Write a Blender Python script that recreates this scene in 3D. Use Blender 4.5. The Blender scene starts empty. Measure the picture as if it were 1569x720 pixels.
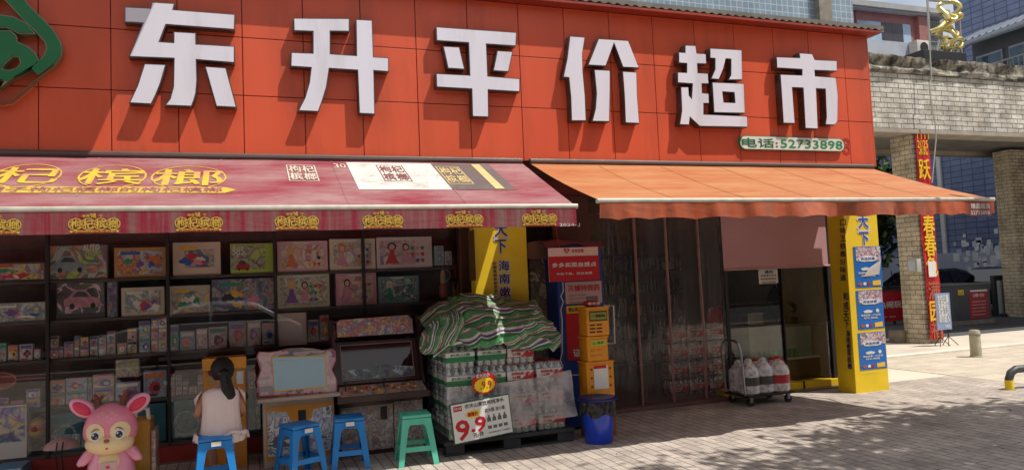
import bpy, bmesh, math, random
from math import sin, cos, tan, pi, radians, atan2, sqrt
from mathutils import Vector, Matrix, noise
random.seed(7)
S = bpy.context.scene
COL = S.collection
# ---------------------------------------------------------------- camera
YAW, PITCH, ROLL, EYE = radians(20.0), radians(3.53), radians(2.44), 1.64
CAM = Vector((0, 0, EYE))
F_ = Vector((sin(YAW)*cos(PITCH), cos(YAW)*cos(PITCH), sin(PITCH)))
R0 = Vector((cos(YAW), -sin(YAW), 0)); U0 = R0.cross(F_)
R_ = R0*cos(ROLL) - U0*sin(ROLL); U_ = U0*cos(ROLL) + R0*sin(ROLL)
cd = bpy.data.cameras.new('camera'); cam = bpy.data.objects.new('camera', cd); COL.objects.link(cam)
cd.sensor_width = 36; cd.lens = 26.0; cd.clip_start = .05; cd.clip_end = 1500
M4 = Matrix((R_, U_, -F_)).transposed().to_4x4(); M4.translation = CAM
cam.matrix_world = M4; S.camera = cam
S.render.resolution_x, S.render.resolution_y = 1024, 469
# ---------------------------------------------------------------- light
SUN = Vector((.84, -.70, 2.13)).normalized()
wd = bpy.data.worlds.new('World'); S.world = wd; wd.use_nodes = True
nt = wd.node_tree; bg = nt.nodes['Background']
sky = nt.nodes.new('ShaderNodeTexSky'); sky.sky_type = 'NISHITA'; sky.sun_disc = False
sky.sun_elevation = math.asin(SUN.z); sky.sun_rotation = atan2(SUN.x, SUN.y)
sky.dust_density = 2.0; sky.air_density = 1.0
tcw = nt.nodes.new('ShaderNodeTexCoord'); nzw = nt.nodes.new('ShaderNodeTexNoise')
nzw.inputs['Scale'].default_value = 2.6; nzw.inputs['Detail'].default_value = 8
rpw = nt.nodes.new('ShaderNodeValToRGB'); rpw.color_ramp.elements[0].position = .34; rpw.color_ramp.elements[1].position = .50
mxw = nt.nodes.new('ShaderNodeMix'); mxw.data_type = 'RGBA'
nt.links.new(tcw.outputs['Generated'], nzw.inputs['Vector']); nt.links.new(nzw.outputs['Fac'], rpw.inputs['Fac'])
nt.links.new(rpw.outputs['Color'], mxw.inputs['Factor'])
nt.links.new(sky.outputs['Color'], mxw.inputs['A']); mxw.inputs['B'].default_value = (6.0, 6.15, 6.5, 1)
nt.links.new(mxw.outputs['Result'], bg.inputs['Color']); bg.inputs['Strength'].default_value = 0.12
sl = bpy.data.lights.new('sun', 'SUN'); sl.energy = 5.0; sl.angle = radians(.5); sl.color = (1, .955, .88)
so = bpy.data.objects.new('sun', sl); COL.objects.link(so); so.rotation_euler = SUN.to_track_quat('Z', 'Y').to_euler()
S.view_settings.view_transform = 'Standard'; S.view_settings.look = 'None'
S.view_settings.exposure = 0.02; S.view_settings.gamma = 1.0

# ---------------------------------------------------------------- measuring from the photo (1569 x 720)
W, H, FP = 1569, 720, 1133.0
def ray(x, y): return F_ + R_*((x-W/2)/FP) - U_*((y-H/2)/FP)
def P(x, y, Y): r = ray(x, y); return CAM + r*(Y/r.y)
def PX(x, y, X): r = ray(x, y); return CAM + r*(X/r.x)
def G(x, y, z=0.0): r = ray(x, y); return CAM + r*((z-EYE)/r.z)
class Plane:
    def __init__(s, o, u, v): s.o = Vector(o); s.u = Vector(u).normalized(); s.v = Vector(v).normalized(); s.n = s.u.cross(s.v)
    def uv(s, x, y):
        r = ray(x, y); t = (s.o-CAM).dot(s.n)/r.dot(s.n); p = CAM + r*t - s.o
        return p.dot(s.u), p.dot(s.v)
    def pt(s, u, v, h=0): return s.o + s.u*u + s.v*v + s.n*h
    def at(s, x, y, h=0): u, v = s.uv(x, y); return s.pt(u, v, h)
def wall(Y): return Plane((0, Y, 0), (1, 0, 0), (0, 0, 1))
def side(X): return Plane((X, 0, 0), (0, -1, 0), (0, 0, 1))

# ---------------------------------------------------------------- materials
def srgb(c):
    if isinstance(c, str): c = [int(c[i:i+2], 16)/255 for i in (0, 2, 4)]
    return tuple((v/12.92 if v <= .04045 else ((v+.055)/1.055)**2.4) for v in c) + (1,)
def newmat(name):
    m = bpy.data.materials.new(name); m.use_nodes = True; n = m.node_tree.nodes; return m, n, m.node_tree.links, n['Principled BSDF']
MC = {}
def mat(name, col, rough=.6, var=.12, scale=6, metal=0, bump=0, bscale=40, dirt=None, dirt_amt=.0, spec=.5, coat=0, stretch=None, emit=0, dth=.5):
    """col is linear rgb or hex srgb; var = tonal wear, dirt = colour of stains with a shape of their own"""
    if name in MC: return MC[name]
    m, n, l, b = newmat(name); MC[name] = m
    c = srgb(col) if isinstance(col, str) else tuple(col) + (1,)
    tc = n.new('ShaderNodeTexCoord'); mp = n.new('ShaderNodeMapping'); l.new(tc.outputs['Object'], mp.inputs['Vector'])
    if stretch: mp.inputs['Scale'].default_value = stretch
    nz = n.new('ShaderNodeTexNoise'); nz.inputs['Scale'].default_value = scale; nz.inputs['Detail'].default_value = 6; l.new(mp.outputs['Vector'], nz.inputs['Vector'])
    rp = n.new('ShaderNodeValToRGB'); e = rp.color_ramp.elements; e[0].position = .3; e[1].position = .7
    e[0].color = tuple(max(0, v*(1-var)) for v in c[:3]) + (1,); e[1].color = tuple(min(1, v*(1+var)) for v in c[:3]) + (1,)
    l.new(nz.outputs['Fac'], rp.inputs['Fac']); out = rp.outputs['Color']
    if dirt:
        n2 = n.new('ShaderNodeTexNoise'); n2.inputs['Scale'].default_value = scale*.6; n2.inputs['Detail'].default_value = 9; n2.inputs['Roughness'].default_value = .7
        l.new(mp.outputs['Vector'], n2.inputs['Vector'])
        r2 = n.new('ShaderNodeValToRGB'); r2.color_ramp.elements[0].position = dth; r2.color_ramp.elements[1].position = dth+.22
        r2.color_ramp.elements[1].color = (dirt_amt,)*3 + (1,)
        l.new(n2.outputs['Fac'], r2.inputs['Fac'])
        mx = n.new('ShaderNodeMix'); mx.data_type = 'RGBA'; l.new(r2.outputs['Color'], mx.inputs['Factor']); l.new(out, mx.inputs['A'])
        mx.inputs['B'].default_value = srgb(dirt) if isinstance(dirt, str) else tuple(dirt)+(1,); out = mx.outputs['Result']
    l.new(out, b.inputs['Base Color']); b.inputs['Roughness'].default_value = rough; b.inputs['Metallic'].default_value = metal
    b.inputs['Specular IOR Level'].default_value = spec; b.inputs['Coat Weight'].default_value = coat
    if bump:
        nb = n.new('ShaderNodeTexNoise'); nb.inputs['Scale'].default_value = bscale; nb.inputs['Detail'].default_value = 5; l.new(mp.outputs['Vector'], nb.inputs['Vector'])
        bp = n.new('ShaderNodeBump'); bp.inputs['Strength'].default_value = bump; bp.inputs['Distance'].default_value = .01
        l.new(nb.outputs['Fac'], bp.inputs['Height']); l.new(bp.outputs['Normal'], b.inputs['Normal'])
    if emit: l.new(out, b.inputs['Emission Color']); b.inputs['Emission Strength'].default_value = emit
    return m
def art(name, cols, scale=9, edge=.35, rough=.35, dist=1.2):
    scale *= .62
    """a busy colour print: patches of ink with darker outlines, different on every object"""
    if name in MC: return MC[name]
    m, n, l, b = newmat(name); MC[name] = m
    tc = n.new('ShaderNodeTexCoord'); oi = n.new('ShaderNodeObjectInfo')
    ad = n.new('ShaderNodeVectorMath'); ad.operation = 'MULTIPLY_ADD'; ad.inputs[1].default_value = (1, 1, 1)
    sc = n.new('ShaderNodeVectorMath'); sc.operation = 'SCALE'; sc.inputs[0].default_value = (37, 91, 53); l.new(oi.outputs['Random'], sc.inputs['Scale'])
    l.new(tc.outputs['Object'], ad.inputs[0]); l.new(sc.outputs[0], ad.inputs[2])
    nz = n.new('ShaderNodeTexNoise'); nz.inputs['Scale'].default_value = scale; nz.inputs['Detail'].default_value = 4; nz.inputs['Distortion'].default_value = dist
    l.new(ad.outputs[0], nz.inputs['Vector'])
    rp = n.new('ShaderNodeValToRGB'); rp.color_ramp.interpolation = 'B_SPLINE' if scale > 11 else 'CONSTANT'; e = rp.color_ramp.elements
    k = len(cols)
    for i in range(k):
        pos = .30 + .4*i/k
        if i < 2: el = e[i]; el.position = pos if i else 0
        else: el = e.new(pos)
        c_ = srgb(cols[i]); el.color = tuple(min(.85, v**.62*1.0) for v in c_[:3])+(1,)
    l.new(nz.outputs['Fac'], rp.inputs['Fac'])
    vo = n.new('ShaderNodeTexVoronoi'); vo.inputs['Scale'].default_value = scale*1.5; vo.feature = 'DISTANCE_TO_EDGE'; l.new(ad.outputs[0], vo.inputs['Vector'])
    mr = n.new('ShaderNodeMapRange'); mr.inputs['From Max'].default_value = .09; mr.inputs['To Min'].default_value = 1-edge; l.new(vo.outputs['Distance'], mr.inputs['Value'])
    v2 = n.new('ShaderNodeTexVoronoi'); v2.inputs['Scale'].default_value = scale*2.1; l.new(ad.outputs[0], v2.inputs['Vector'])
    m1 = n.new('ShaderNodeMix'); m1.data_type = 'RGBA'; m1.inputs['Factor'].default_value = .07; l.new(rp.outputs['Color'], m1.inputs['A']); l.new(v2.outputs['Color'], m1.inputs['B'])
    m2 = n.new('ShaderNodeMix'); m2.data_type = 'RGBA'; m2.blend_type = 'MULTIPLY'; m2.inputs['Factor'].default_value = 1; l.new(m1.outputs['Result'], m2.inputs['A']); l.new(mr.outputs['Result'], m2.inputs['B'])
    l.new(m2.outputs['Result'], b.inputs['Base Color']); b.inputs['Roughness'].default_value = rough
    return m
def bricks(name, c1, c2, mortar, bw, bh, msize=.01, plane='XZ', rough=.8, var=.5, bump=.4, dirt=None, dirt_amt=.4, offset=.5, spec=.3, dscale=1.2):
    m, n, l, b = newmat(name); MC[name] = m
    tc = n.new('ShaderNodeTexCoord'); sp = n.new('ShaderNodeSeparateXYZ'); cb = n.new('ShaderNodeCombineXYZ'); l.new(tc.outputs['Object'], sp.inputs[0])
    l.new(sp.outputs[plane[0]], cb.inputs['X']); l.new(sp.outputs[plane[1]], cb.inputs['Y'])
    br = n.new('ShaderNodeTexBrick'); br.inputs['Scale'].default_value = 1; br.inputs['Brick Width'].default_value = bw; br.inputs['Row Height'].default_value = bh
    br.inputs['Mortar Size'].default_value = msize; br.offset = offset; br.inputs['Mortar Smooth'].default_value = .2
    br.inputs['Color1'].default_value = srgb(c1); br.inputs['Color2'].default_value = srgb(c2); br.inputs['Mortar'].default_value = srgb(mortar)
    l.new(cb.outputs[0], br.inputs['Vector']); out = br.outputs['Color']
    for sc_, amt in ((3.0, .35), (25, .25)):
        nz = n.new('ShaderNodeTexNoise'); nz.inputs['Scale'].default_value = sc_; nz.inputs['Detail'].default_value = 7; l.new(tc.outputs['Object'], nz.inputs['Vector'])
        mr = n.new('ShaderNodeMapRange'); mr.inputs['From Min'].default_value = .25; mr.inputs['From Max'].default_value = .75; mr.inputs['To Min'].default_value = 1-amt*var*2; mr.inputs['To Max'].default_value = 1+amt*var
        l.new(nz.outputs['Fac'], mr.inputs['Value'])
        mx = n.new('ShaderNodeMix'); mx.data_type = 'RGBA'; mx.blend_type = 'MULTIPLY'; mx.inputs['Factor'].default_value = 1; l.new(out, mx.inputs['A']); l.new(mr.outputs['Result'], mx.inputs['B']); out = mx.outputs['Result']
    if dirt:
        n2 = n.new('ShaderNodeTexNoise'); n2.inputs['Scale'].default_value = dscale; n2.inputs['Detail'].default_value = 10; n2.inputs['Roughness'].default_value = .7; l.new(tc.outputs['Object'], n2.inputs['Vector'])
        r2 = n.new('ShaderNodeMapRange'); r2.inputs['From Min'].default_value = .5; r2.inputs['From Max'].default_value = .72; r2.inputs['To Max'].default_value = dirt_amt; l.new(n2.outputs['Fac'], r2.inputs['Value'])
        mx = n.new('ShaderNodeMix'); mx.data_type = 'RGBA'; l.new(r2.outputs['Result'], mx.inputs['Factor']); l.new(out, mx.inputs['A']); mx.inputs['B'].default_value = srgb(dirt); out = mx.outputs['Result']
    l.new(out, b.inputs['Base Color']); b.inputs['Roughness'].default_value = rough; b.inputs['Specular IOR Level'].default_value = spec
    bp = n.new('ShaderNodeBump'); bp.inputs['Strength'].default_value = bump; bp.inputs['Distance'].default_value = .006; bp.invert = True
    l.new(br.outputs['Fac'], bp.inputs['Height']); l.new(bp.outputs['Normal'], b.inputs['Normal'])
    return m
def clear(name, tint=(.9, .93, .92), refl=.08, rough=.02, ripple=0, rscale=6, haze=0, hazecol=(.8, .8, .8), stretch=(1, 1, 1), fres=True):
    """thin see-through sheet: straight-through light plus a surface reflection"""
    m, n, l, b = newmat(name); MC[name] = m
    out = n['Material Output']; tr = n.new('ShaderNodeBsdfTransparent'); tr.inputs[0].default_value = tint+(1,)
    gl = n.new('ShaderNodeBsdfGlossy'); gl.inputs['Roughness'].default_value = rough; gl.inputs[0].default_value = (1, 1, 1, 1)
    mx = n.new('ShaderNodeMixShader'); l.new(tr.outputs[0], mx.inputs[1]); l.new(gl.outputs[0], mx.inputs[2])
    tc = n.new('ShaderNodeTexCoord'); mp = n.new('ShaderNodeMapping'); mp.inputs['Scale'].default_value = stretch; l.new(tc.outputs['Object'], mp.inputs[0])
    if fres:
        fr = n.new('ShaderNodeFresnel'); fr.inputs[0].default_value = 1.5
        ml = n.new('ShaderNodeMath'); ml.operation = 'MULTIPLY'; ml.inputs[1].default_value = refl/.04; l.new(fr.outputs[0], ml.inputs[0]); ml.use_clamp = True; ge = n.new('ShaderNodeNewGeometry'); iv = n.new('ShaderNodeMath'); iv.operation = 'SUBTRACT'; iv.inputs[0].default_value = 1; l.new(ge.outputs['Backfacing'], iv.inputs[1]); m3_ = n.new('ShaderNodeMath'); m3_.operation = 'MULTIPLY'; l.new(ml.outputs[0], m3_.inputs[0]); l.new(iv.outputs[0], m3_.inputs[1]); l.new(m3_.outputs[0], mx.inputs[0])
    else: mx.inputs[0].default_value = refl
    if ripple:
        nz = n.new('ShaderNodeTexNoise'); nz.inputs['Scale'].default_value = rscale; nz.inputs['Detail'].default_value = 4; l.new(mp.outputs[0], nz.inputs['Vector'])
        bp = n.new('ShaderNodeBump'); bp.inputs['Strength'].default_value = ripple; bp.inputs['Distance'].default_value = .03; l.new(nz.outputs['Fac'], bp.inputs['Height']); l.new(bp.outputs[0], gl.inputs['Normal'])
    last = mx.outputs[0]
    if haze:
        df = n.new('ShaderNodeBsdfDiffuse'); df.inputs[0].default_value = hazecol+(1,)
        n2 = n.new('ShaderNodeTexNoise'); n2.inputs['Scale'].default_value = rscale*1.7; n2.inputs['Detail'].default_value = 6; l.new(mp.outputs[0], n2.inputs['Vector'])
        mr = n.new('ShaderNodeMapRange'); mr.inputs['From Min'].default_value = .35; mr.inputs['From Max'].default_value = .7; mr.inputs['To Min'].default_value = haze*.5; mr.inputs['To Max'].default_value = haze*1.5; l.new(n2.outputs['Fac'], mr.inputs['Value'])
        m2 = n.new('ShaderNodeMixShader'); l.new(mr.outputs[0], m2.inputs[0]); l.new(last, m2.inputs[1]); l.new(df.outputs[0], m2.inputs[2]); last = m2.outputs[0]
    l.new(last, out.inputs['Surface']); return m
def cloth(name, col, dust, dust_amt=.5, trans=.22, scale=(3, 3, 3), th=.45, wr=.55):
    m, n, l, b = newmat(name); MC[name] = m
    tc = n.new('ShaderNodeTexCoord'); mp = n.new('ShaderNodeMapping'); mp.inputs['Scale'].default_value = scale; l.new(tc.outputs['Object'], mp.inputs[0])
    nz = n.new('ShaderNodeTexNoise'); nz.inputs['Scale'].default_value = 1; nz.inputs['Detail'].default_value = 10; nz.inputs['Roughness'].default_value = .65; l.new(mp.outputs[0], nz.inputs['Vector'])
    mr = n.new('ShaderNodeMapRange'); mr.inputs['From Min'].default_value = th-.12; mr.inputs['From Max'].default_value = th+.2; mr.inputs['To Max'].default_value = dust_amt; l.new(nz.outputs['Fac'], mr.inputs['Value'])
    mx = n.new('ShaderNodeMix'); mx.data_type = 'RGBA'; l.new(mr.outputs[0], mx.inputs['Factor']); mx.inputs['A'].default_value = srgb(col); mx.inputs['B'].default_value = srgb(dust)
    l.new(mx.outputs['Result'], b.inputs['Base Color']); b.inputs['Roughness'].default_value = .62
    m2_ = n.new('ShaderNodeMapping'); m2_.inputs['Scale'].default_value = (1.6, 5, 5); m2_.inputs['Rotation'].default_value = (0, 0, .5); l.new(tc.outputs['Object'], m2_.inputs[0]); nb = n.new('ShaderNodeTexNoise'); nb.inputs['Scale'].default_value = 1.6; nb.inputs['Detail'].default_value = 5; nb.inputs['Distortion'].default_value = 1.0; l.new(m2_.outputs[0], nb.inputs['Vector'])
    bp = n.new('ShaderNodeBump'); bp.inputs['Strength'].default_value = wr; bp.inputs['Distance'].default_value = .06; l.new(nb.outputs['Fac'], bp.inputs['Height']); l.new(bp.outputs[0], b.inputs['Normal'])
    tl = n.new('ShaderNodeBsdfTranslucent'); l.new(mx.outputs['Result'], tl.inputs[0])
    ms = n.new('ShaderNodeMixShader'); ms.inputs[0].default_value = trans; l.new(b.outputs[0], ms.inputs[1]); l.new(tl.outputs[0], ms.inputs[2])
    l.new(ms.outputs[0], n['Material Output'].inputs['Surface']); return m

# ---------------------------------------------------------------- mesh helpers
class MB:
    def __init__(s): s.b = bmesh.new()
    def face(s, pts, m=0):
        f = s.b.faces.new([s.b.verts.new(p) for p in pts]); f.material_index = m; return f
    def box(s, a, b, m=0, bev=0):
        x0, y0, z0 = (min(p, q) for p, q in zip(a, b)); x1, y1, z1 = (max(p, q) for p, q in zip(a, b))
        v = [s.b.verts.new(p) for p in ((x0, y0, z0), (x1, y0, z0), (x1, y1, z0), (x0, y1, z0), (x0, y0, z1), (x1, y0, z1), (x1, y1, z1), (x0, y1, z1))]
        fs = [s.b.faces.new([v[i] for i in q]) for q in ((3, 2, 1, 0), (4, 5, 6, 7), (0, 1, 5, 4), (1, 2, 6, 5), (2, 3, 7, 6), (3, 0, 4, 7))]
        for f in fs: f.material_index = m
        if bev:
            r = bmesh.ops.bevel(s.b, geom=list({e for f in fs for e in f.edges}), offset=bev, segments=2, affect='EDGES', profile=.6)
            for f in r['faces']: f.material_index = m
        return s
    def hexa(s, lo, hi, m=0):
        """lo, hi: four corners each, same order"""
        v = [s.b.verts.new(p) for p in list(lo)+list(hi)]
        for q in ((3, 2, 1, 0), (4, 5, 6, 7), (0, 1, 5, 4), (1, 2, 6, 5), (2, 3, 7, 6), (3, 0, 4, 7)): s.b.faces.new([v[i] for i in q]).material_index = m
        return s
    def tube(s, pts, r, seg=8, m=0, cap=True, flat=1):
        pts = [Vector(p) for p in pts]; n = len(pts); rs = r if isinstance(r, (list, tuple)) else [r]*n
        rings = []; up = None
        for i, p in enumerate(pts):
            d = (pts[min(i+1, n-1)] - pts[max(i-1, 0)]).normalized()
            if up is None: up = d.orthogonal().normalized()
            up = (up - d*up.dot(d)).normalized(); sd = d.cross(up)
            rings.append([s.b.verts.new(p + (up*cos(2*pi*k/seg) + sd*sin(2*pi*k/seg)*flat)*rs[i]) for k in range(seg)])
        for a, b in zip(rings, rings[1:]):
            for k in range(seg): s.b.faces.new((a[k], a[(k+1) % seg], b[(k+1) % seg], b[k])).material_index = m
        if cap: s.b.faces.new(rings[0][::-1]).material_index = m; s.b.faces.new(rings[-1]).material_index = m
        return s
    def lathe(s, prof, c=(0, 0, 0), seg=16, m=0, mf=None, sx=1, sy=1):
        c = Vector(c); rings = []
        for r, z in prof: rings.append([s.b.verts.new(c + Vector((r*sx*cos(2*pi*k/seg), r*sy*sin(2*pi*k/seg), z))) for k in range(seg)])
        for i, (a, b) in enumerate(zip(rings, rings[1:])):
            mi = mf(i) if mf else m
            for k in range(seg): s.b.faces.new((a[k], a[(k+1) % seg], b[(k+1) % seg], b[k])).material_index = mi
        for rg, rev in ((rings[0], True), (rings[-1], False)):
            s.b.faces.new(rg[::-1] if rev else rg).material_index = (mf(0) if rev else mf(len(prof)-2)) if mf else m
        return s
    def ell(s, c, r, m=0, seg=20, rings=12, rot=None, fn=None):
        g = bmesh.ops.create_uvsphere(s.b, u_segments=seg, v_segments=rings, radius=1)
        for v in g['verts']:
            p = v.co.copy()
            if fn: p = fn(p)
            p = Vector((p.x*r[0], p.y*r[1], p.z*r[2]))
            if rot: p = rot @ p
            v.co = p + Vector(c)
        for v in g['verts']:
            for f in v.link_faces: f.material_index = m
        return s
    def prism(s, poly, vec, m=0, ms=None):
        poly = [Vector(p) for p in poly]; vec = Vector(vec)
        a = [s.b.verts.new(p) for p in poly]; b = [s.b.verts.new(p+vec) for p in poly]; n = len(a)
        s.b.faces.new(a).material_index = m; s.b.faces.new(b[::-1]).material_index = m if ms is None else ms
        for k in range(n): s.b.faces.new((a[k], b[k], b[(k+1) % n], a[(k+1) % n])).material_index = m if ms is None else ms
        return s
    def grid(s, fn, nu, nv, m=0):
        v = [[s.b.verts.new(fn(i/nu, j/nv)) for j in range(nv+1)] for i in range(nu+1)]
        for i in range(nu):
            for j in range(nv): s.b.faces.new((v[i][j], v[i+1][j], v[i+1][j+1], v[i][j+1])).material_index = m
        return s
    def build(s, name, mats, parent=None, smooth=False, fix=True, angle=35):
        if fix: bmesh.ops.recalc_face_normals(s.b, faces=s.b.faces)
        me = bpy.data.meshes.new(name); s.b.to_mesh(me); s.b.free()
        for m in (mats if isinstance(mats, (list, tuple)) else [mats]): me.materials.append(m)
        if smooth:
            me.polygons.foreach_set('use_smooth', [True]*len(me.polygons)); me.set_sharp_from_angle(angle=radians(angle))
        o = bpy.data.objects.new(name, me); COL.objects.link(o); adopt(o, parent); return o
def root_of(o):
    while o.parent: o = o.parent
    return o
def adopt(o, parent):
    if parent is None: return o
    o.parent = parent
    if not parent.get('_local'):
        b = root_of(parent)
        o.matrix_parent_inverse = Matrix.Translation(-b.location) if parent == b else Matrix.Identity(4)
        if parent != b and parent.type == 'EMPTY': pass
    else: o['_local'] = 1
    return o
def tag(o, label=None, cat=None, group=None, kind=None):
    for k, v in (('label', label), ('category', cat), ('group', group), ('kind', kind)):
        if v: o[k] = v
    return o
def thing(name, loc, label, cat, group=None, local=False):
    o = bpy.data.objects.new(name, None); COL.objects.link(o); o.location = loc; o.empty_display_size = .1
    if local: o['_local'] = 1
    return tag(o, label, cat, group)
def copy_tree(o, parent=None):
    c = o.copy(); COL.objects.link(c); c.parent = parent
    for ch in o.children: copy_tree(ch, c)
    return c
def place(o, loc, rz=0, label=None, group=None, sc=None):
    o.location = loc; o.rotation_euler = (0, 0, rz)
    if sc: o.scale = (sc,)*3 if not isinstance(sc, tuple) else sc
    if label: o['label'] = label
    if group: o['group'] = group
    return o
def flat_curve(name, loops, mtx, mats, parent, ext=0, off=0, back=0):
    """closed 2-d outlines (holes allowed) -> one filled mesh"""
    cu = bpy.data.curves.new(name, 'CURVE'); cu.dimensions = '2D'; cu.fill_mode = 'BOTH'; cu.extrude = ext; cu.offset = off
    for lp in loops:
        sp = cu.splines.new('POLY'); sp.points.add(len(lp)-1); sp.use_cyclic_u = True
        for i, p in enumerate(lp): sp.points[i].co = (p[0], p[1], 0, 1)
    return curve_to(name, cu, mtx, mats, parent)
def curve_to(name, cu, mtx, mats, parent, fit=None):
    t = bpy.data.objects.new(name, cu)
    me = bpy.data.meshes.new_from_object(t); bpy.data.objects.remove(t); bpy.data.curves.remove(cu)
    if fit and len(me.vertices):
        u0, v0, u1, v1 = fit; xs = [v.co.x for v in me.vertices]; ys = [v.co.y for v in me.vertices]
        ax, bx, ay, by = min(xs), max(xs), min(ys), max(ys)
        for v in me.vertices: v.co.x = u0 + (v.co.x-ax)/max(1e-6, bx-ax)*(u1-u0); v.co.y = v0 + (v.co.y-ay)/max(1e-6, by-ay)*(v1-v0)
    me.transform(mtx); me.materials.clear()
    for m in (mats if isinstance(mats, (list, tuple)) else [mats]): me.materials.append(m)
    o = bpy.data.objects.new(name, me); COL.objects.link(o); adopt(o, parent); return o
def pmat(pl, h=0):
    m = Matrix((pl.u, pl.v, pl.n)).transposed().to_4x4(); m.translation = pl.o + pl.n*h; return m
def writing(body, pl, a, b, m, parent, h=.004, bold=.02, name='lettering', px=True, ext=.0006, shear=0, res=2):
    """text stretched to fill the rectangle between two opposite corners (photo pixels, or plane u,v)"""
    cu = bpy.data.curves.new(name, 'FONT'); cu.body = body; cu.size = 1; cu.extrude = 0.0; cu.resolution_u = res; cu.fill_mode = 'FRONT'; cu.shear = shear
    if px:
        (u0, v0), (u1, v1) = pl.uv(*a), pl.uv(*b)
    else: (u0, v0), (u1, v1) = a, b
    o = curve_to(name, cu, pmat(pl, h), m, parent, (min(u0, u1), min(v0, v1), max(u0, u1), max(v0, v1)))
    if bold > 0:      # heavier strokes: the outline repeated a hair to each side
        n_ = max(1, len(body.split(chr(10))[0])); d = min(abs(u1-u0)/n_, abs(v1-v0))*bold*.8
        bmx = bmesh.new(); me = o.data
        for k, (du, dv) in enumerate(((0, 0), (d, 0), (-d, 0), (0, d), (0, -d), (d*.7, d*.7), (-d*.7, -d*.7))):
            i0 = len(bmx.verts); bmx.from_mesh(me); bmx.verts.ensure_lookup_table(); sh = pl.u*du + pl.v*dv + pl.n*(.00025*k)
            for v in bmx.verts[i0:]: v.co += sh
        bmx.to_mesh(me); bmx.free()
    return o
def panel(pl, a, b, m, parent, name='print', h=.002, t=.002, px=True):
    if px: (u0, v0), (u1, v1) = pl.uv(*a), pl.uv(*b)
    else: (u0, v0), (u1, v1) = a, b
    mb = MB(); q = [pl.pt(u, v, h-t) for u, v in ((u0, v0), (u1, v0), (u1, v1), (u0, v1))]
    mb.prism(q, pl.n*t); return mb.build(name, m, parent)
def column_text(s, pl, x0, x1, y0, y1, m, parent, lean=0, gap=.12, **k):
    n = len(s); st = (y1-y0)/n
    for i, ch in enumerate(s):
        if ch == ' ': continue
        dx = lean*(i*st)
        writing(ch, pl, (x0+dx, y0+i*st+st*gap/2), (x1+dx, y0+(i+1)*st-st*gap/2), m, parent, **k)

# palette
m_white = mat('white_paint', '#d8d8d4'[1:], .5, .06)
m_offwhite = mat('cream_paint', 'cfc8ba', .6, .1)
m_black = mat('black_plastic', '1c1c1e', .45, .2)
m_dark = mat('dark_metal', '2b2526', .5, .2, metal=.3)
m_steel = mat('steel', 'a8a8a6', .35, .1, metal=.9)
m_red = mat('red_print', 'b01522', .5, .08)
m_signred = mat('sign_red', (.64, .098, .040), .36, .09, 1.3, dirt='8f4634', dirt_amt=.5, dth=.50, bump=.22, bscale=1.2, stretch=(2.4, 1, .45))
m_darkred = mat('dark_red_paint', '701e1e', .5, .2)
m_yellow = mat('yellow_print', (.80, .56, .015), .5, .05)
m_blueink = mat('blue_print', '1a3fa8', .5, .08)
m_navy = mat('navy_ink', '2b2560', .5, .05)
m_paper = mat('paper', 'd9d5cf', .7, .06)
m_green = mat('green_print', '0b6b3c', .5, .06)
m_gold = mat('gold_ink', 'e3b63c', .6, .08)
m_wood = mat('brown_board', '5a3a26', .6, .25, 5, stretch=(1, 1, 8))
m_glass = clear('window_glass', (.97, .98, .98), .055, .005, ripple=.004, rscale=.7)
m_clearbox = clear('clear_film', (.86, .87, .88), .06, .08, ripple=.18, rscale=12, haze=.015)

# ================================================================ SETTING
mb = MB(); mb.face([(-90, -60, 0), (160, -60, 0), (160, 220, 0), (-90, 220, 0)])
g_pave = bricks('paver_bricks', 'bfb2a6', 'aca197', '746b63', .30, .105, .006, 'YX', .85, .40, .35, dirt='5f5852', dirt_amt=.5, dscale=1.1)
g_conc = mat('pale_concrete', 'c4b8a8', .85, .10, .8, dirt='8a7f74', dirt_amt=.5, bump=.15, bscale=60)
g_asph = mat('asphalt', '4a4a4c', .9, .25, 2, bump=.4, bscale=150)
gr = mb.build('ground', g_conc); tag(gr, kind='structure')
mb = MB(); mb.box((-14, -1.6, -.1), (9.6, 8.05, .004)); pv = mb.build('pavement', g_pave); tag(pv, kind='structure')
mb = MB(); mb.box((9.6, 6.9, -.1), (60, 10.0, .006)); pv = mb.build('pavement', bricks('pale_pavers', 'c8bba9', 'bbae9c', '9a8c7c', .6, .3, .006, 'XY', .85, .3, .25)); tag(pv, kind='structure')
mb = MB(); mb.box((9.6, 10.0, -.05), (60, 10.18, .045), bev=.01); kb = mb.build('kerb', mat('kerb_pale', 'cfc6b8', .8, .12, 3)); tag(kb, kind='structure')
mb = MB(); mb.box((9.6, 12.2, -.1), (70, 60, .010)); rd = mb.build('road', g_asph); tag(rd, kind='structure')
mb = MB(); mb.box((-90, -14, -.1), (90, -1.9, .008)); rd = mb.build('road', g_asph); tag(rd, kind='structure')
mb = MB(); mb.box((-60, -1.9, -.1), (60, -1.6, .12), bev=.02); kb = mb.build('kerb', mat('kerb_stone', '9a958c', .8, .15, 4)); tag(kb, kind='structure')

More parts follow.
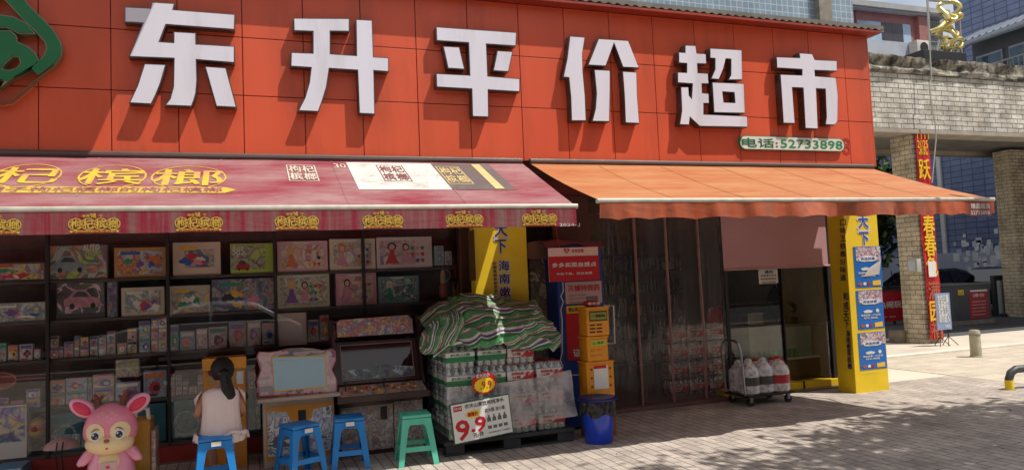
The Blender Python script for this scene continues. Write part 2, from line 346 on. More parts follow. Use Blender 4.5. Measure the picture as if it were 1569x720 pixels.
# ---- the shop building
YS = 7.4          # back of the sign letters = face of the sign panels
YW = 8.12         # shop window glass
XL, XR = -3.4, 7.79
ZB, ZT = 2.925, 4.66
bld = thing('shop_building', (2.5, 9, 0), 'shop building with pale blue tiled upper floor, dark red trim and wide glass shop windows', 'building')
m_tile = bricks('pale_blue_tiles', '8fa3b4', '8398aa', 'c3cbd0', .10, .10, .006, 'XZ', .35, .25, .15, offset=0, spec=.5)
XU = P(1308, 30, 8.6).x
mb = MB(); mb.box((-9, 8.6, 4.2), (XU, 8.9, 9.5)); mb.build('upper_wall', m_tile, bld)
xc = P(1256, 20, 8.5).x
mb = MB(); mb.box((xc, 8.5, 4.2), (P(1275, 20, 8.5).x, 8.6, 9.5)); mb.build('pilaster', mat('rough_render', '8a8478', .9, .2, 8, dirt='6b5a44', dirt_amt=.6), bld)
mb = MB(); mb.box((2.9, 8.56, P(1000, -12, 8.56).z+.35), (xc-.1, 8.62, 9)); mb.build('window', m_dark, bld)
# unseen slab added above the sign's left end to cast shade over the emblem
mb = MB(); mb.box((-9, 6.55, 5.25), (-.35, 8.6, 5.45)); mb.build('added_shade_slab', mat('shade_slab_concrete', '9b958a', .85, .15, 3), bld)
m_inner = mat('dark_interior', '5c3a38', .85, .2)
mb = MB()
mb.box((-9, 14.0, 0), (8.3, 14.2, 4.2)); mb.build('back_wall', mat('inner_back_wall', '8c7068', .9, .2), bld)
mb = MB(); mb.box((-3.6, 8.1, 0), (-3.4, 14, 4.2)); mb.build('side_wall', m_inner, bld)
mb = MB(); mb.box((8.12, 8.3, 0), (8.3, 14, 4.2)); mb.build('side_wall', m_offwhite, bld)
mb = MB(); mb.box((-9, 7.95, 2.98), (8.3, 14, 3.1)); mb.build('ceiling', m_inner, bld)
mb = MB(); mb.box((-9, 8.06, -.05), (8.3, 14, .02)); mb.build('shop_floor', mat('shop_floor_tiles', '6b615b', .35, .15, 3), bld)
mb = MB(); mb.box((-9, YW-.03, 2.62), (8.1, YW+.2, 2.98)); mb.build('header', m_darkred, bld)
mb = MB(); mb.box((-9, 7.30, 4.70), (8.0, 8.6, 4.78)); mb.build('ledge', mat('ledge_concrete', '77736c', .9, .2, 5), bld)

# ---- sign
sign = thing('shop_sign', (3, YS, ZB), 'long orange red panelled shop sign with six big white raised characters above the awnings', 'sign')
sp = wall(YS)
mb = MB(); mb.box((XL, YS+.02, ZB), (XR, YS+.5, ZT)); mb.build('backing_board', m_darkred, sign)
xs = [P(x, y, YS).x for x, y in ((59, 200), (171, 200), (274, 200), (374, 200), (468, 200), (557, 200), (642, 200), (722, 200), (801, 200), (872, 220), (942, 220), (1009, 220), (1073, 220), (1134, 220), (1194, 215), (1248, 215), (1302, 215))]
xs = [xs[0]-1.46, xs[0]-.73] + xs + [XR]
zs = [ZB, 3.51, 4.075, ZT]
mb = MB()
for i in range(len(xs)-1):
    for j in range(3):
        mb.box((xs[i]+.004, YS, zs[j]+.004), (xs[i+1]-.004, YS+.03, zs[j+1]-.004), bev=.003)
mb.build('panel_cladding', m_signred, sign)
mb = MB(); mb.box((XR-.0, YS+.001, ZB+.002), (XR+.02, YS+.5, ZT)); mb.build('end_cladding', m_signred, sign)
mb = MB()   # corrugated flashing along the top, sticking out over the panels
N = 560
def fl(u, v):
    x = XL + (XR+.15-XL)*u; return Vector((x, YS-.155+v*.7, ZT+.045+.012*sin(x*55)+.02*v+.01*noise.noise((x*1.5, 0, 0))))
mb.grid(fl, N, 2); mb.build('flashing', mat('rusty_flashing', '8c8378', .7, .3, 6, dirt='6b3a26', dirt_amt=.8), sign, smooth=True, angle=80)
mb = MB(); mb.box((XL, YS-.152, ZT+.003), (XR+.1, YS+.05, ZT+.03)); mb.build('top_trim', mat('trim_red', '8f3020', .6, .2), sign)
m_face = mat('letter_acrylic', (.72, .71, .80), .28, .04, .9, spec=.6, dirt='aba3a4', dirt_amt=.55, dth=.52, stretch=(3, 1, .5))
m_trim = mat('letter_steel_edge', '6f6866', .3, .2, 10, metal=.85)
OFF = .104
def T3(pts, x0, y0=0): return [(x0+a/3, y0+b/3) for a, b in pts]
LET = [
 ([T3([(572,32),(690,38),(697,10),(805,17),(798,45),(1082,67),(1080,140),(765,117),(735,192),(797,196),(797,146),(902,152),(903,203),(1080,213),(1080,292),(905,278),(908,370),(903,430),(893,465),(882,492),(755,487),(780,455),(795,400),(798,272),(590,264),(655,110),(572,105)],0)],
  [T3([(663,293),(765,297),(740,385),(718,440),(697,482),(592,476),(630,395)],0)], [T3([(940,305),(1040,312),(1090,497),(993,492)],0)]),
 ([T3([(148,84),(407,86),(407,148),(320,147),(320,248),(437,256),(435,90),(512,94),(518,262),(588,266),(588,333),(520,328),(525,528),(450,524),(442,326),(315,318),(303,400),(285,460),(265,516),(168,512),(200,450),(220,380),(228,314),(135,308),(137,241),(237,245),(237,148),(150,145)],400)],),
 ([T3([(803,124),(1175,150),(1172,215),(1037,206),(1043,350),(1190,362),(1190,425),(1045,416),(1047,541),(970,538),(967,412),(805,403),(803,338),(958,346),(952,200),(805,190)],400)],
  [T3([(835,213),(912,217),(937,322),(858,317)],400)], [T3([(1085,233),(1158,238),(1138,333),(1065,328)],400)]),
 ([T3([(218,166),(290,172),(278,250),(280,330),(290,440),(295,558),(225,558),(222,450),(213,360),(187,357),(205,270)],800)],
  [T3([(350,178),(488,187),(540,316),(462,312),(422,205),(385,307),(300,302)],800)], [T3([(330,320),(405,324),(405,420),(402,562),(320,560),(335,500),(340,430)],800)], [T3([(460,328),(527,332),(530,440),(540,570),(473,567),(468,440)],800)]),
 ([T3([(748,208),(798,210),(803,245),(845,248),(848,297),(806,296),(808,335),(855,338),(858,388),(827,388),(828,427),(858,430),(860,478),(835,478),(835,525),(1035,534),(1037,587),(815,583),(772,543),(768,577),(722,575),(732,510),(728,400),(765,400),(768,440),(778,452),(781,388),(713,383),(713,332),(755,334),(755,295),(718,292),(718,240),(748,242)],800)],
  [T3([(862,222),(1010,230),(1013,370),(945,370),(958,345),(958,275),(937,273),(925,320),(905,368),(865,365),(885,320),(885,272),(862,270)],800)],
  [T3([(872,378),(1020,384),(1025,523),(880,520)],800), T3([(922,425),(973,428),(977,472),(927,470)],800)]),
 ([T3([(165,244),(225,248),(238,275),(340,280),(340,330),(238,326),(240,350),(335,357),(345,440),(343,560),(330,577),(285,575),(290,540),(285,412),(245,410),(253,595),(193,592),(183,407),(135,405),(147,570),(92,568),(78,342),(178,346),(178,322),(62,315),(60,262),(168,266)],1169)],),
]
lp = wall(YS-OFF)
def raised(loopsets, parent, mbody, mface, name, depth=OFF):
    allp = [[lp.uv(*q) for q in lpz] for st in loopsets for lpz in st]
    h = depth/2 - .004
    b = flat_curve(name, allp, pmat(lp, -h-.004), mbody, parent, ext=h)
    flat_curve('letter_face', allp, pmat(lp, .0025), mface, b, ext=.002, off=-.010)
    return b
for L in LET: raised(L, sign, m_trim, m_face, 'raised_letter')
# green knot emblem at the far left
eo = [(75,-70),(130,20),(185,75),(240,130),(278,190),(287,225),(280,262),(250,300),(180,352),(100,420),(45,465),(0,474)]
def mir(pts): return pts + [(-x, y) for x, y in reversed(pts) if x > 0]
ei = [(0,405),(40,372),(70,345),(175,283),(200,255),(212,225),(205,195),(165,150),(100,85),(20,0),(0,-22)]
em = [T3(mir([(0,-110),(75,-60)]+eo[1:]), 0), T3(mir(ei[::-1]), 0)]
e2 = [T3([(-60,72),(0,68),(60,76),(120,105),(165,158),(85,158),(60,142),(30,130),(0,130),(-45,134)],0)]
e3 = [T3([(-75,150),(0,140),(50,140),(75,163),(80,192),(130,215),(165,245),(180,280),(150,320),(90,350),(20,372),(-60,368),(-120,330),(-150,270),(-120,210)],0), T3([(10,312),(32,285),(60,262),(85,264),(93,290),(75,312),(45,322),(20,320)],0)]
m_gr = mat('emblem_green', (.012, .16, .055), .4, .08)
emb = flat_curve('emblem', [[lp.uv(*q) for q in l_] for l_ in em+e2+e3], pmat(lp, -.05), mat('emblem_edge', '8d8f72', .4, .1, metal=.5), sign, ext=.046)
flat_curve('emblem_face', [[lp.uv(*q) for q in l_] for l_ in em+e2+e3], pmat(lp, .0025), m_gr, emb, ext=.002, off=-.009)
# telephone plate
(u0, v0), (u1, v1) = sp.uv(1131, 233), sp.uv(1289, 208)
zc = (sp.uv(1131, 220)[1] + sp.uv(1289, 223)[1])/2; hr = .085
def pill(u0, u1, zc, r, n=10):
    return [(u1-r+r*cos(a), zc+r*sin(a)) for a in [-pi/2+pi*k/n for k in range(n+1)]] + [(u0+r+r*cos(a), zc+r*sin(a)) for a in [pi/2+pi*k/n for k in range(n+1)]]
plate = flat_curve('telephone_plate', [pill(u0, u1, zc, hr)], pmat(sp, .02), mat('plate_edge_green', '1f8a56', .5, .1), sign, ext=.018)
flat_curve('plate_face', [pill(u0+.008, u1-.008, zc, hr-.008)], pmat(sp, .041), m_white, plate, ext=.001)
writing('电话:', sp, (u0+.03, zc-.055), (u0+.03+.36*(u1-u0)-.05, zc+.055), m_green, plate, h=.044, bold=.03, px=False)
writing('52733898', sp, (u0+.375*(u1-u0), zc-.052), (u1-.035, zc+.052), mat('plate_green', '168a50', .5, .05), plate, h=.044, bold=.03, px=False)
writing('8', sp, (1291, 237), (1302, 212), mat('faded_red', 'a8301c', .5, .1), sign, h=.003, bold=.03, name='faded_digit')
# housing / shadow gap under the sign
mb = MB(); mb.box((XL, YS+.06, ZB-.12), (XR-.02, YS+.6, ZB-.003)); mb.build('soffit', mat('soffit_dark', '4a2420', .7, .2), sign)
mb = MB(); mb.tube([(3.0, YS-.02, ZB-.045), (XR-.1, YS-.02, ZB-.045)], .016, 8); mb.build('pipe', mat('grey_pipe', '8c8a88', .5, .1), sign, smooth=True)

# ---- red plinth, posts of shop window
disp = thing('display_window', (0, YW, 0), 'wide toy shop display window with thin dark posts on a red plinth', 'window')
zp = P(260, 682, YW).z
mb = MB(); mb.box((-3.4, YW-.05, 0), (2.42, YW+.12, zp)); mb.build('plinth', mat('red_plinth', '8e2421', .45, .25, 3, dirt='4a2a24', dirt_amt=.5), disp)
XW1 = P(704, 400, YW).x
posts = [P(x, 500, YW).x for x in (-85, 73, 258, 423, 560)]
for i, x in enumerate(posts):
    mb = MB(); mb.box((x-.014, YW-.02, zp), (x+.014, YW+.05, 2.62)); mb.build('post', m_dark, disp)
mb = MB(); mb.box((XW1, YW-.04, zp-.1), (XW1+.13, YW+.1, 2.62), bev=.005); mb.build('post', mat('brown_frame', '6a4a3c', .4, .2, 4, metal=.3), disp)
ed = [-3.4] + posts + [XW1]
for a, b in zip(ed, ed[1:]):
    mb = MB(); mb.box((a+.014, YW, zp), (b-.014, YW+.008, 2.62)); mb.build('glass_pane', m_glass, disp)
# shelves
YF = 8.21
shz = [P(375, y, YF).z for y in (419.5, 476, 530.5, 597.5)]
m_shelf = mat('dark_shelf', '4c403c', .5, .2)
shelf = thing('display_shelf', (0, 8.6, 0), 'dark shelving unit filling the toy display window behind the glass', 'shelf')
for z in shz:
    mb = MB(); mb.box((-3.35, YF-.03, z-.028), (XW1-.02, YF+.42, z)); mb.build('shelf_board', m_shelf, shelf)
mb = MB(); mb.box((-3.35, YF+.42, 0.05), (XW1, YF+.45, 2.6)); mb.build('back_panel', mat('back_panel', '6c4c48', .7, .3), shelf)
mb = MB(); mb.box((-3.35, YF-.1, 0.05), (XW1, YF+.42, zp+.03)); mb.build('base_board', m_shelf, shelf)

# toy cartons ---------------------------------------------------
A = {
 'race': art('race_print', ['30302e', '4d3a34', '7c8c90', 'b0512c', '39444c', '86a030'], 7),
 'fire': art('fire_print', ['5a2a20', 'b85a24', '7c3840', '8a96a0', 'c9942e', '3a3440'], 10),
 'blue': art('blue_print_art', ['38507a', '6a5a78', '8a8494', 'b9973a', '4a5f94', '2c3350'], 9),
 'lime': art('lime_print', ['4f5a3c', '6e6c50', '8a8a60', '4a4440', '7a8f3c', '93a02c'], 9),
 'pink': art('pink_print', ['b06a74', 'c4868a', 'c98d76', 'd4b0a4', 'a85a68', '8a707c'], 9),
 'beige': art('beige_print', ['b08f74', '9a7060', 'c98f6c', '8a8488', 'd0bda0', '6a6468'], 9),
 'lilac': art('lilac_print', ['a890a4', 'c4929a', '8c94a8', 'b87070', 'd4b4b4', '806878'], 9),
 'gold': art('yellow_doll_print', ['8f8a54', 'a89a5c', '7a7080', 'b8b090', '6c7060', 'c4b478'], 9),
 'teal': art('teal_print', ['2c4a50', '4c8a88', '344048', '8aa8a4', '283034', '4a5c7c'], 9),
 'truck': art('truck_print', ['16161a', '1c1c22', '222028', 'c08898', '2a2830', '30282c'], 7, .2),
 'navy': art('space_print', ['1a1e2a', '2c3448', '4a4470', '7a7a6c', '8a3c34', '1c2a30'], 12),
 'silver': art('silver_print', ['8a8e8c', '5a6468', 'a8aaa0', '7a6858', '5f7484', 'b4b4a8'], 10),
 'mixa': art('mixed_print_warm', ['8a3a34', 'c49a6c', 'b4a498', '54404c', 'c87454', '3a3438'], 22),
 'mixb': art('mixed_print_cool', ['34508c', '6c94b4', 'a8b4c0', '3c3c50', '5c7ca0', '88a4b8'], 22),
 'mixc': art('mixed_print_grey', ['6c6668', '8c8484', 'a49a94', '4c484c', '9c7c74', '5c6468'], 22),
 'mixd': art('mixed_print_green', ['2c6c5c', '3c8c84', '8cb4a0', '284850', '4c8c6c', '709c9c'], 22),
 'mixe': art('mixed_print_pink', ['b4848c', 'c8a09c', '94647c', 'd4bcb4', 'a87880', '8c5c6c'], 22),
}
def carton(x0, y0, x1, y1, frame, artm, label, z=None, Y=YF, depth=.16, inset=.10, cat='toy box', name='toy_carton', group=None, ins=None, tilt=0):
    xm, ym = (x0+x1)/2, (y0+y1)/2
    X0, X1 = P(x0, ym, Y).x, P(x1, ym, Y).x; Zb, Zt = P(xm, y1, Y).z, P(xm, y0, Y).z
    if z is not None: Zt += z-Zb; Zb = z
    Zb += .001
    r = thing(name, ((X0+X1)/2, Y, Zb), label, cat, group)
    mb = MB(); mb.box((X0, Y, Zb), (X1, Y+depth, Zt), bev=.003); b = mb.build('carton', frame, r)
    w, h = X1-X0, Zt-Zb
    l_, t_, rr, bt = ins if ins else (inset, inset, inset, inset)
    e = min(w, h)
    mb = MB(); mb.box((X0+l_*e, Y-.003, Zb+bt*e), (X1-rr*e, Y-.0005, Zt-t_*e)); mb.build('printed_panel', artm, r)
    return r, X0, X1, Zb, Zt
def fm(name, h):
    c = srgb(h); return mat('board_'+name, tuple(min(.8, v**.72) for v in c[:3]), .45, .08, 4)
c1 = carton(-30, 396, 71, 426, fm('dark', '3c2a2a'), A['fire'], 'long low dark carton with orange red print on top shelf, far left', shz[0])
c2 = carton(75, 372, 165, 425, fm('brown', '54463c'), A['race'], 'large brown racing car carton with white and green lettering on top shelf', shz[0], ins=(.03, .03, .03, .03))
c3 = carton(175, 377, 254, 423, fm('orange', 'a8682c'), A['fire'], 'orange edged toy carton right of the racing car box on top shelf', shz[0])
c4 = carton(265, 370, 338, 421, fm('salmon', 'c4a08c'), A['blue'], 'salmon and blue edged toy carton with yellow vehicle print on top shelf', shz[0], ins=(.32, .22, .18, .24))
c5 = carton(353, 372, 421, 418, fm('lime', '93b02a'), A['lime'], 'lime green toy carton with small red car printed at its lower left', shz[0], ins=(.02, .05, .3, .14))
c6 = carton(425, 366, 502, 413, fm('pink', 'cf8a94'), A['pink'], 'pink framed doll box on top shelf beside the lime green carton', shz[0], inset=.12)
c7 = carton(505, 363, 575, 411, fm('cream', 'cdb49a'), A['beige'], 'cream framed doll box with orange print on top shelf', shz[0], inset=.12)
c8 = carton(577, 361, 662, 409, fm('rose', 'cbb0b2'), A['lilac'], 'lilac and rose doll box at the right end of top shelf', shz[0], ins=(.1, .12, .55, .12))
wp = wall(YF-.004)
ink_w = mat('white_ink', 'cfccc0', .5, .05); ink_g = mat('lime_ink', 'a3c434', .5, .05)
writing('AUTO', wp, (127, 384), (153, 374), ink_w, c2[0], bold=.05, h=.002)
writing('STUNT', wp, (130, 393), (156, 384), ink_g, c2[0], bold=.05, h=.002)
writing('585', wp, (356, 391), (374, 378), ink_w, c5[0], bold=.04, h=.002)
def printed_car(x0, y0, x1, y1, col, parent, pl):
    (u0, v0), (u1, v1) = pl.uv(x0, y1), pl.uv(x1, y0); w, h = u1-u0, v1-v0
    body = [(0,.2),(.1,.1),(.9,.05),(1,.25),(.95,.5),(.75,.6),(.6,.95),(.3,1),(.12,.6),(0,.5)]
    flat_curve('car_print', [[(u0+a*w, v0+b*h) for a, b in body]], pmat(pl, .003), mat('car_ink_'+col, col, .4, .2, 20), parent, ext=.0005)
    for cx in (.22, .78): flat_curve('car_print', [[(u0+cx*w+.07*w*cos(a), v0+.14*h+.16*h*sin(a)) for a in [k*pi/5 for k in range(10)]]], pmat(pl, .005), m_black, parent, ext=.0005)
    flat_curve('car_print', [[(u0+a*w, v0+b*h) for a, b in ((.22,.62),(.35,.9),(.57,.86),(.68,.6))]], pmat(pl, .005), mat('car_window_ink', '3a4450', .3, .1), parent, ext=.0005)
printed_car(80, 391, 134, 418, '8a9698', c2[0], wp)
printed_car(362, 398, 383, 415, 'a8281c', c5[0], wp)
c9 = carton(-20, 459, 70, 489, fm('grey', '8c8c88'), A['silver'], 'pale blue and grey vehicle set carton at left of second shelf', shz[1], ins=(.06, .06, .06, .06))
c10 = carton(86, 430, 161, 487, fm('black', '1e1a1e'), A['truck'], 'black carton with a pink toy truck on second shelf', shz[1], ins=(.03, .03, .03, .16))
printed_car(98, 442, 155, 474, 'b87e8c', c10[0], wp)
c11 = carton(164, 430, 180, 485, fm('slate', '4a4444'), A['navy'], 'narrow slate carton standing beside the black truck box', shz[1], inset=.12)
c12 = carton(186, 440, 252, 484, fm('sand', 'b4a48c'), A['silver'], 'sand framed carton with silver print on second shelf', shz[1], inset=.12)
c13 = carton(258, 437, 322, 480, fm('ivory', 'a89488'), A['blue'], 'ivory framed carton with purple blue print on second shelf', shz[1], ins=(.1, .2, .05, .05))
c14 = carton(324, 427, 421, 477, fm('ink', '1c1c26'), A['navy'], 'large dark carton with space pattern print in middle of second shelf', shz[1], ins=(.02, .02, .02, .02))
c15 = carton(425, 420, 505, 471, fm('khaki', 'b4a884'), A['gold'], 'khaki framed doll box with yellow print on second shelf', shz[1], inset=.08)
c16 = carton(515, 418, 577, 467, fm('hotpink', 'c8748c'), A['pink'], 'bright pink framed doll box on second shelf', shz[1], inset=.10)
c17 = carton(580, 422, 642, 463, fm('tealb', '4c7c80'), A['teal'], 'teal framed doll box at right end of second shelf', shz[1], inset=.10)
carton(666, 374, 680, 404, fm('aqua', '8fa8a8'), A['mixb'], 'small pale aqua carton at right end of top shelf', shz[0]+.02, inset=.1)
carton(682, 381, 692, 402, fm('w2', 'b4b8bc'), A['mixc'], 'tiny white carton standing on red base near brown post', shz[0]+.02, inset=.1)
# rocket shaped toy bottle
r = thing('toy_bottle', P(680, 455, YF+.05)-Vector((0, 0, 0)), 'orange and cream toy bottle with handle hanging at the right of the window', 'toy')
p0 = P(680, 455, YF+.05); hh = (P(680, 408, YF+.05)-p0).z
mb = MB(); mb.lathe([(.045, 0), (.05, .02), (.05, hh*.35), (.03, hh*.45)], p0, 12); mb.build('base', mat('orange_plastic', 'a85a3c', .4), r, smooth=True)
mb = MB(); mb.lathe([(.035, hh*.45), (.03, hh*.75), (.012, hh*.95), (.004, hh)], p0, 12); mb.build('top', mat('cream_plastic', 'bca894', .4), r, smooth=True)
mb = MB(); mb.tube([p0+Vector((.03, 0, hh*.5)), p0+Vector((.08, 0, hh*.6)), p0+Vector((.085, 0, hh*.8)), p0+Vector((.03, 0, hh*.9))], .006, 6); mb.build('handle', MC['cream_plastic'], r, smooth=True)

# rows of small packs: (x0, x1, top y, art, frame, colour word)
ORD = ['first', 'second', 'third', 'fourth', 'fifth', 'sixth', 'seventh', 'eighth', 'ninth', 'tenth', 'eleventh', 'twelfth', 'thirteenth', 'fourteenth', 'fifteenth', 'sixteenth', 'seventeenth', 'eighteenth', 'nineteenth', 'twentieth', 'twenty-first', 'twenty-second', 'twenty-third', 'twenty-fourth', 'twenty-fifth', 'twenty-sixth', 'twenty-seventh', 'twenty-eighth', 'twenty-ninth', 'thirtieth']
FR = {'mixa': fm('a', '8a6a58'), 'mixb': fm('b', '7890a4'), 'mixc': fm('c', '8c827c'), 'mixd': fm('d', '4c7c70'), 'mixe': fm('e', 'bc9c98')}
INKS = [mat('ink_%d' % i, h, .45, .1, 30) for i, h in enumerate(('d8d4c8', 'c8302c', '2c58a8', 'e0b030', '2c8c6c', '24242c', 'd88ca4', 'e8e0d4', '7c4a9c', 'd8743c'))]
def decorate(r, X0, X1, Zb, Zt, Y, rnd, h0=.004):
    w, h = X1-X0, Zt-Zb; dp = wall(Y)
    a, b, c = rnd.sample(INKS, 3)
    panel(dp, (X0+.08*w, Zb+.74*h), (X1-.08*w, Zb+.92*h), a, r, 'title_strip', h=h0+.001, t=.001, px=False)
    cx, cz = X0+w*rnd.uniform(.4, .6), Zb+h*rnd.uniform(.36, .48); rx, rz = w*.26, h*.22; k = rnd.choice((4, 3, 6, 30)); n_ = 20; ph = rnd.random()*3
    flat_curve('printed_motif', [[(cx+rx*(1+.18*sin(k*t+ph))*cos(t), cz+rz*(1+.18*cos(k*t))*sin(t)) for t in [2*pi*i/n_ for i in range(n_)]]], pmat(dp, h0+.001), b, r, ext=.0003)
    flat_curve('printed_motif', [[(cx+rx*.5*cos(t)+rx*.2, cz+rz*.55*sin(t)-rz*.1) for t in [2*pi*i/12 for i in range(12)]]], pmat(dp, h0+.003), c, r, ext=.0003)
    panel(dp, (X0+.12*w, Zb+.07*h), (X0+.6*w, Zb+.15*h), c, r, 'title_strip', h=h0+.001, t=.001, px=False)
RND = random.Random(99)
def base_y(line, x): (xa, ya), (xb, yb) = line; return ya + (yb-ya)*(x-xa)/(xb-xa)
def pack_row(items, line, z, where, Y=YF+.02, bay=''):
    for i, (x0, x1, hpx, a, word, stack) in enumerate(items):
        yb = base_y(line, (x0+x1)/2); zz = z; hh = hpx/stack
        for k in range(stack):
            y1 = yb - k*hh; lv = '' if stack == 1 else (', lowest' if k == 0 else ', topmost' if k == stack-1 else ', second from bottom' if k == 1 else ', second from top')
            r, X0, X1, Zb, Zt = carton(x0, y1-hh+.6, x1, y1, FR[a], A[a], f'{word} carton {ORD[i]} {where}{lv}', zz, Y=Y, depth=.10, inset=.06, name='small_carton', cat='toy box', group='small cartons '+where)
            decorate(r, X0, X1, Zb, Zt, Y, RND); zz = Zt
L3 = ((73, 552), (390, 530)); L4 = ((73, 617), (390, 597))
pack_row([(-22, -2, 30, 'mixc', 'grey', 1), (0, 10, 30, 'mixd', 'green', 1), (12, 28, 26, 'mixa', 'orange', 1), (30, 50, 26, 'mixe', 'purple', 1), (52, 62, 18, 'mixc', 'dull grey', 1)], L3, shz[2], 'on third shelf of the left bay')
pack_row([(76, 90, 36, 'mixa', 'pinkish', 2), (91, 97, 18, 'mixe', 'rose', 1), (98, 113, 26, 'mixc', 'grey', 2), (114, 122, 34, 'mixc', 'pale grey', 2), (123, 136, 32, 'mixa', 'tan', 2), (138, 150, 32, 'mixb', 'light blue', 2), (151, 163, 33, 'mixb', 'blue', 2), (164, 177, 38, 'mixa', 'cream', 2), (180, 194, 18, 'mixc', 'brown grey', 1), (195, 210, 40, 'mixa', 'red brown', 2), (213, 230, 50, 'mixb', 'deep blue', 2), (232, 242, 56, 'mixe', 'pale pink', 3), (243, 256, 56, 'mixe', 'pink', 3)], L3, shz[2], 'on third shelf of the second bay')
pack_row([(260, 274, 40, 'mixd', 'teal', 1), (276, 299, 30, 'mixb', 'navy', 1), (301, 318, 32, 'mixe', 'rose', 1), (320, 348, 33, 'mixe', 'blush', 1), (351, 377, 38, 'mixc', 'white', 1), (379, 400, 38, 'mixa', 'red and green', 1), (402, 421, 34, 'mixc', 'silver', 1)], L3, shz[2], 'on third shelf of the third bay')
pack_row([(472, 488, 34, 'mixe', 'rose', 1), (490, 504, 40, 'mixc', 'grey', 1), (506, 520, 30, 'mixa', 'brown', 1), (640, 655, 30, 'mixc', 'dull', 1)], ((73, 552), (390, 530)), shz[2], 'on third shelf of the right bay')
pack_row([(74, 100, 40, 'mixa', 'dark red', 2), (101, 134, 42, 'mixb', 'blue and pink', 2), (135, 141, 40, 'mixc', 'white', 1), (142, 175, 44, 'mixa', 'brown', 2), (177, 215, 28, 'mixb', 'blue', 1), (220, 255, 42, 'mixb', 'blue robot', 1)], L4, shz[3], 'on fourth shelf of the second bay')
carton(177, 549, 214, 577, FR['mixa'], A['gold'], 'yellow doll print carton lying on the blue one above the pink fawn', P(196, 577.5, YF).z, depth=.1, inset=.05)
pack_row([(259, 268, 36, 'mixc', 'grey', 4), (269, 279, 34, 'mixc', 'pale', 4), (280, 289, 24, 'mixc', 'cream', 3), (290, 302, 14, 'mixe', 'pink grey', 2), (303, 312, 30, 'mixe', 'pink', 3), (381, 392, 28, 'mixc', 'dark grey', 1)], L4, shz[3], 'on fourth shelf of the third bay')
# white blank card leaning behind the glass
m_flesh = mat('printed_flesh', 'd8a890', .5)
def doll(box, k0, k1, hair, dress, z0=.16, z1=.84):
    r, X0, X1, Zb, Zt = box; w, h = X1-X0, Zt-Zb; dp = wall(YF); cx = X0+w*(k0+k1)/2; hw = w*(k1-k0)/2; b0 = Zb+h*z0; H = h*(z1-z0)
    E = lambda x, z, rx, rz, m, hh: flat_curve('printed_doll', [[(x+rx*cos(t), z+rz*sin(t)) for t in [2*pi*i/16 for i in range(16)]]], pmat(dp, hh), m, r, ext=.0003)
    E(cx, b0+H*.80, hw*.62, H*.19, hair, .005); E(cx, b0+H*.78, hw*.40, H*.13, m_flesh, .007)
    flat_curve('printed_doll', [[(cx-hw*.25, b0+H*.62), (cx+hw*.25, b0+H*.62), (cx+hw*.45, b0+H*.35), (cx+hw*.95, b0), (cx-hw*.95, b0), (cx-hw*.45, b0+H*.35)]], pmat(dp, .006), dress, r, ext=.0003)
for bx_, hr, dr in ((c6, 3, 9), (c7, 9, 6), (c8, 5, 1), (c15, 3, 8), (c16, 5, 6), (c17, 7, 4)):
    doll(bx_, .14, .40, INKS[hr], INKS[dr])
    if bx_ in (c15, c8): doll(bx_, .42, .62, INKS[5], INKS[6], .2, .8)
    r, X0, X1, Zb, Zt = bx_; w, h = X1-X0, Zt-Zb; dp = wall(YF)
    for i in range(3):
        for j in range(3):
            cx, cz = X0+w*(.64+.09*i), Zb+h*(.24+.20*j); rr = w*.033; ii = INKS[RND.randrange(10)]
            flat_curve('printed_charm', [[(cx+rr*cos(t)*(1+.3*sin(5*t)), cz+rr*1.1*sin(t)) for t in [2*pi*q/20 for q in range(20)]]], pmat(dp, .006), ii, r, ext=.0003)
    panel(dp, (X0+w*.3, Zt-h*.085), (X0+w*.62, Zt-h*.03), INKS[0], r, 'title_strip', h=.004, px=False)
for bx_ in (c1, c3, c4, c9, c12, c13, c14):
    r, X0, X1, Zb, Zt = bx_; w, h = X1-X0, Zt-Zb; dp = wall(YF)
    panel(dp, (X0+w*.12, Zt-h*.24), (X0+w*.5, Zt-h*.13), INKS[RND.randrange(5)], r, 'title_strip', h=.005, px=False)
    for i in range(5):
        cx, cz = X0+w*RND.uniform(.25, .8), Zb+h*RND.uniform(.25, .6); rx, rz = w*RND.uniform(.05, .13), h*RND.uniform(.06, .15); ph = RND.random()*6
        flat_curve('printed_motif', [[(cx+rx*(1+.3*sin(3*t+ph))*cos(t), cz+rz*(1+.3*cos(4*t+ph))*sin(t)) for t in [2*pi*q/24 for q in range(24)]]], pmat(dp, .006+.0015*i), INKS[RND.randrange(10)], r, ext=.0003)
c18 = carton(426, 478, 470, 528, fm('card', 'b09a8e'), fm('card2', 'b6a296'), 'tall blank beige carton standing on third shelf', P(448, 529, YF-.05).z, Y=YF-.06, depth=.05, inset=.02)
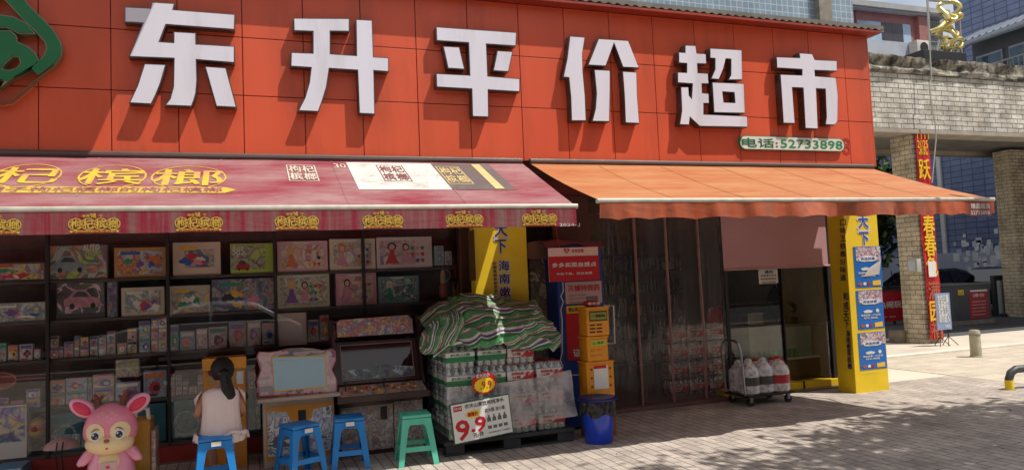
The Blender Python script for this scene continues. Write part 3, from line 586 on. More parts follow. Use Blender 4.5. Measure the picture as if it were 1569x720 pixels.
# bottom row: teal satchels with white cord drawings
m_satchel = mat('teal_satchel', '1c6874', .5, .15, 8, bump=.3, bscale=20)
m_cord = mat('white_cord', '9fb0ac', .6, .1)
for i, (x0, x1, w) in enumerate(((77, 127, 'leftmost of all'), (136, 204, 'behind the head of the pink fawn'), (207, 255, 'plain, right of the pink fawn'), (262, 311, 'left of the girl'), (382, 424, 'behind the pink framed game machine'))):
    y1 = base_y(((73, 703), (390, 668)), (x0+x1)/2); X0, X1 = P(x0, 650, YF).x, P(x1, 650, YF).x; z0 = zp+.032; z1 = P((x0+x1)/2, y1-68, YF).z
    r = thing('satchel', ((X0+X1)/2, YF, z0), 'teal satchel on the lowest shelf, '+w, 'bag', 'teal satchels on the lowest shelf')
    mb = MB(); mb.box((X0, YF, z0), (X1, YF+.1, z1), bev=.02); mb.build('bag_body', m_satchel, r, smooth=True)
    if i != 2:
        cx, cz, w_, h_ = (X0+X1)/2, (z0+z1)/2, (X1-X0), (z1-z0); pts = []
        random.seed(40+i)
        for q in range(4):
            a0 = random.random()*6; rr = random.uniform(.22, .42); ox, oz = random.uniform(-.08, .08)*w_, random.uniform(-.08, .1)*h_-.04
            mb = MB() if q == 0 else mb
            mb.tube([(cx+ox+rr*w_*cos(a0+t*.45), YF-.006, cz+oz+rr*h_*.8*sin(a0+t*.45)) for t in range(13)], .004, 5)
        mb.build('cord', m_cord, r, smooth=True)
# left bay lower things
c19 = carton(-30, 622, 41, 704, fm('whitecard', 'b0aca6'), A['blue'], 'white topped toy box with blue and purple picture, bottom left of window', zp+.032, Y=YF-.1, ins=(.04, .04, .04, .42))
pb = P(57, 655, YF); r_ = .095
r = thing('ball', pb-Vector((0, 0, r_)), 'yellow ball with red band on lowest shelf of left bay', 'ball')
def ballmat(p): return 0
mb = MB(); mb.ell(pb, (r_,)*3, 0, 20, 14)
for f in mb.b.faces:
    c = f.calc_center_median()-pb
    f.material_index = 1 if -.02 < c.z < .035 else 0
mb.build('ball_skin', [mat('yellow_rubber', 'a8883c', .4), mat('red_rubber', '9c3a2c', .4)], r, smooth=True)
# racket on the fourth shelf
r = thing('toy_racket', P(8, 586, YF), 'red toy racket lying on fourth shelf at far left', 'racket')
mb = MB()
pc = P(0, 583, YF-.02)
mb.tube([pc+Vector((.13*cos(a), 0, .075*sin(a))) for a in [k*pi/8 for k in range(17)]], .010, 6)
mb.tube([pc+Vector((.13, 0, 0)), pc+Vector((.42, 0.02, .0))], .011, 6); mb.build('frame', mat('rose_plastic', 'a06058', .5), r, smooth=True)
mb = MB(); mb.ell(pc, (.122, .004, .068)); mb.build('net', mat('red_net', '7c1c18', .6), r, smooth=True)
pack_row([(-10, 14, 20, 'mixa', 'red', 1), (16, 38, 14, 'mixa', 'orange', 1), (40, 62, 30, 'mixc', 'dark grey', 2)], ((0, 622), (75, 617)), shz[3], 'on fourth shelf of the left bay')

# ================================================================ AWNINGS
def make_awning(name, label, xl, xr, yb, zb, yf, zf, drop, m_canvas, m_val, wavy, sag):
    r = thing(name, ((xl+xr)/2, yb, zb), label, 'awning')
    nx = 120
    def top(u, v):
        x = xl+(xr-xl)*u; y = yb+(yf-yb)*v; z = zb+(zf-zb)*v - sag*sin(pi*v)*(1+.3*sin(u*9)) + .004*noise.noise((x*2, v*4, 0))
        return Vector((x, y, z))
    mb = MB(); mb.grid(top, nx, 10); c = mb.build('canvas', m_canvas, r, smooth=True, angle=80)
    def val(u, v):
        x = xl+(xr-xl)*u; w = wavy*v*(noise.noise((x*2.2, 0, 3))*1.4+.4*noise.noise((x*7, 0, 5)))
        return Vector((x, yf-.028+w, zf-.028-drop*v*(1-.10*wavy*noise.noise((x*3, 9, 0))) + (wavy*.10*1.9*abs(sin(x*8+2*noise.noise((x, 0, 0))))*v if wavy else 0)))
    mb = MB(); mb.grid(val, 420, 8); mb.build('valance', m_val, r, smooth=True, angle=80)
    mb = MB(); mb.tube([(xl-.02, yf-.012, zf-.012), (xr+.02, yf-.012, zf-.012)], .024, 10); mb.build('front_bar', mat('awning_bar', 'b9b3a6', .45, .15, 12, metal=.2), r, smooth=True)
    mb = MB(); mb.tube([(xl, yb, zb+.02), (xr, yb, zb+.02)], .035, 10); mb.build('roller', mat('roller_dark', '54423e', .5), r, smooth=True)
    for x in ((xl+.25), (xl+xr)/2, xr-.25):
        mb = MB(); e = Vector((x+.35, (yb+yf)/2+.1, (zb+zf)/2-.10))
        mb.tube([(x, yb, zb-.08), e], .018, 8); mb.tube([e, (x, yf+.02, zf-.02)], .015, 8); mb.build('folding_arm', m_steel, r, smooth=True)
    return r
xa = P(805, 250, YS).x
RA = dict(xl=-4.2, xr=xa-.05, yb=YS-.02, zb=2.895, yf=6.09, zf=2.30, drop=.165)
m_redc = cloth('red_canvas', '8e2337', 'a98684', .85, .16, (1.2, 3, 3), .46)
m_redv = cloth('red_valance', '8f1c33', '857a70', .85, .22, (14, 14, .8), .54, wr=.12)
red = make_awning('red_awning', 'dusty dark red shop awning with yellow characters and circular logos on its valance', m_canvas=m_redc, m_val=m_redv, wavy=0, sag=.0, **RA)
OA = dict(xl=xa+.045, xr=P(1335, 258, YS).x, yb=YS-.02, zb=2.895, yf=5.80, zf=2.315, drop=.155)
m_orc = cloth('orange_canvas', 'b4602f', 'c48a58', .85, .16, (1, 5, 5), .44)
m_orv = cloth('orange_valance', 'c4603a', '6a5148', .8, .25, (7, 7, 1.5), .54, wr=.15)
orange = make_awning('orange_awning', 'sun bleached orange shop awning with wavy stained valance over the entrance', m_canvas=m_orc, m_val=m_orv, wavy=.10, sag=.02, **OA)
vd = Vector((0, RA['yb']-RA['yf'], RA['zb']-RA['zf']))
cp = Plane((0, RA['yf'], RA['zf']), (1, 0, 0), vd)
m_yink = mat('awning_yellow_ink', 'cfae34', .6, .10, 8, dirt='a87468', dirt_amt=.75, dth=.44)
m_wink = mat('awning_white_ink', 'd0cbc2', .6, .08, 7, dirt='5f5f5e', dirt_amt=.75, dth=.50)
m_kink = mat('awning_grey_ink', '5f5350', .6, .10, 5, dirt='8a7c78', dirt_amt=.5)
m_gink = mat('awning_gold_ink', 'c9b27a', .6, .15, 15)
def ring(pl, cu, cv, ru, rv, w, m, parent, name='printed_ring', h=.005, n=40):
    o = [(cu+ru*cos(2*pi*k/n), cv+rv*sin(2*pi*k/n)) for k in range(n)]; i = [(cu+(ru-w)*cos(2*pi*k/n), cv+(rv-w)*sin(2*pi*k/n)) for k in range(n)]
    return flat_curve(name, [o, i[::-1]], pmat(pl, h), m, parent, ext=.0004)
# large characters of the canvas
for ch, x0, x1 in (('枸', -135, -50), ('杞', -22, 100), ('槟', 115, 225), ('榔', 232, 342)):
    yt, yb_ = 258+.012*x0, 283+.012*x0
    writing(ch, cp, (x0, yb_-1), (x1, yt+1), m_yink, red, h=.006, bold=.018, shear=0)
    a = cp.uv(x0, yb_+3); b = cp.uv(x1, yt-3)
    ring(cp, (a[0]+b[0])/2, (a[1]+b[1])/2, (b[0]-a[0])/2*1.12, abs(b[1]-a[1])/2*1.12, .014, m_yink, red)
a = cp.uv(350, 297); 
u_a = cp.uv(-130, 292)[0]; v1_, v0_ = cp.uv(150, 287)[1], cp.uv(150, 296.5)[1]
flat_curve('printed_strip', [[(u_a, v0_), (cp.uv(345, 296)[0], v0_), (cp.uv(362, 296)[0], (v0_+v1_)/2), (cp.uv(345, 296)[0], v1_), (u_a, v1_)]], pmat(cp, .005), m_yink, red, ext=.0004)
writing('湘潭铺子枸杞槟榔的枸杞槟榔', cp, (u_a+.1, v0_+.02), (cp.uv(340, 296)[0], v1_-.02), m_redc, red, h=.007, bold=.03, px=False)
def cquad(q, m, name='printed_panel', h=.0045): 
    return flat_curve(name, [[cp.uv(*p) for p in q]], pmat(cp, h), m, red, ext=.0004)
uA, uB, uC = cp.uv(540, 270)[0], cp.uv(676, 271)[0], cp.uv(770, 272)[0]
vT, vB = cp.uv(600, 250.5)[1], cp.uv(620, 291)[1]
for u0_, u1_, m_, nm in ((uA, uB, m_wink, 'a'), (uB+.001, uC, m_kink, 'b')):
    flat_curve('printed_panel', [[(u0_, vB), (u1_, vB), (u1_, vT), (u0_, vT)]], pmat(cp, .004), m_, red, ext=.0004)
flat_curve('printed_band', [[(uC-.20, vB+.02), (uC-.11, vB+.02), (uC-.11, vT-.02), (uC-.20, vT-.02)]], pmat(cp, .0075), m_gink, red, ext=.0004)
def stamp(uc, vc, w, h, m):
    flat_curve('printed_stamp', [[(uc-w/2, vc-h/2), (uc+w/2, vc-h/2), (uc+w/2, vc+h/2), (uc-w/2, vc+h/2)], [(uc-w/2+.01, vc-h/2+.012), (uc-w/2+.01, vc+h/2-.012), (uc+w/2-.01, vc+h/2-.012), (uc+w/2-.01, vc-h/2+.012)]], pmat(cp, .006), m, red, ext=.0004)
    for i, ch in enumerate('枸杞槟榔'):
        cu, cv = uc + (-1, 1)[i % 2]*w*.23, vc + (1, -1)[i//2]*h*.23
        writing(ch, cp, (cu-w*.2, cv-h*.2), (cu+w*.2, cv+h*.2), m, red, h=.007, bold=.03, px=False)
vm = (vT+vB)/2+.08
stamp(cp.uv(465, 272)[0], vm-.02, .26, .52, mat('awning_cream_ink', 'cdbfae', .6, .2, 9))
stamp((uA+uB)/2-.02, vm, .26, .55, mat('awning_brown_ink', '7c4440', .6, .2, 9))
stamp(uB+.14, vm-.05, .24, .6, m_gink)
writing('30', cp, (513, 258), (528, 252), MC['awning_cream_ink'], red, h=.005)
# valance logos
vp = Plane((0, RA['yf']-.0295, 0), (1, 0, 0), (0, 0, 1))
m_vy = mat('valance_yellow_ink', 'c4a238', .6, .12, 30, dirt='94454e', dirt_amt=.5)
def logo():
    parts = []
    before = set(bpy.data.objects)
    for i, ch in enumerate('枸杞槟榔'):
        cu = -.135 + i*.09
        writing(ch, vp, (cu-.036, .052), (cu+.036, .118), m_vy, None, h=.003, bold=.03, px=False)
        ring(vp, cu, .085, .052, .047, .007, m_vy, None, h=.002, n=20)
    writing('湘潭', vp, (-.09, .137), (-.035, .158), m_vy, None, h=.003, bold=.02, px=False)
    writing('铺', vp, (-.03, .132), (.01, .168), m_vy, None, h=.003, bold=.03, px=False)
    writing('子', vp, (.03, .137), (.06, .158), m_vy, None, h=.003, bold=.02, px=False)
    flat_curve('strip', [pill(-.175, .175, .028, .009)], pmat(vp, .002), m_vy, None, ext=.0003)
    writing('有枸杞的槟榔更好味', vp, (-.16, .022), (.16, .034), m_red, None, h=.004, px=False)
    new = [o for o in bpy.data.objects if o not in before]
    bmx = bmesh.new(); mats = [m_vy, m_red]
    for o in new:
        k = len(bmx.faces); bmx.from_mesh(o.data); bmx.faces.ensure_lookup_table()
        for f in bmx.faces[k:]: f.material_index = mats.index(o.data.materials[0])
    me = bpy.data.meshes.new('printed_logo'); bmx.to_mesh(me); bmx.free()
    for m_ in mats: me.materials.append(m_)
    for o in new: bpy.data.objects.remove(o)
    return me
lm = logo()
zv0 = RA['zf']-.028-RA['drop']
for x in (-172, -10, 145, 305, 455, 587, 712, 827):
    o = bpy.data.objects.new('printed_logo', lm); COL.objects.link(o); o.parent = red
    ux = vp.uv(x, 340)[0]; o.location = Vector((ux, 0, zv0-.008)) - red.location; o.scale = (.90, 1, .94)
    o['_local'] = 1
writing('2024-.J', vp, (857, 348), (888, 342), m_wink, red, h=.004, bold=.02)
# small maker's label at the right end of the orange valance
ovp = Plane((0, OA['yf']-.085, 0), (1, 0, 0), (0, 0, 1))
panel(ovp, (1485, 331), (1517, 311), mat('faded_purple', '7c3c44', .6, .2, 9), orange, 'valance_label', h=.004)
writing('精品烟酒', ovp, (1487, 320), (1515, 312), m_offwhite, orange, h=.006, bold=.02)
writing('52733898', ovp, (1487, 329), (1515, 323), m_offwhite, orange, h=.006, bold=.02)

# stitched seams of the two canvases
for rt, par, mm, n_ in ((red, RA, m_redc, 7), (orange, OA, m_orc, 6)):
    for k in range(1, n_):
        x = par['xl']+(par['xr']-par['xl'])*k/n_; sg = 0 if rt is red else .02
        def sm_(u, v, x=x, par=par, sg=sg):
            uu = (x+.018*(u-.5)-par['xl'])/(par['xr']-par['xl'])
            return Vector((x+.018*(u-.5), par['yb']+(par['yf']-par['yb'])*v, par['zb']+(par['zf']-par['zb'])*v - sg*sin(pi*v)*(1+.3*sin(uu*9)) + .0035 + .004*noise.noise((x*2, v*4, 0))))
        mb = MB(); mb.grid(sm_, 1, 12); mb.build('seam', mm, rt, smooth=True, angle=80)
# ================================================================ YELLOW ADVERT COLUMNS
m_ybase = mat('yellow_base', (.72, .46, .01), .5, .1)
# left one, between the two awnings
YL = 7.62
r = thing('advert_column', (P(765, 600, YL).x, YL, 0), 'yellow advertising column with purple characters behind the striped blanket', 'advertisement')
xl_, xr_ = P(727, 400, YL).x, P(808, 400, YL).x
mb = MB(); mb.box((xl_, YL, 0), (xr_, YL+.15, 2.9), bev=.004); mb.build('column_body', m_yellow, r)
ap = wall(YL-.001)
m_wout = mat('ink_outline', 'c9c4d0', .5, .05)
def outlined(ch, pl, a, b, parent, m1=None, m2=None, h=.003):
    writing(ch, pl, a, b, m2 or m_wout, parent, h=h, bold=.09, name='lettering_outline'); writing(ch, pl, (a[0]+1.3, a[1]-1.3) if a[1] > b[1] else a, (b[0]-1.3, b[1]+1.3), m1 or m_navy, parent, h=h+.003, bold=.03)
for i, ch in enumerate('和成天下'): outlined(ch, ap, (757+.3*i, 268+i*40), (776+.3*i, 238+i*40), r) if i < 3 else None
outlined('天', ap, (757, 364), (777, 337), r); outlined('下', ap, (758, 389), (776, 366), r)
for i, ch in enumerate('海南嫩果'): outlined(ch, ap, (763+i*.8, 416+i*20), (781+i*.8, 398+i*20), r)
for i, ch in enumerate('中国高端槟榔领导者'): writing(ch, ap, (755+i*.3, 406+i*6), (760+i*.3, 401+i*6), m_navy, r, bold=.03)
lsp = side(xl_-.001)
panel(lsp, (720, 430), (726.5, 352), mat('side_strip_dark', '6a4a24', .5), r, 'side_strip')
# right one, tall, at the corner of the shop
YR = 7.585
xa_, xb_ = P(1309, 560, YR).x, P(1360, 560, YR).x
r = thing('advert_column', ((xa_+xb_)/2, YR, 0), 'tall bright yellow advertising column with three blue posters at the shop corner', 'advertisement')
mb = MB(); mb.box((xa_, YR, 0), (xb_, YR+.30, 2.88), bev=.004); mb.build('column_body', m_yellow, r)
rp_ = wall(YR-.001)
m_bl2 = mat('bright_blue_ink', '1c4fb0', .5, .05)
outlined('天', rp_, (1314, 351), (1330, 325), r, m_bl2, m_white); outlined('下', rp_, (1316, 377), (1331, 354), r, m_bl2, m_white)
outlined('成', rp_, (1312, 322), (1328, 300), r, m_bl2, m_white); outlined('和', rp_, (1311, 297), (1327, 275), r, m_bl2, m_white)
m_crowd = art('crowd_print', ['3a2a3c', '8a5a6c', 'c4a0a0', '5c3c5c', 'd8c8c4', '7c5a7c'], 16)
m_pblue = mat('poster_blue', '1266b8', .35, .1, 3)
def poster(x0, x1, yt, yb, label):
    g = panel(rp_, (x0, yb), (x1, yt), m_pblue, r, 'poster', h=.004); g['label'] = label
    hgt = yb-yt; w = x1-x0
    panel(rp_, (x0+.6, yt+hgt*.36), (x1-.6, yt+1), m_crowd, g, 'picture', h=.006)
    (u0, v0), (u1, v1) = rp_.uv(x0, yb), rp_.uv(x1, yt); U, V = u1-u0, v1-v0
    def blob(cx, cy, rx, ry, m, nm='printed_cloud', hh=.008, wob=.12):
        flat_curve(nm, [[(u0+U*(cx+rx*(1+wob*sin(7*t))*cos(t)), v0+V*(cy+ry*(1+wob*sin(5*t))*sin(t))) for t in [k*2*pi/28 for k in range(28)]]], pmat(rp_, hh), m, g, ext=.0004)
    blob(.5, .70, .36, .075, m_white); writing('天生好果', rp_, (u0+U*.24, v0+V*.67), (u0+U*.76, v0+V*.735), m_bl2, g, h=.010, bold=.03, px=False)
    blob(.40, .45, .17, .04, m_white); blob(.76, .46, .06, .05, m_white)
    writing('海南鲜果 一口甘甜', rp_, (u0+U*.12, v0+V*.33), (u0+U*.86, v0+V*.38), m_white, g, h=.007, bold=.04, px=False)
    writing('好礼相送', rp_, (u0+U*.22, v0+V*.26), (u0+U*.74, v0+V*.31), m_white, g, h=.007, bold=.04, px=False)
    blob(.16, .09, .07, .045, MC['orange_plastic'], 'printed_prize', wob=0); blob(.33, .09, .06, .04, m_white, 'printed_prize', wob=0); blob(.48, .09, .06, .04, m_red, 'printed_prize', wob=0)
    flat_curve('printed_prize', [[(u0+U*.62, v0+V*.04), (u0+U*.92, v0+V*.04), (u0+U*.92, v0+V*.17), (u0+U*.62, v0+V*.15)]], pmat(rp_, .008), m_gold, g, ext=.0004)
    return g
p1_ = poster(1311, 1348, 377, 441, 'uppermost blue poster, its corner torn and curling')
poster(1315, 1351, 443, 505, 'middle blue poster'); poster(1318, 1355, 507, 567, 'lowest blue poster')
panel(rp_, (1322, 572), (1350, 569), m_crowd, r, 'poster', h=.004)
mb = MB(); q = [rp_.at(x, y, .012+h_) for x, y, h_ in ((1322, 424, 0), (1346, 420, 0), (1346, 398, .03), (1330, 410, .012))]; mb.face(q); mb.build('torn_corner', m_paper, p1_)
sdp = side(xa_-.001)
for i, ch in enumerate('口味王槟榔好味道'): writing(ch, sdp, (1288, 346+i*12), (1296, 336+i*12), m_navy, r, bold=.02)
for i, ch in enumerate('和成天下'): writing(ch, sdp, (1292.5+i*.4, 460+i*14), (1299.5+i*.4, 448+i*14), m_navy, r, bold=.03)
for i, ch in enumerate('海南嫩果槟榔'): writing(ch, sdp, (1297+i*.5, 515+i*10), (1302.5+i*.5, 506+i*10), m_navy, r, bold=.03)
# steel door post beside it

# ================================================================ ENTRANCE: strip curtain
YC = 8.16
xc0, xc1 = P(905, 480, YC).x, P(1106, 560, YC).x
cur = thing('strip_curtain', ((xc0+xc1)/2, YC, 0), 'clear plastic strip curtain with brown seams hanging across the dark shop entrance', 'curtain')
m_strip = clear('curtain_plastic', (.86, .79, .77), .045, .09, ripple=.9, rscale=4.0, stretch=(6, 6, .45), haze=.06, hazecol=(.60, .52, .50), fres=False)
m_seam = mat('curtain_seam', '8c6664', .35, .15, 5, spec=.6)
seams = [P(x, 480, YC).x for x in (905, 976, 1024, 1074, 1112)]
for a, b in zip(seams, seams[1:]):
    def fn(u, v, a=a, b=b):
        x = a+(b-a)*u; return Vector((x, YC+.008*sin((x*9))+.01*noise.noise((x*5, v*3, 0)), .05+2.6*v))
    mb = MB(); mb.grid(fn, 14, 16); mb.build('curtain_strip', m_strip, cur, smooth=True, angle=80)
for x in seams[:-1]:
    def fs(u, v, x=x): return Vector((x-.020+.040*u+.012*noise.noise((0, v*3, x)), YC-.03-.012*sin(pi*u), .05+2.6*v))
    mb = MB(); mb.grid(fs, 4, 16); mb.build('seam', m_seam, cur, smooth=True, angle=80)
mb = MB(); mb.box((xc0-.1, YC-.05, 2.55), (xc1+.1, YC+.06, 2.66)); mb.build('rail', m_dark, cur)
m_frame = mat('dark_red_frame', '4c2626', .45, .2, 4)
xk = P(700, 400, 8.12).x
mb = MB(); mb.box((P(845, 400, 8.12).x, 8.05, 0), (P(905, 400, 8.12).x-.03, 8.25, 2.62)); mb.build('entrance_wall', m_frame, bld)
mb = MB(); mb.box((xc0, 8.0, 0.003), (xc1, 8.26, .05), bev=.008); mb.build('threshold', mat('threshold_stone', '6a4f48', .6, .25, 5), bld)
# inside the shop: shelving, stock, red apron
m_can = {k: mat('stock_'+k, h, .4, .2, 9) for k, h in (('red', 'b83a30'), ('green', '3f8a58'), ('blue', '3c64a8'), ('cream', 'd0bca0'), ('yellow', 'c8a03c'))}
def store_shelf(x, y, w, seed, label, ry=0):
    random.seed(seed); r = thing('store_shelf', (x, y, 0), label, 'shelf')
    mb = MB()
    for z in (.1, .5, .9, 1.3, 1.7): mb.box((x-w/2, y, z), (x+w/2, y+.4, z+.03))
    mb.build('shelf_board', m_dark, r)
    mb = MB(); mb.box((x-w/2, y+.4, 0), (x+w/2, y+.43, 2.0)); mb.build('back_panel', m_dark, r)
    for z in (.13, .53, .93, 1.33, 1.73):
        q = x-w/2+.03
        while q < x+w/2-.15:
            k = random.choice(list(m_can)); ww = random.uniform(.12, .26); hh = random.uniform(.15, .32)
            mb = MB(); n_ = max(1, int(ww/.07))
            for i in range(n_): mb.lathe([(.03, 0), (.032, hh*.7), (.014, hh*.85), (.014, hh)], (q+.035+i*.068, y+.1, z), 8)
            g = mb.build('stock', m_can[k], r, smooth=True); g['kind'] = 'stuff'; q += ww
    return r
store_shelf(3.6, 11.2, 1.9, 1, 'dark goods shelf seen dimly behind the left part of the curtain')
store_shelf(6.0, 11.6, 1.8, 2, 'dark goods shelf deep inside behind the middle of the curtain')
store_shelf(8.0, 12.6, 1.2, 3, 'dark goods shelf deep inside behind the right end of the curtain')
ph = P(1095, 470, 9.6)
r = thing('red_apron', ph, 'bright red garment hanging inside the shop behind the curtain', 'garment')
mb = MB()
def ap_(u, v): 
    a = 2*pi*u; w = .09+.06*sin(pi*v)**.7+.03*v; return Vector((ph.x+w*cos(a), ph.y+.05*sin(a)*(1+.3*cos(3*a)), ph.z-.32*v+.01*noise.noise((u*9, v*5, 0))))
mb.grid(ap_, 24, 12); mb.build('cloth', mat('scarlet_cloth', 'c41c10', .7, .1), r, smooth=True, angle=80)
mb = MB(); mb.tube([ph+Vector((-.06, 0, -.01)), ph+Vector((0, 0, .08)), ph+Vector((.06, 0, -.01))], .006, 6); mb.build('hanger', m_steel, r, smooth=True)

# ================================================================ RIGHT SERVICE WINDOW
YV = 8.26
x0, x1 = P(1112, 500, YV).x, P(1277, 500, YV).x
zb_ = P(1245, 582, YV).z
sv = thing('service_window', ((x0+x1)/2, YV, 0), 'glass shop window on a low yellow sill with half lowered dusty pink blind', 'window')
mb = MB(); mb.box((P(1205, 590, YV-.05).x-1.0, YV-.06, 0), (x1, YV+.1, zb_), bev=.006); mb.build('sill_base', m_ybase, sv)
mb = MB(); mb.box((P(1231, 590, YV-.05).x-.01, YV-.075, 0.002), (P(1231, 590, YV-.05).x+.01, YV-.05, zb_+.01)); mb.build('sill_joint', m_dark, sv)
zs_ = P(1190, 410, YV).z
for nm, a, b in (('frame', x0, x0+.05), ('frame', x1-.07, x1+.30), ('mullion', P(1200, 500, YV).x-.008, P(1200, 500, YV).x+.008)):
    mb = MB(); mb.box((a, YV-.03, zb_), (b, YV+.06, 2.62)); mb.build(nm, m_dark, sv)
zmid = P(1240, 497, YV).z
mb = MB(); mb.box((P(1200, 500, YV).x+.008, YV-.01, zmid-.008), (x1-.07, YV+.02, zmid+.008)); mb.build('mullion', m_dark, sv)
xm_ = P(1200, 500, YV).x
for a, b in ((x0+.05, xm_-.008), (xm_+.008, x1-.07)):
    mb = MB(); mb.box((a, YV, zb_), (b, YV+.008, 2.6)); mb.build('glass_pane', m_glass, sv)
m_blind = mat('pink_blind', 'bd8e92', .6, .06, 2, bump=.1, bscale=3)
def bl(u, v): return Vector((x0-.02+(x1-x0-.05)*u, YV-.06+.006*sin(u*7+v*2), zs_+(2.64-zs_)*v))
mb = MB(); mb.grid(bl, 20, 6); mb.build('blind', m_blind, sv, smooth=True, angle=80)
mb = MB(); mb.tube([(x0-.02, YV-.06, zs_), (x1-.04, YV-.06, zs_)], .014, 8); mb.build('blind_rod', mat('rose_rod', 'b48a8c', .5), sv, smooth=True)
np_ = wall(YV-.012)
r = thing('paper_notice', np_.at(1177, 434), 'small white paper notice with black lines on the service window glass', 'notice')
panel(np_, (1163, 435), (1191, 412), m_paper, r, 'paper', h=.002)
writing('通知', np_, (1171, 419), (1184, 414), m_black, r, bold=.05); writing('有事请打电话', np_, (1165, 424), (1189, 420), m_black, r, bold=.03)
writing('电话购物送货', np_, (1165, 429), (1189, 425), m_black, r, bold=.03); writing('52733898', np_, (1167, 434), (1188, 430.5), m_black, r, bold=.03)
# inside: glass counter, boxes, leather chair, plant
YI = 9.0
a, b = P(1150, 540, YI), P(1262, 540, YI)
r = thing('display_counter', ((a.x+b.x)/2, YI, 0), 'pale glass display counter on brown wooden base behind the service window', 'counter')
zt_ = P(1205, 498, YI).z; zm_ = P(1205, 548, YI).z
mb = MB(); mb.box((a.x, YI, 0.03), (b.x, YI+.6, zm_-.03), bev=.01); mb.build('base', m_wood, r)
mb = MB(); mb.box((a.x, YI-.01, zm_-.03), (b.x, YI+.6, zm_), bev=.004); mb.build('edge', m_offwhite, r)
mb = MB(); mb.box((a.x, YI+.01, zm_), (b.x-.2, YI+.6, zt_)); mb.build('case', mat('pale_case', '8f9c8c', .25, .15, 3), r)
mb = MB()
for i in range(8):
    xx = a.x+.15+i*.09; mb.box((xx, YI-.02, zm_+.004), (xx+.055, YI+.008, zm_+.13))
g = mb.build('stock', m_can['green'], r); g['kind'] = 'stuff'
r = thing('cash_box', P(1156, 498, 9.05), 'grey white box with pale blue lid standing on the counter', 'box')
p = P(1158, 497, 9.05); mb = MB(); mb.box((p.x-.13, 9.05, p.z), (p.x+.13, 9.25, p.z+.14), bev=.01); mb.build('box_body', m_steel, r)
mb = MB(); mb.box((p.x-.14, 9.04, p.z+.141), (p.x+.14, 9.26, p.z+.17), bev=.006); mb.build('lid', mat('pale_blue_plastic', '8aa4b4', .4), r)
p = P(1196, 440, 9.9); r = thing('office_chair', (p.x, 9.9, .0), 'dark office chair back seen through the service window', 'chair')
mb = MB(); mb.ell((p.x, 9.9, p.z-.25), (.28, .08, .33)); mb.build('backrest', mat('dark_leather', '1e2226', .35), r, smooth=True)
mb = MB(); mb.ell((p.x, 9.7, p.z-.62), (.28, .28, .07)); mb.build('seat', MC['dark_leather'], r, smooth=True)
mb = MB(); mb.tube([(p.x, 9.75, .05), (p.x, 9.75, p.z-.65)], .03, 8); mb.build('leg', m_dark, r, smooth=True)
p = P(1222, 470, 9.5); r = thing('potted_plant', (p.x, 9.5, zt_), 'leafy pot plant behind the right pane of the service window', 'plant')
mb = MB(); mb.lathe([(.08, 0), (.11, .18), (.12, .2)], (p.x, 9.5, p.z-.35), 14); mb.build('pot', m_darkred, r, smooth=True)
mb = MB(); random.seed(3)
for i in range(60):
    a_ = random.random()*6.28; L = random.uniform(.15, .32); q = Vector((p.x, 9.5, p.z-.15)); e = q+Vector((cos(a_)*L, sin(a_)*L*.7, random.uniform(.05, .3)))
    mid = (q+e)/2+Vector((0, 0, .08)); sd = Vector((-sin(a_), cos(a_), 0))*.02
    mb.face([q, mid-sd, e, mid+sd])
mb.build('foliage', mat('indoor_leaf', '3c5a34', .5, .3, 20), r)
p = P(1222, 432, 9.7); r = thing('parasol_lamp', p, 'pale flat lamp shade hanging inside behind the service window', 'lamp')
mb = MB(); mb.lathe([(.20, 0), (.12, .05), (.02, .08)], p, 16); mb.build('lamp_shade', m_offwhite, r, smooth=True)
mb = MB(); mb.tube([p+Vector((0, 0, .08)), (p.x, p.y, 2.96)], .005, 6); mb.build('cord', m_black, r)

# ================================================================ PLASTIC STOOLS
def stool(name, label, m, h=.46, w=.265, wb=.36):
    r = thing(name, (0, 0, 0), label, 'stool', local=True)
    t = w/2; b = wb/2; z1 = h-.035
    mb = MB(); mb.box((-t, -t, h-.03), (t, t, h), bev=.012); mb.box((-t+.06, -.012, h), (t-.06, .012, h+.004)); mb.build('seat', m, r, smooth=True)
    def c(z): k = (z1-z)/z1; return t-.004+(b-t)*k
    lw0, lw1 = .075, .048; th = .012
    for sx in (-1, 1):
        for sy in (-1, 1):
            mb = MB(); L = []
            for z, lw in ((0, lw1), (z1*.5, .055), (z1*.8, .062), (z1, .10)):
                e = c(z); o = [(e, e), (e-lw, e), (e-lw, e-th), (e-th, e-th), (e-th, e-lw), (e, e-lw)]
                L.append([Vector((sx*x, sy*y, z)) for x, y in o])
            vs = [[mb.b.verts.new(p) for p in q] for q in L]
            for q0, q1 in zip(vs, vs[1:]):
                for k in range(6): mb.b.faces.new((q0[k], q0[(k+1) % 6], q1[(k+1) % 6], q1[k]))
            mb.b.faces.new(vs[0]); mb.b.faces.new(vs[-1][::-1]); mb.build('leg', m, r)
    for k in range(4):
        rot = Matrix.Rotation(k*pi/2, 3, 'Z')
        for nm, za, zb2 in (('stretcher', .13, .175), ('apron', z1-.055, z1)):
            ea, eb = c(za)-.001, c(zb2)-.001
            lo = [rot @ Vector(p) for p in ((-ea+.03, ea-th+.001, za), (ea-.03, ea-th+.001, za), (ea-.03, ea-.002, za), (-ea+.03, ea-.002, za))]
            hi = [rot @ Vector(p) for p in ((-eb+.03, eb-th+.001, zb2), (eb-.03, eb-th+.001, zb2), (eb-.03, eb-.002, zb2), (-eb+.03, eb-.002, zb2))]
            mb = MB(); mb.hexa(lo, hi); mb.build(nm, m, r)
    return r
m_sblue = mat('stool_blue', (.012, .20, .56), .38, .12, 5, spec=.5)
m_sgreen = mat('stool_green', (.10, .50, .36), .38, .12, 5)
GS = 'plastic stools in front of the game machines'
st = stool('plastic_stool', 'bright blue plastic stool with the girl sitting on it', m_sblue)
c0 = G(332, 745); place(st, (c0.x, 6.78, 0), radians(4), group=GS)
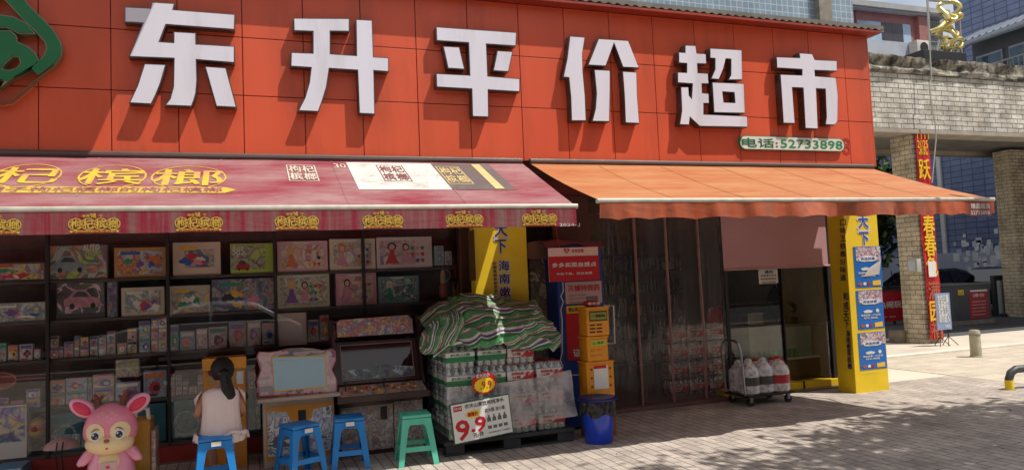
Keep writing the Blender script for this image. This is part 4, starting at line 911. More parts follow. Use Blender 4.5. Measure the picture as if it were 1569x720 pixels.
mb = MB(); mb.box((-.035, -.164, .395), (.04, -.158, .43)); mb.build('sticker', m_paper, st)
s2 = copy_tree(st); place(s2, (G(459, 722).x+.0, 6.93, 0), radians(24), 'blue plastic stool turned cornerwise before the pink framed game machine', GS)
s3 = copy_tree(st); place(s3, (G(541, 712).x-.035, 7.05, 0), radians(-3), 'blue plastic stool in front of the brown arcade cabinet', GS)
sg = stool('plastic_stool', 'mint green plastic stool beside the bottled water pile', m_sgreen, h=.455, w=.27, wb=.38); place(sg, (1.47, 6.90, 0), radians(-4), group=GS)

# ================================================================ GAME MACHINES
m_kio = mat('kiosk_orange', (.62, .24, .02), .4, .08)
# orange kiosk in front of the girl
YK = 7.55
a, b = P(313, 650, YK).x, P(378, 650, YK).x; zt_ = P(345, 549, YK).z
r = thing('kiddie_kiosk', ((a+b)/2, YK, 0), 'orange upright game kiosk in front of the girl', 'game machine')
mb = MB(); mb.box((a, YK, .0), (b, YK+.35, zt_-.0), bev=.008); mb.build('body', m_kio, r)
mb = MB(); mb.box((a-.008, YK-.03, zt_-.10), (b+.008, YK+.02, zt_+.01), bev=.006); mb.build('top_band', mat('kiosk_band', (.72, .30, .03), .4), r)
kp = wall(YK-.001)
panel(kp, (318, 590), (374, 562), mat('kiosk_cream', 'b08a50', .5, .1, 12), r, 'control_panel', h=.004)
for x, y, rr in ((325, 570, .035), (367, 577, .03), (345, 575, .03)):
    p = kp.at(x, y); mb = MB(); mb.tube([p, p+Vector((0, -.02, 0))], rr, 14, flat=1); mb.build('dial', m_darkred if x < 340 else m_white, r, smooth=True)
panel(kp, (363, 588), (373, 568), m_white, r, 'button_plate', h=.006)
# pink framed machine with white screen
YM = 7.36
a, b = G(404, 716).x, G(515, 706).x; a, b = P(404, 690, YM).x, P(514, 690, YM).x
zt_ = P(460, 610, YM).z
r = thing('screen_game', ((a+b)/2, YM, 0), 'orange and white game machine with white screen in a scalloped pink frame', 'game machine')
mb = MB(); mb.box((a, YM, 0), (b, YM+.42, zt_), bev=.005); mb.build('cabinet', mat('cabinet_cream', 'b8ab98', .5, .08), r)
mb = MB(); mb.box((a-.05, YM-.10, zt_), (b+.05, YM+.42, zt_+.035), bev=.008); mb.build('counter', mat('counter_edge', 'b09a8c', .4, .1), r)
mpn = wall(YM-.001)
m_mont = art('ink_landscape_print', ['3a3c50', '8c8c9c', 'b0b0b8', '5c5c78', 'c8c8c4', '2c2c44'], 11, .2)
(u0, v0), (u1, v1) = mpn.uv(409, 706), mpn.uv(511, 614)
U, V = u1-u0, v1-v0
panel(mpn, (u0, v0), (u1, v1), m_kio, r, 'front_panel', h=.003, px=False)
for sx in (0, 1):
    q = [(.02, .08), (.44, .06), (.44, .68), (.36, .70), (.30, .88), (.02, .93)]
    q = [(1-x, y) if sx else (x, y) for x, y in q]
    flat_curve('picture', [[(u0+U*x, v0+V*y) for x, y in q]], pmat(mpn, .006), m_mont, r, ext=.0005)
p = mpn.at(463, 637); mb = MB(); mb.box((p.x-.035, YM-.012, p.z-.06), (p.x+.035, YM-.002, p.z+.06), bev=.004); mb.build('coin_slot', m_black, r)
p = mpn.at(478, 640); mb = MB(); mb.box((p.x-.012, YM-.02, p.z-.03), (p.x+.015, YM-.003, p.z+.0), bev=.003); mb.build('lock', m_white, r)
# leaning screen
zs0 = zt_+.035; tilt = radians(16); sp_ = Plane((0, YM+.02, zs0), (1, 0, 0), (0, sin(tilt), cos(tilt)))
def spx(pts): return [sp_.uv(x, y) for x, y in pts]
out = [(397, 608), (393, 585), (399, 567), (393, 547), (396, 539), (412, 540), (425, 538), (441, 534), (462, 533), (480, 534), (494, 537), (508, 534), (514, 538), (515, 552), (509, 566), (516, 582), (516, 600), (515, 602)]
fr = flat_curve('screen_frame', [spx(out)], pmat(sp_, .0), mat('pink_frame_edge', 'b8606c', .4, .08), r, ext=.018)
def shrink(pts, k): 
    cx = sum(p[0] for p in pts)/len(pts); cy = sum(p[1] for p in pts)/len(pts); return [(cx+(x-cx)*k, cy+(y-cy)*(k-.01)) for x, y in pts]
flat_curve('screen_border', [spx(shrink(out, .965))], pmat(sp_, .020), art('rose_border_print', ['7c6468', 'b48c88', 'bc9c98', 'a47c84', '3c3440', '8c6c74'], 5, .1), fr, ext=.002)
m_screen = mat('pale_screen', '9fc0cc', .12, .05, 2.5)
sc = flat_curve('screen', [spx([(417, 548), (497, 546), (500, 592), (421, 600)])], pmat(sp_, .024), m_screen, r, ext=.002)
m_tx = mat('screen_marks', '7c98a4', .4)
for y in (552, 579, 583, 586): panel(sp_, (426, y+1.2), (437, y), m_tx, sc, 'screen_mark', h=.0275, t=.001)
fr2 = flat_curve('screen_rim', [spx([(416, 547), (498, 545), (501, 593), (420, 601)]), spx([(417.5, 548.5), (420.8, 599), (499.5, 591.5), (496.5, 546.5)])], pmat(sp_, .0265), m_gold, fr, ext=.002)
for k, x in enumerate((416, 428, 441, 455, 468, 478, 490)):
    p = Vector((P(x, 606, YM).x, YM-.04, zt_+.04)); mb = MB(); mb.lathe([(.012, 0), (.012, .012), (.006, .03 if k == 5 else .014)], p, 10); mb.build('button', (m_red, MC['orange_plastic'])[k % 2], r, smooth=True)
# large brown arcade cabinet
YA = 7.42
a, b = P(520, 650, YA).x, P(649, 650, YA).x
m_bro = mat('arcade_brown', '3a1f1e', .35, .15)
r = thing('arcade_cabinet', ((a+b)/2, YA, 0), 'large dark brown arcade cabinet with wide tilted screen and colourful sloping header', 'game machine')
zc_ = P(585, 600, YA-.12).z; zt_ = P(575, 484, YA+.25).z
mb = MB(); mb.box((a, YA, 0), (b, YA+.5, zc_-.10), bev=.005); mb.build('cabinet', m_bro, r)
m_fig = art('figure_print', ['5a4c34', '8a7454', '6c5464', 'a08c7c', '4a5c58', '8c4c44'], 15)
apn = wall(YA-.001)
panel(apn, (524, 694), (603, 617), m_fig, r, 'front_picture', h=.004); panel(apn, (604, 689), (647, 611), m_fig, r, 'front_picture', h=.004)
p = apn.at(588, 632); mb = MB(); mb.box((p.x-.032, YA-.016, p.z-.06), (p.x+.032, YA-.004, p.z+.06), bev=.004); mb.build('coin_slot', m_black, r)
mb = MB(); A0 = Vector((a-.03, 0, 0)); 
for q, m_ in ((None, 0),):
    mb.prism([(a-.03, YA-.20, zc_-.07), (a-.03, YA-.20, zc_-.01), (a-.03, YA+.08, zc_+.075), (a-.03, YA+.5, zc_+.075), (a-.03, YA+.5, zc_-.10), (a-.03, YA-.02, zc_-.10)], (b-a+.06, 0, 0))
mb.build('control_deck', m_bro, r)
dk = Plane((0, YA-.20, zc_-.01), (1, 0, 0), (0, .28, .085))
panel(dk, (a+.0, .01), (b, .24), art('deck_print', ['3c3434', 'c4602c', '8a8478', '4a403c', 'b87040', '5c5450'], 13), r, 'deck_panel', h=.003, px=False)
for k in range(12):
    xx = a+.10+k*.055+(.0 if k < 6 else .03)
    for j in range(2): mb = MB(); mb.lathe([(.014, 0), (.014, .012), (.010, .016)], dk.pt(xx, .09+.07*j, .004), 10); mb.build('button', (MC['orange_plastic'], m_red, m_gold)[(k+j) % 3], r, smooth=True)
for xx in (a+.06, (a+b)/2+.02):
    p = dk.pt(xx, .13, 0); mb = MB(); mb.tube([p, p+Vector((0, 0, .07))], .006, 8); mb.ell(p+Vector((0, 0, .08)), (.017,)*3, 0, 10, 8); mb.build('joystick', m_black, r, smooth=True)
tl = Plane((0, YA+.09, zc_+.075), (1, 0, 0), (0, sin(radians(20)), cos(radians(20))))
vtop = tl.uv(580, 521)[1]
mb = MB(); mb.prism([tl.pt(u, v, .0) for u, v in ((a, 0), (b, 0), (b, vtop), (a, vtop))], -tl.n*.06); mb.build('screen_housing', m_bro, r)
(ua, va), (ub, vb) = (a+.05, .03), (b-.05, vtop-.03)
panel(tl, (ua, va), (ub, vb), mat('dark_screen', '33181c', .06, .1, spec=.7), r, 'screen', h=.004, px=False)
flat_curve('screen_rim', [[(ua, va), (ub, va), (ub, vb), (ua, vb)], [(ua+.008, va+.008), (ua+.008, vb-.008), (ub-.008, vb-.008), (ub-.008, va+.008)]], pmat(tl, .007), mat('rim_rose', '9c7470', .4), r, ext=.001)
flat_curve('screen_picture', [[(ua+.012, va+.012), (ub-.012, va+.012), (ub-.012, va+.10), (ub-.2, va+.12), (ub-.42, va+.16), (ua+.3, va+.10), (ua+.012, va+.11)]], pmat(tl, .0065), art('screen_scene', ['0c0c12', '101a18', '1a2422', '3c4c50', '121016', '8a9cb0'], 18, .2), r, ext=.0005)
for s in (a-.03, b+.005):
    mb = MB(); mb.prism([(s, YA-.02, zc_-.0), (s, YA+.02, zc_+.12), (s, YA+.25, zt_-.02), (s, YA+.5, zt_-.02), (s, YA+.5, zc_)], (.025, 0, 0)); mb.build('side_panel', m_bro, r)
hp = [(516, 517), (515, 494), (519, 490), (625, 482), (632, 488), (634, 510)]
tl2 = Plane(tl.pt(0, vtop, .10), (1, 0, 0), (0, sin(radians(12)), cos(radians(12))))
hb = flat_curve('header', [[tl2.uv(*q) for q in hp]], pmat(tl2, -.05), m_bro, r, ext=.05)
flat_curve('header_picture', [[tl2.uv(*q) for q in shrink(hp, .985)]], pmat(tl2, .002), art('header_print', ['5c4834', 'b07848', '8c3438', '4c5470', 'b89470', '6c5878'], 17), r, ext=.001)

# ================================================================ PINK FAWN, yellow ride behind it, pink folded parasol
m_pk = mat('fawn_pink', (.76, .30, .42), .30, .08, 4, spec=.55, coat=.3)
m_pk2 = mat('fawn_head_pink', (.76, .25, .34), .38, .10, 4, spec=.45)
m_cr = mat('fawn_cream', (.80, .60, .33), .42, .05)
m_hot = mat('ear_red', (.62, .03, .08), .45, .1, 8)
m_ant = mat('antler_brown', '6b3424', .5, .12)
YN = 6.95
hc = P(170, 655, YN); fx = Vector((hc.x, YN, 0))
r = thing('fawn_figure', (hc.x, YN, 0), 'large pink plastic fawn figure with cream face, red ears and small brown antlers', 'figure')
S_ = 1/165
def tow(p, d): return p + (CAM-p).normalized()*d
def headfn(p):
    w = 1 - .10*max(0, p.z) + .06*max(0, -p.z)*(1-abs(p.z)); return Vector((p.x*w, p.y, p.z*.97 if p.z > 0 else p.z*.93))
mb = MB(); mb.ell(hc, (.252, .225, .26), 0, 40, 28, fn=headfn); head = mb.build('head', m_pk2, r, smooth=True)
def decal(name, c, rx, rz, m, off, parent, wob=0, rot=0, n=40):
    """patch lying on the head ellipsoid"""
    rings = []; mb = MB(); K = 8
    for j in range(K+1):
        rw = []
        for i in range(n):
            t = 2*pi*i/n; k = j/K; x = rx*k*cos(t)*(1+wob*sin(3*t)); z = rz*k*sin(t)
            x, z = x*cos(rot)-z*sin(rot)+c[0], x*sin(rot)+z*cos(rot)+c[1]
            e = 1-(x/(.252*(1-.06*z/.26)))**2-(z/.25)**2; y = -.225*sqrt(max(e, .02)) - off*(1-.0*k)
            rw.append(mb.b.verts.new(hc+Vector((x, y, z))))
        rings.append(rw)
    for p_, q_ in zip(rings, rings[1:]):
        for i in range(n):
            mb.b.faces.new((p_[i], p_[(i+1) % n], q_[(i+1) % n], q_[i]))
    bmesh.ops.remove_doubles(mb.b, verts=mb.b.verts, dist=1e-5)
    return mb.build(name, m, parent, smooth=True, angle=80)
mb = MB(); mb.ell(hc+Vector((0, -.065, -.135)), (.225, .20, .118), 0, 36, 22); mb.build('muzzle', m_cr, head, smooth=True)
for s in (-1, 1):
    decal('eye_patch', (s*.112-.0, -.01), .088, .095, m_cr, .006, head)
    ec = hc+Vector((s*.108, -.207, -.035)); 
    for nm, rr, m_, dy in (('eye_white', .048, m_white, 0), ('iris', .036, mat('iris_blue', '1c3468', .15), -.006), ('pupil', .026, m_black, -.011)):
        mb = MB(); mb.ell(ec+Vector((0, dy-.008, 0)), (rr, .018, rr*1.08), 0, 20, 12); e = mb.build(nm, m_, head, smooth=True)
    for dx, dz, rr in ((-.012, .014, .010), (.012, -.01, .006)): mb = MB(); mb.ell(ec+Vector((dx, -.031, dz)), (rr, .006, rr), 0, 10, 8); mb.build('eye_glint', m_white, head, smooth=True)
    mb = MB(); mb.tube([ec+Vector((s*(-.045+.02*t), .0-.012+.002*t, .048+.022*sin(t*.9))) for t in range(5)], .004, 6); mb.build('eyebrow', m_ant, head, smooth=True)
    mb = MB(); mb.ell(hc+Vector((s*.165, -.175, -.135)), (.014, .008, .010)); mb.build('cheek_spot', m_hot, head, smooth=True)
    # ear
    eb = hc+Vector((s*.165, .0, .165)); ax = Vector((s*.86, -.1, .50)).normalized(); up = Vector((-s*.5, 0, .86))
    rot = Matrix((ax, Vector((0, -1, 0)).cross(ax)*0+Vector((0, 1, 0)), up)).transposed()
    ecn = eb+ax*.105+Vector((0, 0, .01))
    def earfn(p): k = .62+.38*(p.x+1)/2; return Vector((p.x, p.y, p.z*k*(1.15 if p.x > .2 else 1)))
    ang = radians(38 if s > 0 else 142); rot = Matrix.Rotation(-ang, 3, 'Y')
    mb = MB(); mb.ell(ecn, (.135, .045, .085), 0, 24, 16, rot=rot); ear = mb.build('ear', m_pk, r, smooth=True)
    mb = MB(); mb.ell(ecn+Vector((0, -.030, -.002)), (.098, .026, .054), 0, 24, 12, rot=rot); mb.build('ear_lining', m_hot, ear, smooth=True)
    # antler
    ab = hc+Vector((s*.105, .01, .235)); mb = MB()
    mb.tube([ab, ab+Vector((s*.02, 0, .06)), ab+Vector((s*.045, 0, .12))], [.034, .028, .014], 10)
    mb.tube([ab+Vector((s*.015, 0, .045)), ab+Vector((-s*.035, 0, .09))], [.024, .012], 10)
    mb.tube([ab+Vector((s*.015, 0, .04)), ab+Vector((s*.075, 0, .06))], [.024, .012], 10); mb.build('antler', m_ant, r, smooth=True)
for x, z, q in ((-.045, .175, .022), (.005, .205, .014), (.04, .175, .018), (-.01, .145, .010), (.075, .15, .012), (-.085, .15, .012), (.0, .10, .009), (.03, .12, .008)):
    decal('head_spot', (x, z), q, q*.8, mat('spot_salmon', (.80, .36, .33), .45), .003, head, n=14)
mb = MB(); mb.ell(hc+Vector((0, -.262, -.085)), (.026, .016, .020)); mb.build('nose', mat('nose_brown', '8c4a28', .3), head, smooth=True)
mb = MB(); mb.ell(hc+Vector((0, -.262, -.16)), (.014, .010, .009)); mb.build('mouth', m_hot, head, smooth=True)
bc = hc+Vector((0, .01, -.43)); bc.z = max(bc.z, .22)
mb = MB(); mb.lathe([(.05, -.24), (.19, -.22), (.225, -.12), (.215, 0), (.17, .14), (.12, .24), (.10, .30)], bc+Vector((0, 0, 0)), 30, sy=.85); body = mb.build('body', m_pk, r, smooth=True)
mb = MB(); mb.ell(bc+Vector((0, -.07, -.01)), (.135, .125, .185), 0, 28, 18); bel = mb.build('belly', m_cr, body, smooth=True)
pz = bc+Vector((0, -.196, .06))
bp_ = Plane((bc.x, bc.y-.205, 0), (1, 0, 0), (0, 0, 1))
flat_curve('pocket', [[(-.085, bc.z+.045), (-.055, bc.z-.045), (.055, bc.z-.045), (.085, bc.z+.045)]], pmat(bp_, 0), mat('pocket_pale', 'c4a0a0', .5), bel, ext=.012)
mb = MB(); mb.ell((bc.x, bc.y-.222, bc.z), (.02, .006, .014)); mb.build('pocket_badge', m_hot, bel, smooth=True)
for s in (-1, 1):
    mb = MB(); mb.tube([bc+Vector((s*.10, -.02, .19)), bc+Vector((s*.20, -.05, .10)), bc+Vector((s*.26, -.08, .04)), bc+Vector((s*.285, -.10, .03))], [.05, .058, .042, .02], 14); mb.build('arm', m_pk, r, smooth=True)
    mb = MB(); mb.ell((bc.x+s*.11, bc.y-.06, .06), (.10, .12, .06), 0, 18, 10); mb.build('foot', m_pk, r, smooth=True)
mb = MB(); mb.box((hc.x-.2, YN-.2, .004), (hc.x+.2, YN+.2, .11), bev=.02); mb.build('foot_plate', m_pk, r)
r.scale = (.80,)*3; r.location.z += hc.z*.2
for ch in r.children:
    if ch.name.startswith('foot_plate'): ch.scale = (1, 1, 1); ch.location.z -= hc.z*.25
# yellow toy ride behind
p = P(222, 660, 7.35); r = thing('toy_ride', (p.x, 7.35, 0), 'yellow toy ride with patterned side panel half hidden behind the pink fawn', 'toy')
mb = MB(); mb.box((p.x-.10, 7.25, .05), (p.x+.06, 7.55, P(222, 640, 7.35).z), bev=.03); mb.build('body', mat('ride_yellow', 'b8862c', .4, .15, 9), r, smooth=True)
mb = MB(); mb.box((p.x+.062, 7.22, .05), (p.x+.10, 7.5, P(232, 655, 7.35).z), bev=.015); mb.build('side_panel', A['mixa'], r, smooth=True)
mb = MB(); mb.tube([(p.x-.08, 7.3, p.z+.1), (p.x-.05, 7.3, p.z+.22), (p.x+.03, 7.3, p.z+.20), (p.x+.04, 7.3, p.z+.08)], .018, 8); mb.build('handle', m_offwhite, r, smooth=True)
for s in (-.06, .03): mb = MB(); mb.tube([(p.x+s, 7.22, .07), (p.x+s, 7.26, .07)], .06, 14); mb.build('wheel', m_black, r, smooth=True)
# pink folded parasol shape left of the fawn
p = P(95, 700, 7.7); pt = P(95, 684, 7.7); r = thing('folded_parasol', (p.x, 7.7, 0), 'small pale pink shade on two thin dark legs left of the fawn', 'stand')
mb = MB(); mb.lathe([(.15, -.01), (.13, .03), (.08, .065), (.01, .085)], pt, 18, sy=.7); mb.build('shade', mat('pale_pink_cloth', 'b48e8c', .6, .15, 14), r, smooth=True)
for s in (-.015, .03): mb = MB(); mb.tube([(p.x+s, 7.6, pt.z+.06), (p.x+s-.01, 7.58, pt.z-.04), (p.x+s, 7.68, 0)], .006, 6); mb.build('leg', m_black, r)

# blue patterned carton at the very bottom left
cb_ = carton(-12, 712, 34, 745, fm('bb', '2c5c7c'), A['mixb'], 'blue patterned carton on the ground at the bottom left corner', .0, Y=7.75, depth=.3, inset=.05)

# ================================================================ GIRL
m_skin = mat('skin', (.42, .20, .125), .55, .06, 12)
m_hair = mat('black_hair', '0b0809', .5, .3, 30, stretch=(8, 8, .6), bump=.8, bscale=60)
m_top = mat('white_blouse', 'd9c6c2', .8, .05, 8, bump=.25, bscale=9)
sx_, sy_ = c0.x, 6.80
zh = P(340, 549, 6.98).z    # top of the head
gx = P(338, 600, 6.95).x
girl = thing('person', (sx_, sy_, .46), 'girl in white frilled blouse with black ponytail sitting on a blue stool, back to camera', 'person')
def skin_body(name, pts, edges, radii, m, parent, sub=2, root=0):
    me = bpy.data.meshes.new(name); me.from_pydata([tuple(p) for p in pts], edges, []); o = bpy.data.objects.new(name, me); COL.objects.link(o)
    sm = o.modifiers.new('skin', 'SKIN'); sm.use_smooth_shade = True
    for i, rr in enumerate(radii):
        sv_ = me.skin_vertices[0].data[i]; sv_.radius = rr if isinstance(rr, tuple) else (rr, rr); sv_.use_root = (i == root)
    s_ = o.modifiers.new('sub', 'SUBSURF'); s_.levels = sub; s_.render_levels = sub
    dg = bpy.context.evaluated_depsgraph_get(); me2 = bpy.data.meshes.new_from_object(o.evaluated_get(dg)); bpy.data.objects.remove(o)
    me2.materials.clear(); me2.materials.append(m); me2.polygons.foreach_set('use_smooth', [True]*len(me2.polygons))
    o = bpy.data.objects.new(name, me2); COL.objects.link(o); adopt(o, parent); return o
zsh = zh-.26; hy = 6.99
hcx = P(341, 575, hy).x
B = [(gx, 6.84, .56), (gx, 6.86, .72), (gx, 6.90, zsh-.10), (gx+.005, 6.92, zsh-.02), (hcx, 6.95, zsh+.05), (hcx, hy, zh-.15), (hcx, hy+.01, zh-.06),
     (gx-.125, 6.92, zsh-.035), (gx-.185, 6.95, zsh-.20), (gx-.145, 7.15, zsh-.22), (gx-.10, 7.24, zsh-.20),
     (gx+.125, 6.92, zsh-.035), (gx+.175, 6.96, zsh-.20), (gx+.16, 7.15, zsh-.26), (gx+.12, 7.24, zsh-.22),
     (gx-.09, 6.90, .52), (gx-.10, 7.16, .50), (gx-.07, 7.10, .12), (gx+.09, 6.90, .52), (gx+.10, 7.16, .50), (gx+.06, 7.10, .12)]
E_ = [(0, 1), (1, 2), (2, 3), (3, 4), (4, 5), (5, 6), (3, 7), (7, 8), (8, 9), (9, 10), (3, 11), (11, 12), (12, 13), (13, 14), (0, 15), (15, 16), (16, 17), (0, 18), (18, 19), (19, 20)]
Rr = [.12, .10, .105, .075, .042, .085, .08, .05, .036, .030, .022, .05, .036, .030, .022, .075, .058, .036, .075, .058, .036]
skin_body('body', B, E_, Rr, m_skin, girl)
# hands resting on the kiosk: palm and five fingers each
for s, i in ((-1, 10), (1, 14)):
    w = Vector(B[i]); mb = MB()
    mb.ell(w+Vector((0, .035, .0)), (.030, .042, .014), 0, 12, 8)
    for k, (dx, L) in enumerate(((-.022, .045), (-.008, .055), (.007, .053), (.021, .040))):
        q = w+Vector((dx, .065, .002)); mb.tube([q, q+Vector((dx*.15, L*.55, .004)), q+Vector((dx*.2, L, -.010))], [.0075, .0068, .005], 8)
    q = w+Vector((-s*.026, .025, 0)); mb.tube([q, q+Vector((-s*.022, .02, -.002)), q+Vector((-s*.028, .042, -.008))], [.009, .008, .006], 8)
    mb.build('hand', m_skin, girl, smooth=True)
# ears
for s in (-1, 1): mb = MB(); mb.ell((hcx+s*.083, hy, zh-.125), (.012, .02, .028), 0, 12, 8); mb.build('ear', m_skin, girl, smooth=True)
# face (turned to the machine)
for s in (-1, 1): mb = MB(); mb.ell((hcx+s*.032, hy+.083, zh-.115), (.012, .008, .008), 0, 10, 8); mb.build('eye', m_black, girl, smooth=True)
mb = MB(); mb.ell((hcx, hy+.095, zh-.145), (.012, .014, .02), 0, 10, 8); mb.build('nose', m_skin, girl, smooth=True)
mb = MB(); mb.ell((hcx, hy+.085, zh-.175), (.022, .007, .006), 0, 10, 8); mb.build('mouth', m_hot, girl, smooth=True)
# hair cap and ponytail
mb = MB()
def hairfn(p): return Vector((p.x*(1+.02*sin(p.z*30)), p.y if p.y < .25 else .25+(p.y-.25)*.3, p.z))
mb.ell((hcx, hy-.005, zh-.095), (.098, .112, .112), 0, 32, 22, fn=hairfn)
tb = Vector((hcx+.012, hy-.10, zh-.11))
pts = [tb, tb+Vector((.010, -.05, -.015)), tb+Vector((.022, -.06, -.09)), tb+Vector((.040, -.045, -.19)), tb+Vector((.018, -.035, -.27)), tb+Vector((-.006, -.03, -.33)), tb+Vector((-.03, -.03, -.38))]
mb.tube(pts, [.038, .046, .046, .058, .056, .036, .006], 18)
for k in range(26):
    random.seed(k); a_ = random.uniform(-.045, .045); mb.tube([p_+Vector((a_*(.6+.4*(j > 1)), -.045*sqrt(max(0, 1-(a_/.05)**2)), 0)) + Vector((random.uniform(-.004, .004), 0, 0)) for j, p_ in enumerate(pts[1:])], [.006, .007, .008, .008, .006, .002], 5)
mb.build('hair', m_hair, girl, smooth=True)
mb = MB(); mb.lathe([(.046, -.01), (.05, 0), (.046, .01)], tb+Vector((.004, -.035, -.005)), 14); mb.build('hair_tie', m_darkred, girl, smooth=True)
# blouse: flared body with folds
prof = [(zsh+.022, .060, .055), (zsh+.012, .105, .07), (zsh-.01, .145, .085), (zsh-.05, .152, .10), (zsh-.14, .145, .118), (zsh-.25, .152, .125), (zsh-.34, .162, .135), (zsh-.43, .182, .15), (.475, .205, .17), (.435, .215, .178)]
def bl_(u, v):
    k = v*(len(prof)-1); i = min(int(k), len(prof)-2); f = k-i; z, rx, ry = [a1*(1-f)+b1*f for a1, b1 in zip(prof[i], prof[i+1])]
    t = 2*pi*u; fold = 1+.055*v*v*sin(11*t+1.5*sin(2*t))+.02*v*sin(23*t)
    yc = 6.90+(6.86-6.90)*v
    zz = z - (.03*sin(3*t+1)+.015*sin(7*t))*max(0, v-.8)*5 + (-.05 if cos(t) < -.2 and v > .85 else 0)*max(0, v-.85)*6
    return Vector((gx+.003+rx*fold*cos(t), yc+ry*fold*sin(t), zz))
mb = MB(); mb.grid(bl_, 96, 40); bmesh.ops.remove_doubles(mb.b, verts=mb.b.verts, dist=1e-4); blo = mb.build('blouse', m_top, girl, smooth=True, angle=80)
for s in (-1, 1):
    def fr_(u, v, s=s):
        t = -pi*.5+pi*1.15*u*1.0; c_ = Vector((gx+s*.135, 6.92, zsh-.005)); rr = .05+.065*v
        return c_ + Vector((s*(.01+.055*v), 0, -.085*v*abs(cos(t))-.02*v)) + Vector((0, rr*sin(t)*1.1, .02*cos(t)-.02*(v))) + Vector((0, .0, .012*v*sin(u*34)))
    mb = MB(); mb.grid(fr_, 60, 8); mb.build('sleeve_frill', m_top, blo, smooth=True, angle=80)
m_shoe = mat('grey_shoe', '5c5456', .7, .3, 20)
for x_ in (gx-.06, gx+.055):
    mb = MB(); mb.ell((x_, 7.10, .055), (.042, .11, .05), 0, 18, 12); sh = mb.build('shoe', m_shoe, girl, smooth=True)
    mb = MB(); mb.ell((x_, 7.10, .018), (.045, .115, .018), 0, 18, 8); mb.build('sole', m_white, sh, smooth=True)
    mb = MB(); mb.tube([(x_, 7.10, .10), (x_, 7.11, .14)], .04, 12); mb.build('sock', m_white, girl, smooth=True)

# ================================================================ BOTTLED WATER PILE
m_pet = clear('bottle_plastic', (.80, .86, .86), .16, .06, haze=.24, hazecol=(.85, .88, .88), rscale=20)
m_capw = mat('cap_white', 'c8c8c4', .4); m_capr = mat('cap_red', 'b01c20', .4)
m_labg = mat('label_green', '1c7044', .45, .1, 30); m_labr = mat('label_red', 'b42430', .45, .1, 30); m_labw = mat('label_white', 'c8c4bc', .45, .1, 30)
def bottle_mesh(cols):
    mb = MB(); mb.lathe([(.026, 0), (.031, .008), (.031, .055), (.031, .10), (.031, .150), (.028, .165), (.014, .195), (.012, .205), (.0145, .206), (.0145, .222)], (0, 0, 0), 10, mf=lambda i: (0, 0, 1, 2, 0, 0, 0, 3, 3, 3)[i])
    o = mb.build('bottle', cols, None, smooth=True); me = o.data; bpy.data.objects.remove(o); return me
bm_g = bottle_mesh([m_pet, m_labg, m_labw, m_capw]); bm_r = bottle_mesh([m_pet, m_labr, m_labw, m_capr])
PW, PD, PH = .300, .205, .226
def film_mesh(lab):
    mb = MB(); w, d, h = PW/2-.002, PD/2-.002, PH-.004
    def f(u, v):
        t = 2*pi*u; c_, s_ = cos(t), sin(t); k = 1/max(abs(c_), abs(s_))**.82
        z = h*min(1, v*1.25); q = 1 if v < .8 else 1-(v-.8)/.2*.55
        wv = 1+.012*sin(t*22)*(1 if v < .8 else .3)
        return Vector((w*min(1, max(-1, c_*k))*q*wv, d*min(1, max(-1, s_*k))*q*wv, z-(.012*(1-q) if v >= .8 else 0)+.001))
    mb.grid(f, 64, 10)
    o = mb.build('shrink_film', m_clearbox, None, smooth=True, angle=70); me = o.data; bpy.data.objects.remove(o); return me
fme = film_mesh(0)
def pack_root(me, inkm, label):
    r = thing('water_pack', (0, 0, 0), label, 'water pack', local=True)
    for i in range(4):
        for j in range(3):
            o = bpy.data.objects.new('bottle', me); COL.objects.link(o); o.parent = r; o.location = (-PW/2+.0375+i*.075, -PD/2+.035+j*.0675, 0); o['_local'] = 1
    o = bpy.data.objects.new('shrink_film', fme); COL.objects.link(o); o.parent = r; o['_local'] = 1
    lp_ = Plane((0, -PD/2-.004, 0), (1, 0, 0), (0, 0, 1))
    writing('农夫山泉', lp_, (-.10, .112), (.10, .138), inkm, r, h=.003, bold=.03, px=False, res=1)
    return r
rg = pack_root(bm_g, m_labg, 'g'); rr_ = pack_root(bm_r, m_labr, 'r')
bsr = Plane((0, -PD/2-.003, 0), (1, 0, 0), (0, 0, 1))
panel(bsr, (-.145, .055), (.145, .105), m_labg, rg, 'printed_band', h=.001, px=False, t=.001); panel(bsr, (-.145, .107), (.145, .15), m_labw, rg, 'printed_band', h=.001, px=False, t=.001)
o = panel(bsr, (-.14, .065), (.14, .15), m_labw, rr_, 'printed_band', h=.001, px=False, t=.001); 
writing('农夫山泉', bsr, (-.09, .115), (.03, .14), m_labr, rr_, h=.004, bold=.05, px=False, res=1); writing('20瓶', bsr, (-.09, .075), (-.0, .105), m_labr, rr_, h=.004, bold=.05, px=False, res=1)
flat_curve('printed_mountain', [[(.0, .066), (.07, .12), (.09, .10), (.14, .149), (.14, .066)]], pmat(bsr, .003), m_labr, rr_, ext=.0004)
yp = 6.93; xp0 = P(690, 640, yp).x-.02; zp_ = .145
first = {'g': True, 'r': True}
used = []
def put(kind, x, y, z, rz, label):
    src = rg if kind == 'g' else rr_
    o = src if first[kind] else copy_tree(src); first[kind] = False
    place(o, (x, y, z), rz, label, 'water packs on the pallet'); used.append(o); return o
ROWN = ['lowest', 'second', 'third', 'topmost']; COLN = ['leftmost', 'second', 'third', 'rightmost']
random.seed(5)
plan = []
for k in range(4):
    for i in range(4):
        if k == 3 and i == 3: continue
        plan.append((i, 0, k))
    for j in (1, 2, 3): plan.append((0, j, k))
    if k == 3:
        for i in (1, 2): plan.append((i, 1, k))
    if k == 2: plan.append((3, 1, k))
